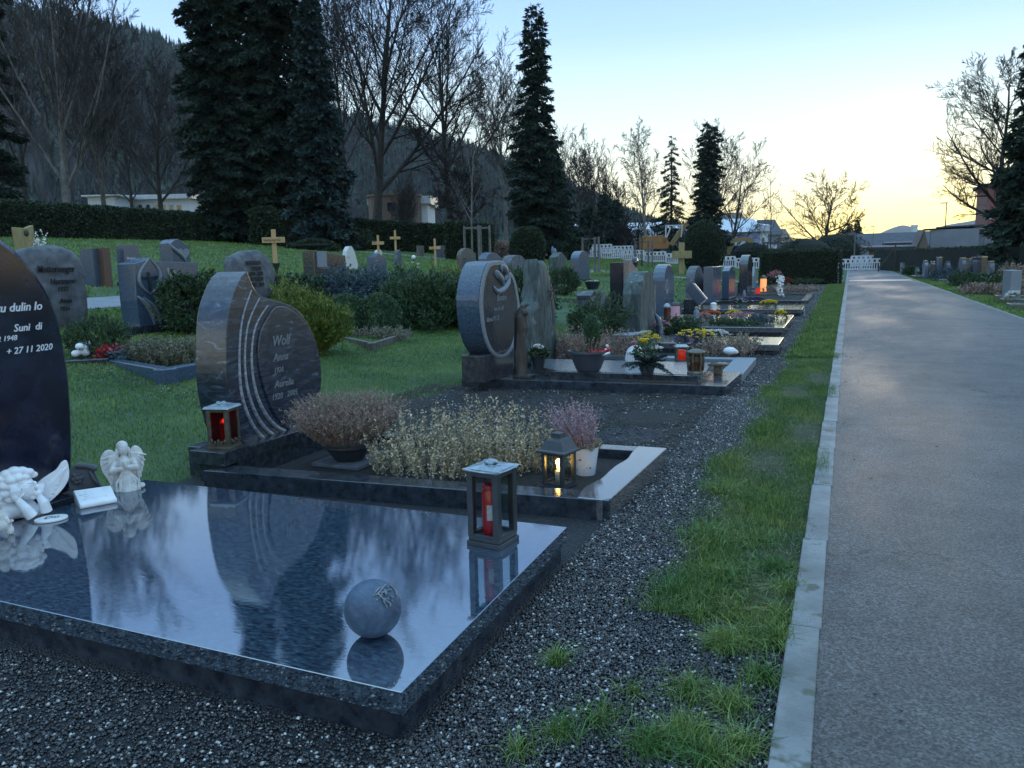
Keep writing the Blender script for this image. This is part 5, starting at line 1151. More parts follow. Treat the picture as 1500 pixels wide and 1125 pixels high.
t = thing('wooden_stele', 'honey-coloured carved wooden stele with slanting top before the long hedge', 'wooden stele', P); MB().faceX([(-.32, 0), (.32, 0), (.36, 42 * s), (.05, 37 * s), (-.36, 38 * s)][::-1], -.2, .0).out('board', M['woodd'], t, bevel=.02)
MB().ball((.0, .05, 30 * s), (.04, .10, .12), 10, 6).out('knot', M['woodgrey'], t, smooth=True)
P = G(57, 372); t = thing('flower_stand', 'thin stand of pale dried blooms right of the wooden stele', 'plant', P); plantobj('blooms', stems(26, (.25, .25), .85, 10, .09, .03), M['whitep'], t)
# blue and brown stele
gstone('slim blue headstone with brown middle band behind the lily-carved stone', 198, 420, 60, 22, 12, 'flat', 'blue', text=['Elisabeth'], tmat='letterw')
t = stones_made[-1]; P = t.location; hB = 56 * depth(P) / FPX; MB().box((-.30, -.62, hB / 2), (.34, .2, hB)).out('brown_band', mat('brown_band_stone', (.10, .055, .04), .5), t)
MB().box((-.46, -.82, hB * .49), (.34, .2, hB * .98)).out('blue_wing', M['blue'], t)
gstone('dark curved headstone with a heart-shaped opening', 268, 406, 55, 26, 26, 'wave', 'blue')
t = stones_made[-1]; me_w = [c for c in t.children if c.name.startswith('stone')][0]
D_ = depth(t.location); s = D_ / FPX; hy, hz = .1, 34 * s
hp = [(hy + .22 * (16 * math.sin(a) ** 3) / 16, hz + .2 * (13 * math.cos(a) - 5 * math.cos(2 * a) - 2 * math.cos(3 * a) - math.cos(4 * a)) / 16) for a in np.linspace(0, 2 * PI, 26, endpoint=False)]
MB().faceX(hp, -.04, .012).out('heart', M['rim'], t)
MB().tube([(.01, -.5, 50 * s), (.03, -.25, 40 * s), (.03, hy - .1, hz - .05), (.01, hy + .1, hz - .3)], [.02, .05, .05, .02], 8).out('heart_rim', M['rim'], t, smooth=True)
# lily cross stone
P = G(228, 487); Xc = P.x
t = thing('headstone', 'broad blue-grey headstone with carved lily and cross, dark shrub growing before it', 'headstone', P)
o_ = outline([(196, 386), (214, 381), (221, 377), (226, 383), (250, 383), (290, 384), (291, 400), (272, 486), (206, 486), (200, 440)], Xc, 1, True)
MB().faceX(o_, Xc - .34, Xc).out('stone', M['blue'], t, world=True, bevel=.012)
m_ = MB(); e = .012
for pts, rr_ in (([(217, 380), (206, 395), (203, 410), (209, 422), (222, 432)], .022), ([(220, 380), (232, 395), (234, 412), (227, 425), (219, 430)], .022), ([(201, 434), (213, 445), (222, 460), (227, 477)], .035), ([(210, 436), (224, 448), (232, 463), (236, 478)], .028)):
    oo = [Vector((Xc + .004, a, b)) for a, b in outline(pts, Xc, 4)]; kk = len(oo); m_.tube(oo, [rr_ * (.3 + math.sin(PI * i / (kk - 1))) for i in range(kk)], 8)
m_.out('lily_relief', M['rim'], t, world=True, smooth=True)
m_ = MB(); a_ = onX(217, 398, Xc); b_ = onX(219, 428, Xc); m_.box((Xc + .01, (a_.y + b_.y) / 2, (a_.z + b_.z) / 2), (.03, .035, a_.z - b_.z)); c1 = onX(208, 408, Xc); c2 = onX(229, 405, Xc); m_.box((Xc + .01, (c1.y + c2.y) / 2, (c1.z + c2.z) / 2), (.028, c2.y - c1.y, .035)); m_.out('cross', M['kerbdark'], t, world=True)
m_ = MB(); tpx(m_, 'Le', 245, 404, 12, Xc, 0, .01); m_.out('inscription', M['letterg'], t, world=True)
MB().box((Xc - .16, P.y + .1, P.z + .02), (.5, 1.35, .2)).out('plinth', M['kerbdark'], t, world=True)
def bushG(name, label, px, py, rx, ry, rz_, n_, L0, W0, m_, lump=.25, cat_='bush', group=None, up=.5, dz=.85, k=11, inner=.35, dirs=None, trunk=False):
    P = G(px, py); t = thing(name, label, cat_, P, group=group); fr = name not in ('box_ball',)
    V, F = fronds((rx, ry, rz_), n_ // 14, 22, L0 * 2.6, L0 * .75, W0 * .75, lump, up, k=k) if fr else bush((rx, ry, rz_), n_, L0, W0, lump, inner, up, k=k)
    V[:, 2] += rz_ * dz
    plantobj('foliage', (V, F), M[m_], t)
    MB().tube([(0, 0, -.05), (.02, .01, rz_ * .9)], [.05 * rz_ + .01, .02], 7).out('stem', M['bark'], t); return t
bushG('yew_bush', 'dark evergreen shrub covering the right half of the lily-carved stone', 282, 488, .42, .5, .56, 16000, .06, .011, 'dgreen', .35, up=.2, k=14)
bushG('dwarf_pine', 'low dark mounded dwarf pine between boulder headstone and white toys', 142, 522, .42, .42, .26, 7000, .05, .006, 'dgreen', .2, up=.8)
# kerb round the heather bed
zz = G(240, 552).z; kq = [at(158, 527, zz + .14), at(238, 541, zz + .14), at(296, 531, zz + .14)]
t = thing('grave_border', 'pale grey kinked stone kerb around the olive heather bed', 'grave border', (kq[1].x, kq[1].y, zz))
for i in (0, 1):
    a_, b_ = kq[i], kq[i + 1]; d_ = (b_ - a_).normalized(); n_ = Vector((-d_.y, d_.x, 0)) * .14
    MB().slab([a_, b_ + d_ * (.0 if i == 0 else .3), b_ + n_ + d_ * (.05 if i == 0 else .3), a_ + n_], zz - .05, zz + .14 - .004 * i).out('kerb_piece', M['blue'], t, world=True, bevel=.012)
bx = at(158, 525, zz + .16); a_ = at(100, 530, zz + .16)
t = thing('stone_trough', 'dark stone block left of the kinked kerb, white toys on top', 'stone block', ((bx.x + a_.x) / 2, bx.y, zz)); MB().slab([Vector((a_.x - .2, a_.y, 0)), Vector((bx.x, bx.y - .0, 0)), Vector((bx.x - .05, bx.y + .35, 0)), Vector((a_.x - .25, a_.y + .35, 0))], zz - .05, zz + .16).out('stone', M['kerbdark'], t, world=True, bevel=.01)
t = thing('planted_bed', 'olive and beige heather row filling the kinked grave bed', 'plant', G(248, 534)); P = t.location
V, F = stems(520, (.62, .30), .36, 34, .04, .006); plantobj('foliage', (V, F), M['heatherg'], t)
t = thing('planted_bed', 'silvery green ground cover at the left end of the heather row', 'plant', G(190, 528)); V, F = stems(200, (.32, .25), .18, 30, .05, .010); plantobj('foliage', (V, F), M['juniper'], t)
t = thing('red_leaf_plant', 'reddish leaves beside the dark stone block', 'plant', G(164, 528)); V, F = stems(60, (.14, .12), .2, 20, .05, .010); plantobj('foliage', (V, F), M['redp'], t)
for (px, py, hpx, lab) in ((118, 524, 18, 'white toy-like blossom figure lying upper on the dark stone block'), (126, 518, 14, 'second white blossom lump, right on the dark stone block')):
    P = at(px, py, zz + .16); s = depth(P) / FPX; m_ = MB(); t = thing('white_toy', lab, 'toy', P)
    for k in range(5): m_.ball((random.uniform(-.06, .06), random.uniform(-.04, .04), .05 + random.uniform(0, hpx * s * .7)), (.06, .05, .045), 9, 6)
    m_.out('body', M['white'], t, remesh=.012, smooth=True)
P = at(106, 506, zz + .26); t = thing('violet_bloom', 'violet blossom beside the white toys', 'flower', P); MB().ball((0, 0, .0), (.06, .06, .06), 8, 6).out('bloom', mat('violet', (.14, .10, .45), .5), t)
# boulder with stamped name
P = G(378, 448); Xp = P.x
r2 = rock('boulder_headstone', 'narrow pale boulder headstone with bold black name stamped on it', [(345, 385), (352, 374), (365, 367), (380, 366), (392, 372), (400, 385), (405, 400), (404, 420), (396, 436), (380, 446), (360, 446), (350, 420)], Xp, .4, M['greystone'], lump=.012)
m_ = MB()
for k, (tx, py_, x0) in enumerate((('WALTRAUD', 388, 360), ('POCHS', 396, 370), ('1940 - 1998', 404, 366), ('JOSEF POCHS', 412, 362), ('1937 - 2019', 420, 368))): tpx(m_, tx, x0, py_, 5.6, Xp + .05, 0, .04, sx=.78)
m_.out('inscription', M['letterd'], r2, world=True)
bushG('low_shrub', 'dark flat shrub behind the yellow-green thuja', 430, 440, .9, .8, .3, 5000, .08, .02, 'dgreen', .2)
bushG('thuja_bush', 'feathery yellow-green thuja bush right behind the teardrop headstone', 450, 520, .58, .58, .45, 20000, .085, .009, 'thuja', .22, up=1.4)
bushG('box_ball', 'round clipped box ball on the left, touching its twin', 509, 488, .36, .36, .36, 9000, .035, .010, 'box', .04, inner=.1, k=4); bushG('box_ball', 'round clipped box ball on the right, touching its twin', 557, 490, .37, .37, .38, 9000, .035, .010, 'box', .04, inner=.1, k=4)
bushG('juniper_bush', 'bluish spreading juniper below the grey name stone', 500, 442, 1.0, .8, .36, 12000, .08, .014, 'juniper', .4, k=16); bushG('juniper_bush', 'smaller bluish juniper left of the big yew shrub', 553, 438, .6, .6, .32, 7000, .08, .014, 'juniper', .35, k=14)
bushG('yew_shrub', 'very large dark green yew shrub with lighter tips in the middle lawn', 635, 478, 1.05, 1.05, .50, 40000, .10, .012, 'dgreen', .3, up=1.2, k=18); bushG('yew_shrub', 'yellowish-tipped evergreen shrub at the right flank of the big yew', 664, 462, .55, .6, .50, 14000, .09, .010, 'thuja', .3, up=1.2, k=16)
bushG('evergreen_shrub', 'pale green shrub with white blooms at the left flank of the big yew', 592, 448, .5, .45, .45, 7000, .09, .014, 'mgreen', .3, up=1., k=12)
t = thing('white_blooms', 'few white blossoms dotted over the left flank of the big yew', 'flowers', G(600, 440)); V, F = flowers(10, .5, .4, .9, .07); plantobj('petals', (V, F), M['whitep'], t)
# bed in front of the box balls
zz = G(560, 500).z; t = thing('grave_border', 'thin dark brown kerb of the bed before the two box balls', 'grave border', G(560, 502))
kq = [at(492, 492, zz + .08), at(545, 503, zz + .08), at(605, 485, zz + .08)]
for i in (0, 1):
    a_, b_ = kq[i], kq[i + 1]; d_ = (b_ - a_).normalized(); n_ = Vector((-d_.y, d_.x, 0)) * .08; MB().slab([a_, b_, b_ + n_, a_ + n_], zz - .05, zz + .08 - .004 * i).out('kerb_piece', M['brownrock'], t, world=True)
t = thing('dry_grass_tuft', 'dry pale fern tufts before the two box balls', 'plant', G(552, 496)); plantobj('foliage', stems(90, (.6, .12), .22, 22, .05, .006), M['dry'], t)
# name stones in the upper lawn
gstone('broad dark headstone with cut-out window and sloping top, blue juniper before it', 486, 418, 50, 46, 16, 'slant', 'kerbdark', text=['', ' THERESIA'], tmat='letterg')
t = stones_made[-1]; s = depth(t.location) / FPX; MB().box((.01, -.45, 38 * s), (.05, .45, 22 * s)).out('light_relief', M['rim'], t)
gstone('tapered white headstone like a tall egg on the upper lawn', 516, 395, 34, 18, 6, 'taper', 'whitest', plinth=False, text=['', 'Maria']); gstone('blue faceted headstone with peaked top beside the tall thin cross', 558, 405, 33, 18, 10, 'gable', 'blue', text=['A B', 'C'])
gstone('small rosy headstone behind the tall thin cross', 586, 388, 22, 8, 5, 'taper', 'pinkp' if False else 'greystone', plinth=False); gstone('rounded pinkish-brown headstone right of the big yew', 687, 398, 34, 26, 6, 'shoulder', 'brownrock', text=['', 'KLARA'], tmat='letterd')
gstone('tiny white round stone behind the faceted blue stone', 557, 376, 10, 7, 5, 'round', 'whitest', plinth=False); gstone('dim grey lump headstone left of the mid lawn block hedge', 651, 378, 18, 12, 8, 'rough', 'blue', plinth=False)
gstone('small dark stele with a pale plate near the mid hedge', 618, 376, 16, 7, 4, 'flat', 'brownrock', plinth=False)
for (px, py, lab) in ((606, 383, 'white solar lamp ball on the upper lawn near the crosses'), (565, 363, 'far white marker low on the upper lawn')):
    P = G(px, py); t = thing('garden_lamp', lab, 'lamp', P); MB().ball((0, 0, .22), .12, 10, 8).out('globe', M['white'], t, smooth=True); MB().tube([(0, 0, -.02), (0, 0, .14)], .03, 6).out('foot', M['metald'], t)
# dark shrubs between the oval swan stone and the slate boulder
bushG('evergreen_shrub', 'dark round shrub left of the slate boulder', 770, 468, .75, .7, .62, 11000, .08, .015, 'dgreen', .22); bushG('evergreen_shrub', 'dark leafy shrub right of the slate boulder', 826, 432, .55, .55, .5, 7000, .08, .015, 'dgreen', .22)
t = thing('heather_clump', 'wispy brown heather above the driftwood figure', 'plant', G(772, 500)); plantobj('foliage', stems(150, (.45, .4), .55, 24, .035, .007), M['heather'], t)

# ------------------------------------------------------------------ graves right of the path
RS = [(1488, 444, 48, 12, 16, 'flat', 'rim', 'tall pale square pillar headstone near the right picture edge'), (1357, 409, 26, 4, 5, 'arch', 'blue', 'leftmost small headstone right of the path, with an added sky-sheen strip'), (1367, 409, 25, 4, 5, 'wave', 'kerbdark', 'dark narrow headstone second along the right hedge'),
      (1377, 408, 30, 4, 5, 'flat', 'blue', 'slim taller headstone third along the right hedge'), (1389, 409, 25, 5, 5, 'shoulder', 'greystone', 'rounded grey headstone fourth along the right hedge'), (1411, 412, 33, 6, 6, 'arch', 'greystone', 'pale grey double headstone beside a dark shrub'),
      (1419, 410, 30, 4, 5, 'flat', 'brownrock', 'brown narrow headstone behind the pale double one'), (1428, 412, 34, 5, 6, 'gable', 'blue', 'peaked headstone with an added sky-sheen strip, right of the pale double one'), (1441, 413, 36, 6, 8, 'flat', 'kerbdark', 'dark wide headstone with an added sky-sheen strip near the conifer'),
      (1453, 416, 32, 5, 7, 'arch', 'greystone', 'white-edged arched headstone just left of the conifer trunk'), (1323, 402, 16, 3, 4, 'flat', 'rim', 'small pale stone at the far end of the right graves'), (1345, 405, 14, 3, 4, 'round', 'greystone', 'tiny round stone at the far right graves')]
for (px, py, h, f_, s_, pf, mm, lab) in RS:
    q = gstone(lab, px, py, h, f_, s_, pf, mm, plinth=False)
    if px < 1480:
        st_ = [c for c in q.children][0]; bb = [tuple(v) for v in st_.bound_box]; x0_, x1_ = min(b[0] for b in bb), max(b[0] for b in bb); y0_, y1_ = min(b[1] for b in bb), max(b[1] for b in bb); zt_ = max(b[2] for b in bb)
        MB().box(((x0_ + x1_) / 2, (y0_ + y1_) / 2, zt_ + .02), ((x1_ - x0_) * 1.06, (y1_ - y0_) * (.5 if pf in ('arch', 'wave', 'gable', 'shoulder', 'round') else 1.05), .06)).out('cap', M['kerblight'], q)  # pale strip added on top to stand for the sky's reflection
for (px, py, wd, lab) in ((1462, 433, .55, 'farthest of the three bright wet slab edges at the right picture edge'), (1470, 438, .5, 'middle one of the three bright wet slab edges at the right picture edge'), (1480, 445, .5, 'nearest of the three bright wet slab edges at the right picture edge'), (1375, 409, 2.4, 'wet slab with bright sheen, middle of the right graves'), (1340, 404, 3., 'far wet slab at the start of the right graves')):
    P = at(px, py, .14); t = thing('grave_edging', lab, 'grave slab', (P.x, P.y, 0)); MB().slab([(P.x, P.y), (P.x + 2.3, P.y), (P.x + 2.3, P.y + wd), (P.x, P.y + wd)], -.03, .14).out('slab', M['kerblight'], t, world=True, bevel=.01)
P = at(1142, 433, .1); P.z = .42; t = thing('flower_wreath', 'round pink and white flower wreath standing before the path hedge', 'wreath', P); a_ = rng.random(260) * 2 * PI; Pw = np.stack([rng.normal(0, .04, 260), .26 * np.cos(a_) + rng.normal(0, .05, 260), .26 * np.sin(a_) + rng.normal(0, .05, 260)], 1)
plantobj('petals', leaves(Pw, unit(260) + [.8, 0, .3], .09, .035), M['whitep'], t); plantobj('centre_blooms', leaves(Pw[:60] * .45, unit(60) + [.8, 0, .3], .08, .03), M['redp'], t)
for (px, py, rx, rz_, mm, lab) in ((1482, 426, .6, .5, 'heather', 'brownish rounded shrub left of the pale pillar stone'), (1444, 428, .8, .35, 'dgreen', 'low dark shrub mass in the right graves'), (1412, 420, .7, .28, 'dgreen', 'small dark mound left of the low shrub mass'),
                                   (1384, 412, .8, .3, 'juniper', 'grey-green plants below the slim headstones'), (1338, 404, .8, .3, 'dgreen', 'dark plants at the far end of the right graves'), (1488, 438, .5, .25, 'heather', 'heather patch nearest the pale pillar stone'),
                                   (1440, 432, .7, .16, 'heather', 'purple-brown ground cover on the right grave bed'), (1440, 404, .6, .7, 'dgreen', 'taller dark round shrub at the right hedge'), (1427, 398, .5, .7, 'thuja', 'pointed olive shrub before the right hedge')):
    bushG('grave_shrub', lab, px, py, rx, rx, rz_, 2600, .09, .025, mm, .25)
t = thing('flower_figure', 'white flower arrangement at the front of the right graves', 'arrangement', G(1484, 446)); plantobj('petals', flowers(30, .2, .2, .3, .08), M['whitep'], t)
t = thing('leaning_post', 'thin wooden post with a slanting brace at the far end of the right hedge', 'post', G(1310, 398)); MB().beam((0, 0, 0), (0, 0, 2.0), .1, .1).beam((-1.1, 0, .2), (0, 0, 1.9), .08, .08).beam((-1.1, 0, 0), (-1.1, 0, .5), .1, .1).out('frame', M['woodgrey'], t)
# ------------------------------------------------------------------ trees
def tubes(P, R, ns):
    """P (n,k,3) polylines, R (n,k) radii -> tube mesh arrays"""
    n, k, _ = P.shape; T = np.gradient(P, axis=1); T /= np.maximum(np.linalg.norm(T, axis=2, keepdims=True), 1e-9)
    ref = np.tile(np.array([.13, .22, .97]), (n, k, 1)); ref[np.abs(T[..., 2]) > .9] = [1, .1, 0]
    A = np.cross(T, ref); A /= np.maximum(np.linalg.norm(A, axis=2, keepdims=True), 1e-9); Bv = np.cross(A, T)
    th = np.arange(ns) * 2 * PI / ns
    V = P[:, :, None] + R[:, :, None, None] * (A[:, :, None] * np.cos(th)[None, None, :, None] + Bv[:, :, None] * np.sin(th)[None, None, :, None])
    V = V.reshape(-1, 3); b = (np.arange(n)[:, None, None] * k + np.arange(k - 1)[None, :, None]) * ns; j = np.arange(ns)[None, None]
    F = np.stack([b + j, b + (j + 1) % ns, b + ns + (j + 1) % ns, b + ns + j], -1).reshape(-1, 4); return V, F
def bare(H, r0, seed, counts=(11, 8, 7, 6), ang=(38, 42, 42, 40), ratio=(.62, .5, .48, .45), trop=(.25, .15, .1, .05), fork=.28, trunk=.78, lean=(0, 0), rmin=.010, wob=.035, stems=1, crown_low=.25):
    g = np.random.default_rng(seed); rmin *= .75; ang = tuple(ang[:-1]) + (ang[-1] * .72,); ratio = tuple(ratio[:-1]) + (ratio[-1] * 1.22,)
    n = stems; P0 = np.zeros((n, 3)) + (g.normal(0, .12, (n, 3)) * [1, 1, 0] if n > 1 else 0); D = np.tile([lean[0], lean[1], 1.], (n, 1)) + (g.normal(0, .16, (n, 3)) if n > 1 else 0); D = norm(D)
    Ln = np.full(n, H * trunk) * (g.uniform(.8, 1., n) if n > 1 else 1); Rd = np.full(n, r0); segs = (9, 7, 5, 4, 3); sides = (8, 5, 4, 3, 3); out = []
    for l in range(len(counts) + 1):
        k = segs[l]; t = np.linspace(0, 1, k)[None, :, None]; n = len(P0)
        bend = g.normal(0, wob * (1 + .7 * l), (n, 1, 3)); bend2 = g.normal(0, wob * .5, (n, 1, 3))
        tr = (trop[l - 1] if l else .0)
        Pl = P0[:, None] + D[:, None] * t * Ln[:, None, None] + (bend * t ** 2 + bend2 * np.sin(t * 5) * t + np.array([0, 0, 1.]) * tr * t ** 2) * Ln[:, None, None]
        tp = (1 - .78 * np.linspace(0, 1, k)) if l else (1 - .86 * np.linspace(0, 1, k) ** .85)
        R = np.maximum(Rd[:, None] * tp[None], rmin)
        if l == 0: R[:, 0] *= 1.35
        out.append(tubes(Pl, R, sides[l]))
        if l == len(counts): break
        c = counts[l]; lo = crown_low if l == 0 else .15
        tt = lo + (1 - lo) * (np.arange(c)[None] + g.random((n, c))) / c
        idx = np.clip((tt * (k - 1)).astype(int), 0, k - 2); fr = tt * (k - 1) - idx; ii = np.arange(n)[:, None]
        Pn = Pl[ii, idx] * (1 - fr[..., None]) + Pl[ii, idx + 1] * fr[..., None]; Tn = norm((Pl[ii, idx + 1] - Pl[ii, idx]).reshape(-1, 3))
        az_ = g.random((n, c)) * 2 * PI if l else (np.arange(c)[None] * 2.4 + g.random((n, c)) * 1.2)
        az_ = az_.reshape(-1); ref = np.where(np.abs(Tn[:, 2:3]) > .9, [[1., 0, 0]], [[0, 0, 1.]]); A = norm(np.cross(Tn, ref)); Bv = np.cross(A, Tn)
        a_ = np.radians(ang[l]) * g.uniform(.65, 1.2, len(Tn)); S = A * np.cos(az_)[:, None] + Bv * np.sin(az_)[:, None]
        Dn = norm(Tn * np.cos(a_)[:, None] + S * np.sin(a_)[:, None]); ttf = tt.reshape(-1)
        shp = (1.05 - .55 * ttf) if l == 0 else (1.0 - .45 * ttf)
        Lnn = np.repeat(Ln, c) * ratio[l] * shp * g.uniform(.7, 1.15, len(Tn))
        Rn = np.repeat(Rd, c) * np.interp(ttf, np.linspace(0, 1, k), tp) * g.uniform(.42, .62, len(Tn))
        P0, D, Ln, Rd = Pn.reshape(-1, 3), Dn, Lnn, Rn
    return out
def bare_tree(label, x, D, ytop, bark='bark', twig='twig', name='bare_tree', group=None, seed=1, r=None, ybase=None, **kw):
    P = atD(x, 380, D); P.z = gz(P.x); H = atD(x, ytop, D).z - P.z; t = thing(name, label, 'tree', P, random.uniform(0, 6) if 'lean' not in kw else 0, group)
    o = bare(H, r or H * .017, seed, **kw); addobj('trunk', npmesh('trunk', *o[0], [M[bark]], True), t)
    limbs = o[1]; crown = cat(o[2:]); addobj('limbs', npmesh('limbs', *limbs, [M[bark]], True), t); addobj('crown', npmesh('crown', *crown, [M[twig]]), t); return t
def conifer(label, x, D, ytop, R, m_='needle', name='conifer', prof=None, n=26000, L0=.34, W0=.05, droop=.35, nb=190, seed=3, low=.04, gap=.0, tips=1, group=None, angle=-.05, rz=None):
    """R: crown radius in metres at the widest; prof(t) -> relative radius, t = 0 bottom .. 1 tip"""
    g = np.random.default_rng(seed); P = atD(x, 380, D); P.z = gz(P.x); H = atD(x, ytop, D).z - P.z; t = thing(name, label, 'tree', P, random.uniform(0, 6), group)
    prof = prof or (lambda t: (1 - t) ** .8)
    off = [(0, 0)] if tips == 1 else [(-.25, 0), (.3, .1)]
    tb = MB(); sx = []
    for (ox, oy) in off: tb.tube([(0, 0, -.1), (ox * .3, oy, H * .3), (ox, oy, H * .75), (ox, oy, H * (1 if ox <= 0 else .985))], [R * .075, R * .06, R * .03, .02], 8)
    tb.out('trunk', M['bark'], t, smooth=True)
    z = low + (1 - low) * (np.arange(nb) + g.random(nb)) / nb; az_ = np.arange(nb) * 2.4 + g.normal(0, .3, nb); Lb = R * prof(z) * g.uniform(.52, 1.18, nb) * (1 + .10 * np.sin(az_ * 1. + z * 9)) + .12
    q = g.integers(0, len(off), nb) ; ox = np.array([off[i][0] for i in q]) * np.clip(z / .75, 0, 1)
    wt = (Lb ** 1.35 + .05); wt /= wt.sum(); bi = g.choice(nb, n, p=wt); u = g.random(n) ** .62; s = (g.random(n) - .5)
    wid = .34 * Lb[bi] * (1 - .55 * u) * (u ** .3); L_ = Lb[bi]
    dx, dy = np.cos(az_[bi]), np.sin(az_[bi])
    rr = u * L_; side = s * 2 * wid; h = z[bi] * H + rr * angle - droop * rr * u + .18 * rr * u ** 3 - np.abs(s) * wid * .55 - g.random(n) * .12 * L_ * .4
    V = np.stack([ox[bi] + dx * rr - dy * side, dy * rr + dx * side, h], 1)
    Dd = np.stack([dx * .8 - dy * s * 1.6, dy * .8 + dx * s * 1.6, -.55 + g.normal(0, .35, n)], 1) + g.normal(0, .35, (n, 3))
    Vl = leaves(V, Dd, L0 * g.uniform(.6, 1.3, n), W0 * g.uniform(.7, 1.3, n))
    # limbs
    k = 4; tt = np.linspace(0, 1, k)[None]; rr2 = tt * Lb[:, None] * .9
    Pl = np.stack([ox[:, None] + np.cos(az_)[:, None] * rr2, np.sin(az_)[:, None] * rr2, z[:, None] * H + rr2 * angle - droop * rr2 * tt + .18 * rr2 * tt ** 3], -1)
    addobj('limbs', npmesh('limbs', *tubes(Pl, np.maximum(.012, .022 * Lb[:, None] * (1 - .8 * tt)), 4), [M['bark']]), t)
    addobj('crown', npmesh('crown', *Vl, [M[m_]]), t); return t

# left group
conifer('almost black conifer standing at the left edge of the frame', -25, 52, -520, 3.4, n=60000, seed=11, prof=lambda t: np.clip(1.0 - .55 * t, 0, 1), L0=.42, W0=.07)
bare_tree('tall pale-barked many-stemmed bare tree, leftmost behind the long hedge', 106, 50, -70, 'barkl', 'twigl', seed=21, counts=(19, 12, 9, 7), ang=(34, 34, 36, 38), ratio=(.62, .5, .45, .42), trop=(.4, .25, .15, .1), crown_low=.16, trunk=.85, r=.30, rmin=.012)
bare_tree('slimmer pale-barked bare tree right of the many-stemmed one', 160, 58, 40, 'barkl', 'twigl', seed=22, counts=(17, 11, 8, 7), ang=(32, 36, 38, 38), trop=(.35, .2, .1, .1), r=.22, rmin=.013)
bare_tree('dark bare tree left of the two giant evergreens', 243, 66, 95, 'bark', 'twigl', seed=23, counts=(16, 11, 8, 7), ang=(40, 40, 42, 40), trop=(.3, .2, .1, .1), r=.26, rmin=.014)
bare_tree('thin bare tree above the white bungalow', 200, 70, 130, 'bark', 'twigl', seed=24, counts=(12, 9, 7, 6), r=.2, rmin=.014)
bare_tree('bare tree half hidden at the very left', 45, 62, -20, 'bark', 'twigl', seed=25, counts=(12, 9, 8, 6), r=.26, rmin=.014, trop=(.35, .2, .1, .1))
col = lambda t: np.where(t < .12, .75 + t * 2, 1.0) * np.clip(1.25 * (1 - t) ** .42, 0, 1)
conifer('giant dark evergreen, left one of the pair, with ragged columnar outline', 338, 54, -260, 2.1, n=100000, seed=12, prof=col, nb=420, L0=.34, W0=.055, droop=.5, low=.01)
conifer('giant dark evergreen, right one of the pair, overlapping its neighbour', 417, 56, -330, 3.4, n=130000, seed=13, prof=col, nb=420, L0=.34, W0=.055, droop=.55, low=.01)
conifer('shorter green conifer growing at the right flank of the giant pair', 474, 53, -20, 2.2, 'needleb', n=42000, seed=14, prof=lambda t: (1 - t) ** .7, nb=260, L0=.36, W0=.07, droop=.55, low=.02)
# central bare trees
bare_tree('huge ivy-footed bare tree forking low, centre left against the sky', 552, 74, -60, seed=31, counts=(19, 12, 9, 7), ang=(36, 40, 40, 40), ratio=(.66, .52, .46, .42), trop=(.32, .2, .1, .06), crown_low=.20, trunk=.86, r=.50, rmin=.016, lean=(.10, .04))
bare_tree('large rounded bare tree in front of the hillside, right of the ivy-footed one', 664, 72, 22, seed=32, counts=(19, 12, 9, 7), ang=(42, 42, 40, 40), ratio=(.64, .52, .46, .42), trop=(.25, .15, .1, .06), crown_low=.26, trunk=.84, r=.40, rmin=.016, lean=(-.08, 0))
bare_tree('slender bare tree between the giant evergreens and the ivy-footed tree', 508, 80, -10, seed=33, counts=(18, 11, 8, 7), ang=(28, 34, 36, 36), trop=(.4, .25, .15, .1), r=.28, rmin=.016, crown_low=.3)
bare_tree('low wide bare tree with curved black trunk before the hillside', 682, 66, 195, seed=34, counts=(16, 11, 9, 7), ang=(58, 48, 42, 40), ratio=(.7, .55, .48, .42), trop=(.1, .1, .05, 0), r=.30, rmin=.013, crown_low=.3, trunk=.62, lean=(-.14, 0))
bare_tree('pale bare tree directly left of the tall spruce', 742, 92, 112, 'barkl', 'twigl', seed=35, counts=(18, 11, 8, 7), ang=(30, 34, 36, 36), trop=(.4, .2, .1, .1), r=.3, rmin=.018, crown_low=.3)
bare_tree('brushy bare thicket tree before the white round-bay house', 592, 62, 262, 'barkl', 'twigl', seed=36, counts=(14, 8, 7, 5), ang=(26, 30, 34, 36), r=.10, rmin=.011, crown_low=.05, stems=3, trop=(.3, .2, .1, .1))
bare_tree('young staked tree inside the wooden frame of posts', 692, 43, 205, 'barkl', 'twigl', seed=37, counts=(12, 6, 4), ang=(46, 40, 38), ratio=(.34, .5, .5), trop=(.2, .2, .1), r=.07, rmin=.010, crown_low=.3, trunk=.98)
t = thing('tree_stake_frame', 'wooden frame of posts and rails round the young staked tree', 'tree stakes', (lambda P: Vector((P.x, P.y, gz(P.x))))(atD(697, 380, 42.5)), -.38)
m_ = MB(); s = 42.5 / FPX
for a, b in ((-14 * s, -.3), (-14 * s + .25, .5), (16 * s, -.3), (16 * s, .5), (-3 * s, .5)): m_.box((a, b, 1.0), (.09, .09, 2.2))
m_.box((0, -.3, 1.98), (30 * s, .06, .09)).box((0, .5, 1.98), (30 * s, .06, .09)); m_.out('frame_posts', M['barkl'], t)
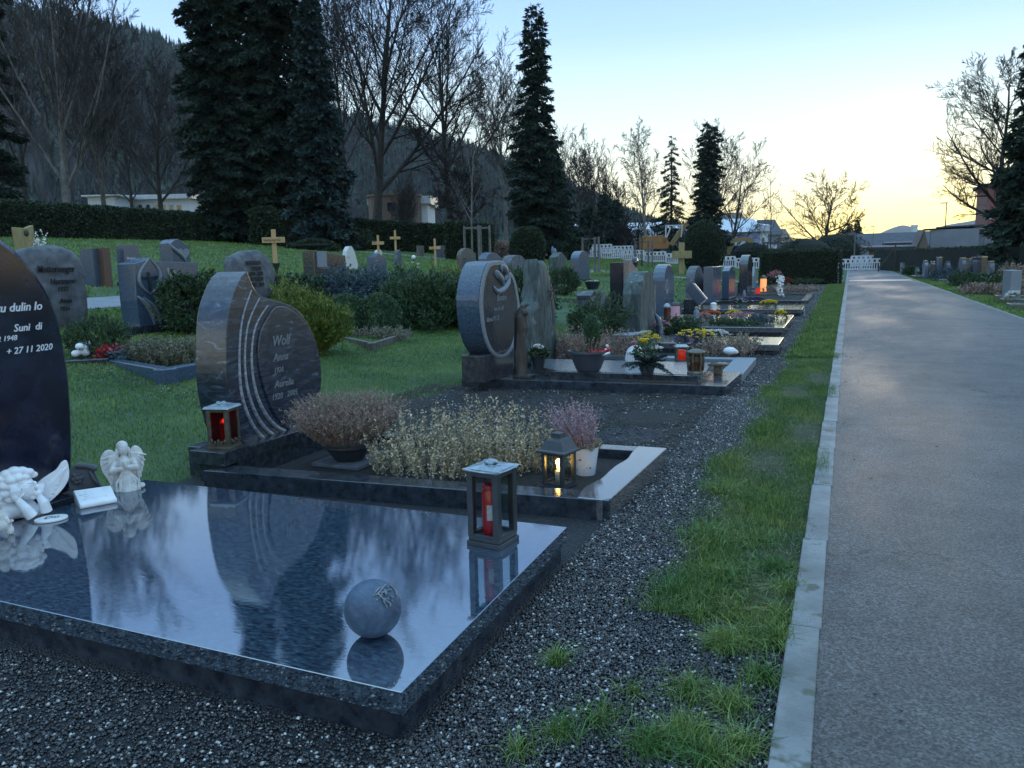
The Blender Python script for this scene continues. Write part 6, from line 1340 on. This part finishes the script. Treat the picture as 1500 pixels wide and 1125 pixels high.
# spruce
sp_ = lambda t: np.interp(t, [0, .1, .25, .42, .6, .8, .93, 1], [.95, 1.0, .98, .9, .52, .36, .2, .03])
conifer('tall narrow-topped spruce with twin tips, centre of the picture', 788, 62, 22, 2.2, n=52000, seed=41, prof=sp_, nb=330, L0=.34, W0=.05, droop=.35, tips=2, low=.03)
conifer('broader dark conifer foot left of the tall spruce', 812, 68, 225, 2.6, n=22000, seed=42, prof=lambda t: (1 - t) ** .7, nb=200, L0=.34, W0=.06)
bare_tree('thin bare tree at the right flank of the tall spruce', 832, 84, 180, seed=43, counts=(12, 8, 7, 5), ang=(36, 40, 40, 38), r=.15, rmin=.016)
for i, (x, D, yt, lab) in enumerate(((868, 120, 222, 'slender bare birch-like tree, first right of the spruce'), (886, 128, 238, 'bare tree, second right of the spruce'), (905, 118, 262, 'small bare tree, third right of the spruce'), (850, 112, 240, 'bare tree peeping out close to the spruce'))):
    bare_tree(lab, x, D, yt, 'bark', 'twig', seed=50 + i, counts=(13, 8, 7, 5), ang=(30, 34, 36, 36), trop=(.35, .2, .1, .1), rmin=.022, crown_low=.25, group=None)
bare_tree('tall fine-branched birch, pale against the yellow sky', 946, 92, 205, 'birch', 'twig', name='birch', seed=55, counts=(16, 9, 7, 6), ang=(34, 36, 40, 40), ratio=(.4, .5, .5, .45), trop=(.35, .1, -.05, -.15), rmin=.017, crown_low=.22, trunk=.95)
conifer('slim open-branched larch-like conifer beside the birch', 983, 98, 202, 2.7, n=7500, seed=44, prof=lambda t: (1 - t) ** .75, nb=62, L0=.40, W0=.05, droop=.45, low=.1)
conifer('dense dark spruce with double top behind the dome-clipped yew', 1036, 78, 184, 1.9, n=30000, seed=45, prof=lambda t: np.interp(t, [0, .15, .4, .7, .9, 1], [1., .95, .7, .5, .36, .05]), nb=240, L0=.32, W0=.05, tips=2, low=.05)
bare_tree('airy bare tree whose branches show on both sides of the double-topped spruce', 1042, 92, 196, seed=56, counts=(14, 9, 7, 6), ang=(44, 42, 40, 40), trop=(.25, .15, .1, .05), rmin=.017, crown_low=.25)
bare_tree('wide low bare tree leaning right beside the double-topped spruce', 1066, 84, 212, seed=57, counts=(13, 9, 7, 6), ang=(46, 40, 38, 38), trop=(.2, .15, .1, .05), rmin=.015, crown_low=.12, lean=(.16, 0))
bare_tree('thin young bare tree standing alone before the lilac house', 1128, 70, 248, seed=58, counts=(14, 5, 3), ang=(40, 36, 36), ratio=(.3, .45, .45), r=.08, rmin=.012, trunk=.98, crown_low=.15, trop=(.2, .1, .1))
bare_tree('spreading bare tree in front of the brightest part of the sunset', 1208, 88, 258, seed=59, counts=(13, 9, 8, 6), ang=(62, 46, 42, 38), ratio=(.92, .55, .48, .44), trop=(.15, .12, .08, .04), rmin=.016, crown_low=.16, trunk=.70, r=.34)
for i, (x, D, yt, R, lab) in enumerate(((886, 112, 282, 2.6, 'dark small evergreen behind the construction barrier, left'), (902, 108, 292, 2.6, 'dark small evergreen behind the construction barrier, right'), (1243, 190, 328, 3.0, 'far dark pointed conifer left of the path end'), (1254, 195, 322, 2.6, 'far dark pointed conifer nearest the path end'), (1232, 180, 334, 4., 'far dark rounded evergreen left of the path end'), (862, 90, 300, 2.4, 'dark evergreen right beside the tall spruce foot'))):
    conifer(lab, x, D, yt, R, n=7000, seed=60 + i, L0=.5, W0=.11, nb=90)
for i, (x, D, yt) in enumerate(((840, 100, 300), (875, 98, 306), (915, 100, 302), (935, 104, 308), (962, 102, 304), (1000, 106, 300))):
    bare_tree(('low dark bare tree behind the barrier, ' + ['hard by the spruce foot', 'over the long low building', 'between the small evergreens and the birch', 'just left of the birch trunk', 'between birch and larch-like conifer', 'left of the dome-clipped yew'][i]), x, D, yt, seed=70 + i, counts=(11, 8, 7), ang=(55, 48, 42), ratio=(.75, .55, .48), rmin=.035, crown_low=.15, trunk=.6, r=.2)
bare_tree('large bare tree with sweeping branches at the right side of the path', 1462, 46, 95, seed=61, counts=(24, 12, 9, 6), ang=(64, 44, 40, 38), ratio=(.50, .52, .46, .42), trop=(.22, .15, .1, .05), crown_low=.22, r=.26, rmin=.011, trunk=.86)
conifer('tall dark conifer cut off by the right picture edge', 1526, 40, -60, 2.3, n=52000, seed=46, prof=lambda t: np.clip(1.05 - .75 * t, 0, 1), nb=300, L0=.36, W0=.065, droop=.5, low=.1)
for i, (x, D, yt, lab) in enumerate(((862, 45, 330, 'thin staked sapling nearest the planted bowl, before the barrier'), (940, 60, 320, 'thin staked sapling farther off, before the barrier'))):
    P = atD(x, 380, D); P.z = gz(P.x); s = D / FPX; bare_tree(lab, x, D, yt, seed=80 + i, counts=(9, 5), ang=(40, 38), ratio=(.3, .4), r=.06, rmin=.012, trunk=.98, crown_low=.5)
    t = thing('tree_stakes', 'pair of stakes holding ' + ('the nearer sapling' if i == 0 else 'the farther sapling'), 'tree stakes', P, -.38); m_ = MB()
    for a in (-13 * s, 10 * s, 17 * s): m_.box((a, .1, .9), (.09, .09, 2.))
    m_.box((0, .1, 1.8), (26 * s, .05, .08)); m_.out('stakes', M['barkl'], t)

# ------------------------------------------------------------------ hedges
def hedge(label, a, b, thick, h, n, L0=.09, W0=.028, name='hedge', z=None, m_='hedge', rough_=.06):
    a = Vector((a[0], a[1], 0)); b = Vector((b[0], b[1], 0)); d = (b - a); Ln = d.length; d.normalize(); nrm = Vector((-d.y, d.x, 0))
    t = thing(name, label, 'hedge', (a.x, a.y, gz(a.x))); ang_ = math.atan2(d.y, d.x); t.rotation_euler = (0, 0, ang_)
    slope = (gz(b.x) - gz(a.x)) / max(Ln, .01)
    zf = lambda u: slope * u
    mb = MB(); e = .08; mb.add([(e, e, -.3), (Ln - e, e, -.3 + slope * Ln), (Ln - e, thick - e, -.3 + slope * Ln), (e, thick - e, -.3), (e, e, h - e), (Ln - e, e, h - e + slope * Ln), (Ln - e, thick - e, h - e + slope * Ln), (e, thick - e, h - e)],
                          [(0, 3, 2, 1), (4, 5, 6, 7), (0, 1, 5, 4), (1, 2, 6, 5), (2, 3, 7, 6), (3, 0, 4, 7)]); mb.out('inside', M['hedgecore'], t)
    A = [Ln * h, Ln * h, Ln * thick, thick * h, thick * h]; tot = sum(A); parts = []
    for k, ar in enumerate(A):
        m__ = max(10, int(n * ar / tot)); u, v = rng.random(m__), rng.random(m__)
        if k < 2: P = np.stack([u * Ln, np.full(m__, 0. if k == 0 else thick), v * h], 1); nn = np.array([0, -1. if k == 0 else 1., 0])
        elif k == 2: P = np.stack([u * Ln, v * thick, np.full(m__, h)], 1); nn = np.array([0, 0, 1.])
        else: P = np.stack([np.full(m__, 0. if k == 3 else Ln), u * thick, v * h], 1); nn = np.array([-1. if k == 3 else 1., 0, 0])
        wob = np.sin(P[:, 0] * 2.3) * .5 + np.sin(P[:, 0] * 5.1 + P[:, 2] * 4) * .3 + rng.normal(0, .5, m__)
        P = P + nn * (wob * rough_)[:, None]; P[:, 2] += slope * P[:, 0]
        parts.append(leaves(P, unit(m__) + nn * .9, L0 * rng.uniform(.6, 1.3, m__), W0))
    addobj('foliage', npmesh('foliage', *cat(parts), [M[m_]]), t); return t
hedge('very long dark clipped hedge along the top of the left lawn', (-38.4, 12), (-38.4, 56), 1.4, 1.75, 60000, .14, .045)
def PD(x, D): P = atD(x, 380, D); return (P.x, P.y)
hedge('low dark hedge running behind the pine crosses', PD(395, 56), PD(652, 58), 1.6, 2.0, 30000, .16, .05)
hedge('dark bush mass below the giant evergreens, ending the long hedge', PD(372, 52), PD(440, 52), 1.8, 2.2, 10000, .16, .05, rough_=.2)
hedge('tall block-clipped hedge behind the young staked tree', PD(655, 49), PD(722, 49), 1.5, 2.25, 12000, .13, .04)
hedge('dark hedge low behind the middle headstones, ending at the barrier', PD(770, 62), PD(856, 64), 1.4, 1.75, 9000, .14, .045)
hedge('big square box-cut hedge beside the path', (-3.75, 41.5), (-.16, 41.5), 2.0, 1.62, 22000, .07, .022)
hedge('long dark hedge behind the graves right of the path', (3.75, 77), (8.6, 46), -1.3, 1.65, 26000, .12, .04)
hedge('short end of dark hedge behind the right conifer', (8.7, 45.5), (13, 40), -1.3, 1.7, 8000, .12, .04)
def ovalbush(name, label, x, D, ytop, rx, n, m_='hedge', L0=.12, W0=.04, lump=.06, base=None):
    P = atD(x, 380, D); P.z = gz(P.x); H = atD(x, ytop, D).z - P.z; t = thing(name, label, 'shrub', P); V, F = bush((rx, rx, H * .56), n, L0, W0, lump, .12, .1, zmin=-H * .5); V[:, 2] += H * .46
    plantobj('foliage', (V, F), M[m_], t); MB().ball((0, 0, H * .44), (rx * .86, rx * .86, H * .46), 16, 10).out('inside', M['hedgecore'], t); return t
ovalbush('dome_yew', 'large dome-clipped dark yew behind the yellow wooden cross', 1031, 52, 322, 1.38, 14000, L0=.09, W0=.03)
ovalbush('round_shrub', 'brownish round shrub between block hedge and tall spruce', 735, 50, 352, 1.1, 6000, 'heather', lump=.15)
ovalbush('vase_shrub', 'flat-topped dark shrub at the foot of the tall spruce', 773, 46, 333, 1.05, 9000)
for (x, D, yt, rx, lab) in ((520, 54, 335, 1.5, 'dark leafy bush under the giant evergreens'), (462, 50, 352, 1.6, 'dark spreading bush left of the grey name stone'), (610, 60, 338, 1.2, 'dark bush before the white round-bay house'), (1178, 84, 345, 3.2, 'bristly dark undergrowth left of the spreading bare tree'), (1222, 86, 338, 3.0, 'bristly dark undergrowth under the spreading bare tree'), (840, 66, 345, 1.6, 'dark bush right of the spruce foot'), (1470, 42, 385, 1.2, 'dark bush at the foot of the right conifer'), (1100, 80, 352, 2.2, 'low dark bush in front of the lilac house')):
    ovalbush('dark_bush', lab, x, D, yt, rx, 6000, 'hedge', .16, .05, .25)

# ------------------------------------------------------------------ hillside and far mountain
def ridge(name, pts, mm, foot, rows=14, zfoot=2., pw=1.0, m_seed=5):
    """pts: (px, py skyline, depth); foot: depth of the foot"""
    g = np.random.default_rng(m_seed); cols = []
    P = cr([(p[0], p[1], p[2]) for p in pts], 8)
    for (x, y, D) in P:
        top = atD(x, y, D); a = atD(x, 385, foot); a.z = zfoot; c = []
        for i in range(rows + 1):
            t = i / rows; q = a.lerp(Vector((top.x, top.y, 0)), t); q.z = zfoot + (top.z - zfoot) * (t ** pw) ; c.append((q.x, q.y, q.z + (g.normal() * 2 if 0 < i < rows else 0)))
        bk = Vector((top.x, top.y, 0)) * 1.6; c.append((bk.x, bk.y, -5)); cols.append(c)
    V = np.array(cols).reshape(-1, 3); n = len(cols); k = rows + 2; i = np.arange(n - 1)[:, None] * k + np.arange(k - 1)[None]
    F = np.stack([i, i + k, i + k + 1, i + 1], -1).reshape(-1, 4); me = npmesh(name, V, F, [mm], True); return tag(addobj(name, me), kind='structure'), np.array(cols)
M['hillm'] = mat('wooded_hill_floor', (.022, .020, .020), .95, (.045, .040, .038), None, .02, 6)
hill, HC = ridge('hill', [(-260, -60, 720), (-60, 5, 740), (100, 42, 770), (190, 62, 800), (265, 90, 840), (380, 140, 900), (500, 180, 960), (600, 205, 1040), (700, 232, 1120), (760, 255, 1180), (830, 280, 1260), (900, 312, 1350), (980, 345, 1450), (1040, 362, 1500)], M['hillm'], 430)
M['farm'] = mat('far_mountain', (.05, .05, .05), .95, (.08, .075, .07), None, .004, 5)
ridge('mountain', [(1180, 368, 5200), (1240, 362, 5200), (1275, 350, 5200), (1292, 340, 5200), (1312, 332, 5200), (1326, 330, 5200), (1345, 336, 5200), (1362, 338, 5200), (1385, 330, 4600), (1420, 324, 4400), (1460, 316, 4200), (1560, 300, 4000), (1700, 290, 4000)], M['farm'], 2500, 6, 0)
# woods: simple spiky conifers and bare crowns, far beyond counting
def woods(cols, nC, nB):
    n, k, _ = cols.shape; k -= 1; g = rng
    def pick(m, lo=0.):
        u = g.random(m) * (n - 1.01); v = (lo + (1 - lo) * g.random(m) ** .8) * (k - 1.01); i, j = u.astype(int), v.astype(int); fu, fv = (u - i)[:, None], (v - j)[:, None]
        return cols[i, j] * (1 - fu) * (1 - fv) + cols[i + 1, j] * fu * (1 - fv) + cols[i, j + 1] * (1 - fu) * fv + cols[i + 1, j + 1] * fu * fv, v / k
    P, v = pick(nC, .0); top = g.random(nC) < .35; P2, _ = pick(nC, .93); P[top] = P2[top]
    h = g.uniform(12, 24, nC); parts = []
    for lv in range(5):
        z0 = .12 + .17 * lv; rr = (1 - z0) * .24; 
        for j in range(5):
            a = g.random(nC) * 2 * PI; D = np.stack([np.cos(a), np.sin(a), np.zeros(nC)], 1); A = P + np.array([0, 0, 1.]) * (h * (z0 + .26))[:, None]; B = P + D * (rr * h)[:, None] + np.array([0, 0, 1.]) * (h * z0)[:, None]
            parts.append((A, B, (h * rr * .42)))
    A = np.concatenate([p[0] for p in parts]); B = np.concatenate([p[1] for p in parts]); W_ = np.concatenate([p[2] for p in parts]); S = norm(np.cross(B - A, np.tile([0, 0, 1.], (len(A), 1)))) * W_[:, None]
    V = np.stack([A, B - S, B + S], 1).reshape(-1, 3); F = np.arange(len(V)).reshape(-1, 3)
    tag(addobj('conifer_wood', npmesh('conifer_wood', V, F, [M['needle']])), 'dark conifers scattered over the wooded hillside and its skyline', 'woods', kind='stuff')
    P, v = pick(nB, 0.); h = g.uniform(11, 20, nB); parts = []
    for j in range(26):
        a = g.random(nB) * 2 * PI; e_ = g.uniform(.2, 1.1, nB); D = norm(np.stack([np.cos(a) * e_ * .55, np.sin(a) * e_ * .55, np.ones(nB)], 1)); B0 = P + np.array([0, 0, 1.]) * (h * g.uniform(0., .55, nB))[:, None]
        parts.append(leaves(B0, D, h * g.uniform(.35, .5, nB), h * .012))
    V, F = cat(parts); tag(addobj('bare_wood', npmesh('bare_wood', V, F, [M['woodfar']])), 'grey-brown leafless wood covering the hillside', 'woods', kind='stuff')
woods(HC, 5200, 9000)
# ------------------------------------------------------------------ buildings
RZ = math.atan2(cR0.y, cR0.x)
M['wallw'] = mat('white_render', (.50, .52, .56), .8, (.60, .62, .66), None, .5, 4)
M['wallb'] = mat('brown_boarding', (.12, .085, .07), .8, (.17, .125, .10), None, 3., 5, (6, 1, 1))
M['roofl'] = mat('pale_metal_roof', (.42, .45, .50), .4, (.52, .55, .60), None, 2.)
M['roofd'] = mat('dark_tile_roof', (.035, .037, .05), .7, (.06, .06, .075), None, 1.2, 5, bump=.3, bscale=14.)
M['walllil'] = mat('lilac_render', (.26, .27, .40), .8); M['wallgrey'] = mat('grey_render', (.16, .17, .20), .8, (.20, .21, .24), None, .8)
M['wallred'] = mat('red_brown_facade', (.17, .06, .055), .7, (.22, .08, .07), None, 1.5); M['woodwall'] = mat('yellowish_timber_wall', (.24, .18, .11), .75, (.31, .24, .15), None, 2., 4, (5, 5, .5))
M['sheet'] = mat('blue_grey_sheet_cladding', (.12, .14, .19), .5, (.15, .17, .22), None, 2., 3, (6, 6, .2)); M['win'] = mat('window_glass', (.02, .025, .035), .08, spec=.8)
M['winl'] = mat('pale_window_blind', (.42, .46, .52), .4); M['steelp'] = mat('grey_steel_post', (.12, .13, .14), .5, metal=.3)
def facade(name, label, cat_, x0, x1, ytop, D, dp=8., wall='wallw', roof=None, rh=0., base=None, wins=(), wm='win', over=.4, gable=False, rz=0.):
    A = atD(x0, 380, D); B = atD(x1, 380, D); z0 = min(gz(A.x), gz(B.x)) - .3 if base is None else base; W = (B - A).length; top = atD((x0 + x1) / 2, ytop, D).z; H = top - z0
    t = thing(name, label, cat_, (A.x, A.y, z0), RZ + rz); s = D / FPX
    MB().box((W / 2, dp / 2, H / 2), (W, dp, H)).out('wall', M[wall], t)
    if roof:
        m_ = MB()
        if gable: vs = [(-over, -over, H), (W + over, -over, H), (W + over, dp + over, H), (-over, dp + over, H), (-over, dp / 2, H + rh), (W + over, dp / 2, H + rh)]; fs = [(0, 1, 5, 4), (2, 3, 4, 5), (1, 2, 5), (3, 0, 4), (0, 3, 2, 1)]
        else: vs = [(-over, -over, H), (W + over, -over, H), (W + over, dp + over, H), (-over, dp + over, H), (-over, -over, H + rh * .5), (W + over, -over, H + rh * .5), (W + over, dp + over, H + rh), (-over, dp + over, H + rh)]; fs = [(0, 3, 2, 1), (4, 5, 6, 7), (0, 1, 5, 4), (1, 2, 6, 5), (2, 3, 7, 6), (3, 0, 4, 7)]
        m_.add(vs, fs).out('roof', M[roof], t)
    for (a, b, c, d) in wins:      # pixel rectangles
        za = atD((a + c) / 2, b, D).z - z0; zb = atD((a + c) / 2, d, D).z - z0; xa = (a - x0) * s; xb = (c - x0) * s
        w_ = MB().box(((xa + xb) / 2, -.03, (za + zb) / 2), (xb - xa, .08, za - zb)).out('window', M['wallw'], t)
        MB().box(((xa + xb) / 2, -.08, (za + zb) / 2), ((xb - xa) * .84, .05, (za - zb) * .84)).out('pane', M[wm], w_)
    return t
facade('bungalow', 'white flat bungalow glimpsed between trunks above the long hedge', 'house', 184, 285, 293, 82, 9, 'wallw', 'roofl', .9, wins=[(x, 300, x + 6, 309) for x in range(188, 275, 11)])
facade('garage', 'small pale blue-white garage wall left of the bungalow', 'house', 137, 176, 289, 78, 6, 'wallw', 'roofl', .3)
t = facade('white_house', 'white house with pitched roof and brown round bay behind bare trees', 'house', 548, 629, 300, 90, 9, 'wallw', 'roofl', 1.6, wins=[(553, 312, 562, 318)], wm='win')
s = 90 / FPX; MB().lathe([(2.9, 0), (2.9, 3.2), (3.1, 3.2), (3.1, 3.4), (0, 3.5)], (2.6, -.2, 2.2), 20).out('bay', M['wallb'], t)
for k in range(3): MB().box((1.2 + k * 1.4, -3.05 + abs(k - 1) * .25, 4.2), (.8, .1, .9)).out('window', M['win'], t)
facade('long_hall', 'long low hall with pale roof and window band behind the barrier', 'building', 846, 1002, 352, 122, 14, 'wallgrey', 'roofl', 3.2, wins=[(x, 356, x + 12, 363) for x in range(850, 1000, 14)], wm='win', over=.6)
t = facade('lilac_house', 'lilac house with pale roof and bright gable wall right of the dome yew', 'house', 1062, 1113, 340, 110, 9, 'walllil', 'roofl', 2.0, wins=[(1076, 353, 1082, 362), (1084, 353, 1090, 362)], wm='winl', gable=True)
facade('gable_wing', 'white gable end adjoining the lilac house', 'house', 1113, 1124, 339, 110, 9, 'wallw', 'roofl', 1.6, wins=[(1115, 348, 1119, 354)])
facade('grey_house', 'grey hip-roofed house between the lilac house and the box-cut hedge', 'house', 1124, 1143, 344, 130, 9, 'wallgrey', 'roofd', 2.6, gable=True); facade('far_house', 'smaller far house with brownish roof right of the grey one', 'house', 1142, 1158, 355, 150, 9, 'wallgrey', 'wallb', 2.6, wins=[(1151, 358, 1154, 361)], gable=True)
facade('brown_roof_house', 'reddish-brown roofed house peeping above the pale lilac roof', 'house', 1066, 1092, 334, 150, 9, 'wallw', 'wallb', 3., gable=True)
facade('terrace_building', 'long building with very dark roof closing the end of the path', 'building', 1222, 1352, 361, 150, 12, 'wallgrey', 'roofd', 2.5, wins=[(x, 363, x + 5, 369) for x in (1228, 1238, 1249, 1256, 1264)], wm='win', gable=True, rz=-RZ)
facade('timber_shed', 'low timber shed with flat dark roof at the end of the path', 'shed', 1275, 1346, 365, 88, 6, 'woodwall', 'roofd', .5, over=.9, rz=-RZ)
t = facade('timber_annex', 'lighter timber wall under a grey fascia, left of the gabled barn', 'shed', 1300, 1342, 358, 96, 6, 'woodwall', 'roofd', .4, rz=-RZ)
# gabled barn
A = atD(1344, 380, 84); s = 84 / FPX; t = thing('barn', 'brown gabled barn with large grey roof behind the right hedge', 'barn', (A.x, A.y, 0), 0.); Hb = atD(1344, 362, 84).z; Ht = atD(1352, 337, 84).z; xr = 14 * s
MB().faceY([(0, 0), (xr, 0), (xr, Hb), (xr / 2, Ht), (0, Hb)], 0, 9).out('wall', M['wallb'], t)
MB().add([(-.25, -.3, Hb - .3), (xr / 2, -.3, Ht + .1), (xr / 2, 9, Ht + .1), (-.25, 9, Hb - .3)], [(0, 1, 2, 3)]).add([(xr / 2, -.3, Ht + .1), (xr / 2 + 5, .6, Ht + .2), (xr / 2 + 5, 9, Ht + .2), (xr / 2, 9, Ht + .1)], [(0, 1, 2, 3)]).out('roof', M['roofd'], t)
MB().box((xr + 2.3, .4, Ht / 2), (4.4, .5, Ht)).out('side_wall', M['wallgrey'], t)
facade('clad_hall', 'blue-grey sheet-clad hall behind the right hedge', 'building', 1386, 1424, 333, 88, 8, 'sheet', 'roofd', .3, rz=-RZ); facade('concrete_block', 'grey framed industrial block between clad hall and red tower', 'building', 1424, 1462, 331, 84, 8, 'wallgrey', 'roofd', .3, wins=[(1427, 335, 1442, 345), (1445, 335, 1458, 345)], wm='win', rz=-RZ)
facade('red_tower', 'red-brown tower house half hidden behind the right conifer', 'building', 1440, 1482, 272, 92, 8, 'wallred', 'roofd', .3, wins=[(1441, 309, 1447, 322)], wm='winl', rz=-RZ)
facade('white_wing', 'white wall glimpsed behind the right conifer at the picture edge', 'building', 1490, 1530, 330, 70, 6, 'wallw', 'roofl', .5, rz=-RZ)
t = thing('chimney_tower', 'pale square chimney tower above the far roofs', 'tower', (lambda P: (P.x, P.y, 0))(atD(1337, 380, 170)), RZ); h_ = atD(1337, 330, 170).z; MB().box((0, 0, h_ / 2), (.9, .9, h_)).box((0, 0, h_ - .2), (1.1, 1.1, .5)).out('shaft', M['wallw'], t)
for (x, D, yt, lab) in ((1382, 90, 298, 'tall thin lamp post above the clad hall'), (1278, 140, 332, 'thin dark pole at the far end of the path'), (1251, 82, 342, 'slim pale lamp post behind the barrier at the path end'), (1440, 60, 300, 'thin pole beside the red tower')):
    P = atD(x, 380, D); h_ = atD(x, yt, D).z; t = thing('street_lamp', lab, 'lamp post', (P.x, P.y, 0)); MB().tube([(0, 0, 0), (0, 0, h_)], [.09, .05], 8).out('pole', M['steelp'], t); MB().box((-.25, 0, h_), (.7, .22, .12)).out('lamp_head', M['steelp'], t)
# ------------------------------------------------------------------ construction barrier
M['barr'] = mat('white_plastic_barrier', (.55, .55, .60), .5, (.62, .62, .66), None, 3.)
def make_barrier(label, loc, rz):
    t = thing('barrier_panel', label, 'barrier', loc, rz, 'white plastic construction barrier panels'); m_ = MB(); W, H = 2.0, 1.0; n_ = 5
    m_.box((0, 0, H - .05), (W, .05, .10)); m_.box((0, 0, H - .34), (W, .05, .08)); m_.box((0, 0, .12), (W, .05, .10)); m_.box((-W / 2 + .03, 0, H / 2), (.07, .05, H)); m_.box((W / 2 - .03, 0, H / 2), (.07, .05, H))
    for k in range(n_ + 1): m_.box((-W / 2 + .06 + k * (W - .12) / n_, 0, H - .2), (.20, .045, .24))
    for k in range(2 * n_ + 1): m_.box((-W / 2 + .06 + k * (W - .12) / (2 * n_), 0, .42), (.08, .045, .52))
    m_.out('panel', M['barr'], t); MB().box((-.6, 0, .03), (.25, .5, .08)).box((.6, 0, .03), (.25, .5, .08)).out('feet', M['metald'], t); return t
b0 = None; Yb = 74.; spots = []
x = 3.4
while x > -27: spots.append((x - 1.0, Yb + random.uniform(-.15, .15))); x -= 2.04
LABB = 'white plastic construction barrier panel in the row behind the lawn'
for i, (x, y) in enumerate(spots):
    if b0 is None: b0 = make_barrier(LABB, (x, y, gz(x)), random.uniform(-.03, .03))
    else: dup(b0, (x, y, gz(x)), random.uniform(-.05, .05), LABB)
for i, x in enumerate((-24, -21.9, -19.8, 1.6)): dup(b0, (x, Yb + 3.2, gz(x) + (.3 if x < 0 else .25)), random.uniform(-.04, .04), 'white barrier panel standing in the second row, behind the first', 'second row of barrier panels')
road = sheet('road', ax((-34, 14, 1.)), ax((79.5, 86, 1.)), lambda X, Y: gzv(X) + .02, M['asphalt'])
# ------------------------------------------------------------------ machines behind the barrier
M['ey'] = mat('machine_yellow', (.20, .15, .06), .5, (.26, .19, .08), None, 3.); M['eo'] = mat('machine_orange', (.33, .15, .05), .45)
P = atD(975, 380, 84); P.z = gz(P.x); s = 84 / FPX
t = thing('excavator', 'orange excavator with white cab frame and raised boom, left of the dome yew', 'excavator', P, RZ)
MB().poly([(-2.6, -1, 1.2), (-.0, -1, 1.2), (.25, -1, 1.7), (-.1, -1, 2.3), (-.7, -1, 2.6), (-2.6, -1, 2.5)], [(-2.6, 1, 1.2), (-.0, 1, 1.2), (.25, 1, 1.7), (-.1, 1, 2.3), (-.7, 1, 2.6), (-2.6, 1, 2.5)]).out('body', M['eo'], t, bevel=.05)
MB().poly([(-1.0, -1.02, 1.8), (-.2, -1.02, 1.8), (-.15, -1.02, 2.2), (-.8, -1.02, 2.5)], [(-1.0, -1.0, 1.8), (-.2, -1.0, 1.8), (-.15, -1.0, 2.2), (-.8, -1.0, 2.5)]).out('window', M['win'], t)
m_ = MB()
for a, b in (((0, 2.4), (.0, 3.6)), ((1.6, 2.4), (1.7, 3.5)), ((-.05, 3.6), (1.8, 3.6)), ((.1, 2.4), (.5, 3.4))): m_.beam((a[0], 0, a[1]), (b[0], 0, b[1]), .12, .12)
m_.out('cab_frame', M['barr'], t)
MB().beam((.6, .2, 1.6), (2.0, .2, 3.6), .35, .45).beam((2.0, .2, 3.6), (3.6, .2, 4.4), .3, .4).out('boom', M['ey'], t)
for sy in (-.9, .9): MB().poly([(-2.4, sy - .2, .9), (.6, sy - .2, .9), (.9, sy - .2, .45), (.5, sy - .2, 0), (-2.3, sy - .2, 0), (-2.7, sy - .2, .45)], [(-2.4, sy + .2, .9), (.6, sy + .2, .9), (.9, sy + .2, .45), (.5, sy + .2, 0), (-2.3, sy + .2, 0), (-2.7, sy + .2, .45)]).out('track', M['metald'], t)
P = atD(1087, 380, 82); P.z = gz(P.x); s = 82 / FPX
t = thing('excavator', 'dull yellow digger seen through its arched boom right of the dome yew', 'excavator', P, RZ)
MB().beam((-25 * s, 0, .6), (-14 * s, 0, 2.6), .35, .5).beam((-14 * s, 0, 2.6), (8 * s, 0, 2.75), .35, .4).beam((8 * s, 0, 2.75), (24 * s, 0, .7), .4, .55).out('boom', M['ey'], t)
MB().box((-.8, .6, 1.3), (1.7, 1.4, 1.6)).out('cab', M['win'], t, bevel=.06); MB().box((1.0, .7, .95), (2.0, 1.6, 1.1)).out('body', M['ey'], t, bevel=.08)
for sy in (0., 1.4): MB().box((0, sy, .3), (3.6, .35, .6)).out('track', M['metald'], t, bevel=.15)
MB().tube([(10 * s, -.25, 2.3), (19 * s, -.25, 1.1)], .05, 8).out('hydraulic_ram', M['barr'], t)
P = atD(1130, 380, 78); s = 78 / FPX
t = thing('tractor', 'dark tractor-like machine with pale cab window, left of the box-cut hedge', 'tractor', (P.x, P.y, 0), RZ)
MB().box((0, 0, 1.2), (1.6, 1.4, .9)).box((.3, 0, .8), (2., 1.3, .5)).out('body', M['metald'], t, bevel=.06); m_ = MB()
for a in (-.5, .5):
    for b in (-.6, .6): m_.box((a - .1, b, 2.0), (.1, .1, 1.3))
m_.box((-.1, 0, 2.65), (1.3, 1.5, .12)).out('cab', M['metald'], t); MB().box((-.1, -.62, 2.1), (.8, .03, .7)).out('window', M['winl'], t)
for a, r0 in ((-.6, .7), (1.1, .5)):
    for b in (-.8, .8):
        MB().tube([(a, b - .15, r0), (a, b + .15, r0)], r0, 18).out('wheel', M['metald'], t)
# ------------------------------------------------------------------ evening haze
hz = MB(); hz.box((-300, 2900, 395), (9000, 6400, 830)); m = bpy.data.materials.new('haze'); m.use_nodes = True; nt = m.node_tree
for n_ in list(nt.nodes):
    if n_.type == 'BSDF_PRINCIPLED': nt.nodes.remove(n_)
vp = nt.nodes.new('ShaderNodeVolumePrincipled'); vp.inputs['Color'].default_value = (.80, .86, .95, 1); vp.inputs['Density'].default_value = .00008; vp.inputs['Anisotropy'].default_value = .3
nt.links.new(vp.outputs[0], nt.nodes['Material Output'].inputs['Volume'])
tag(hz.out('haze', m), 'thin evening haze filling the valley air', 'haze', kind='stuff')
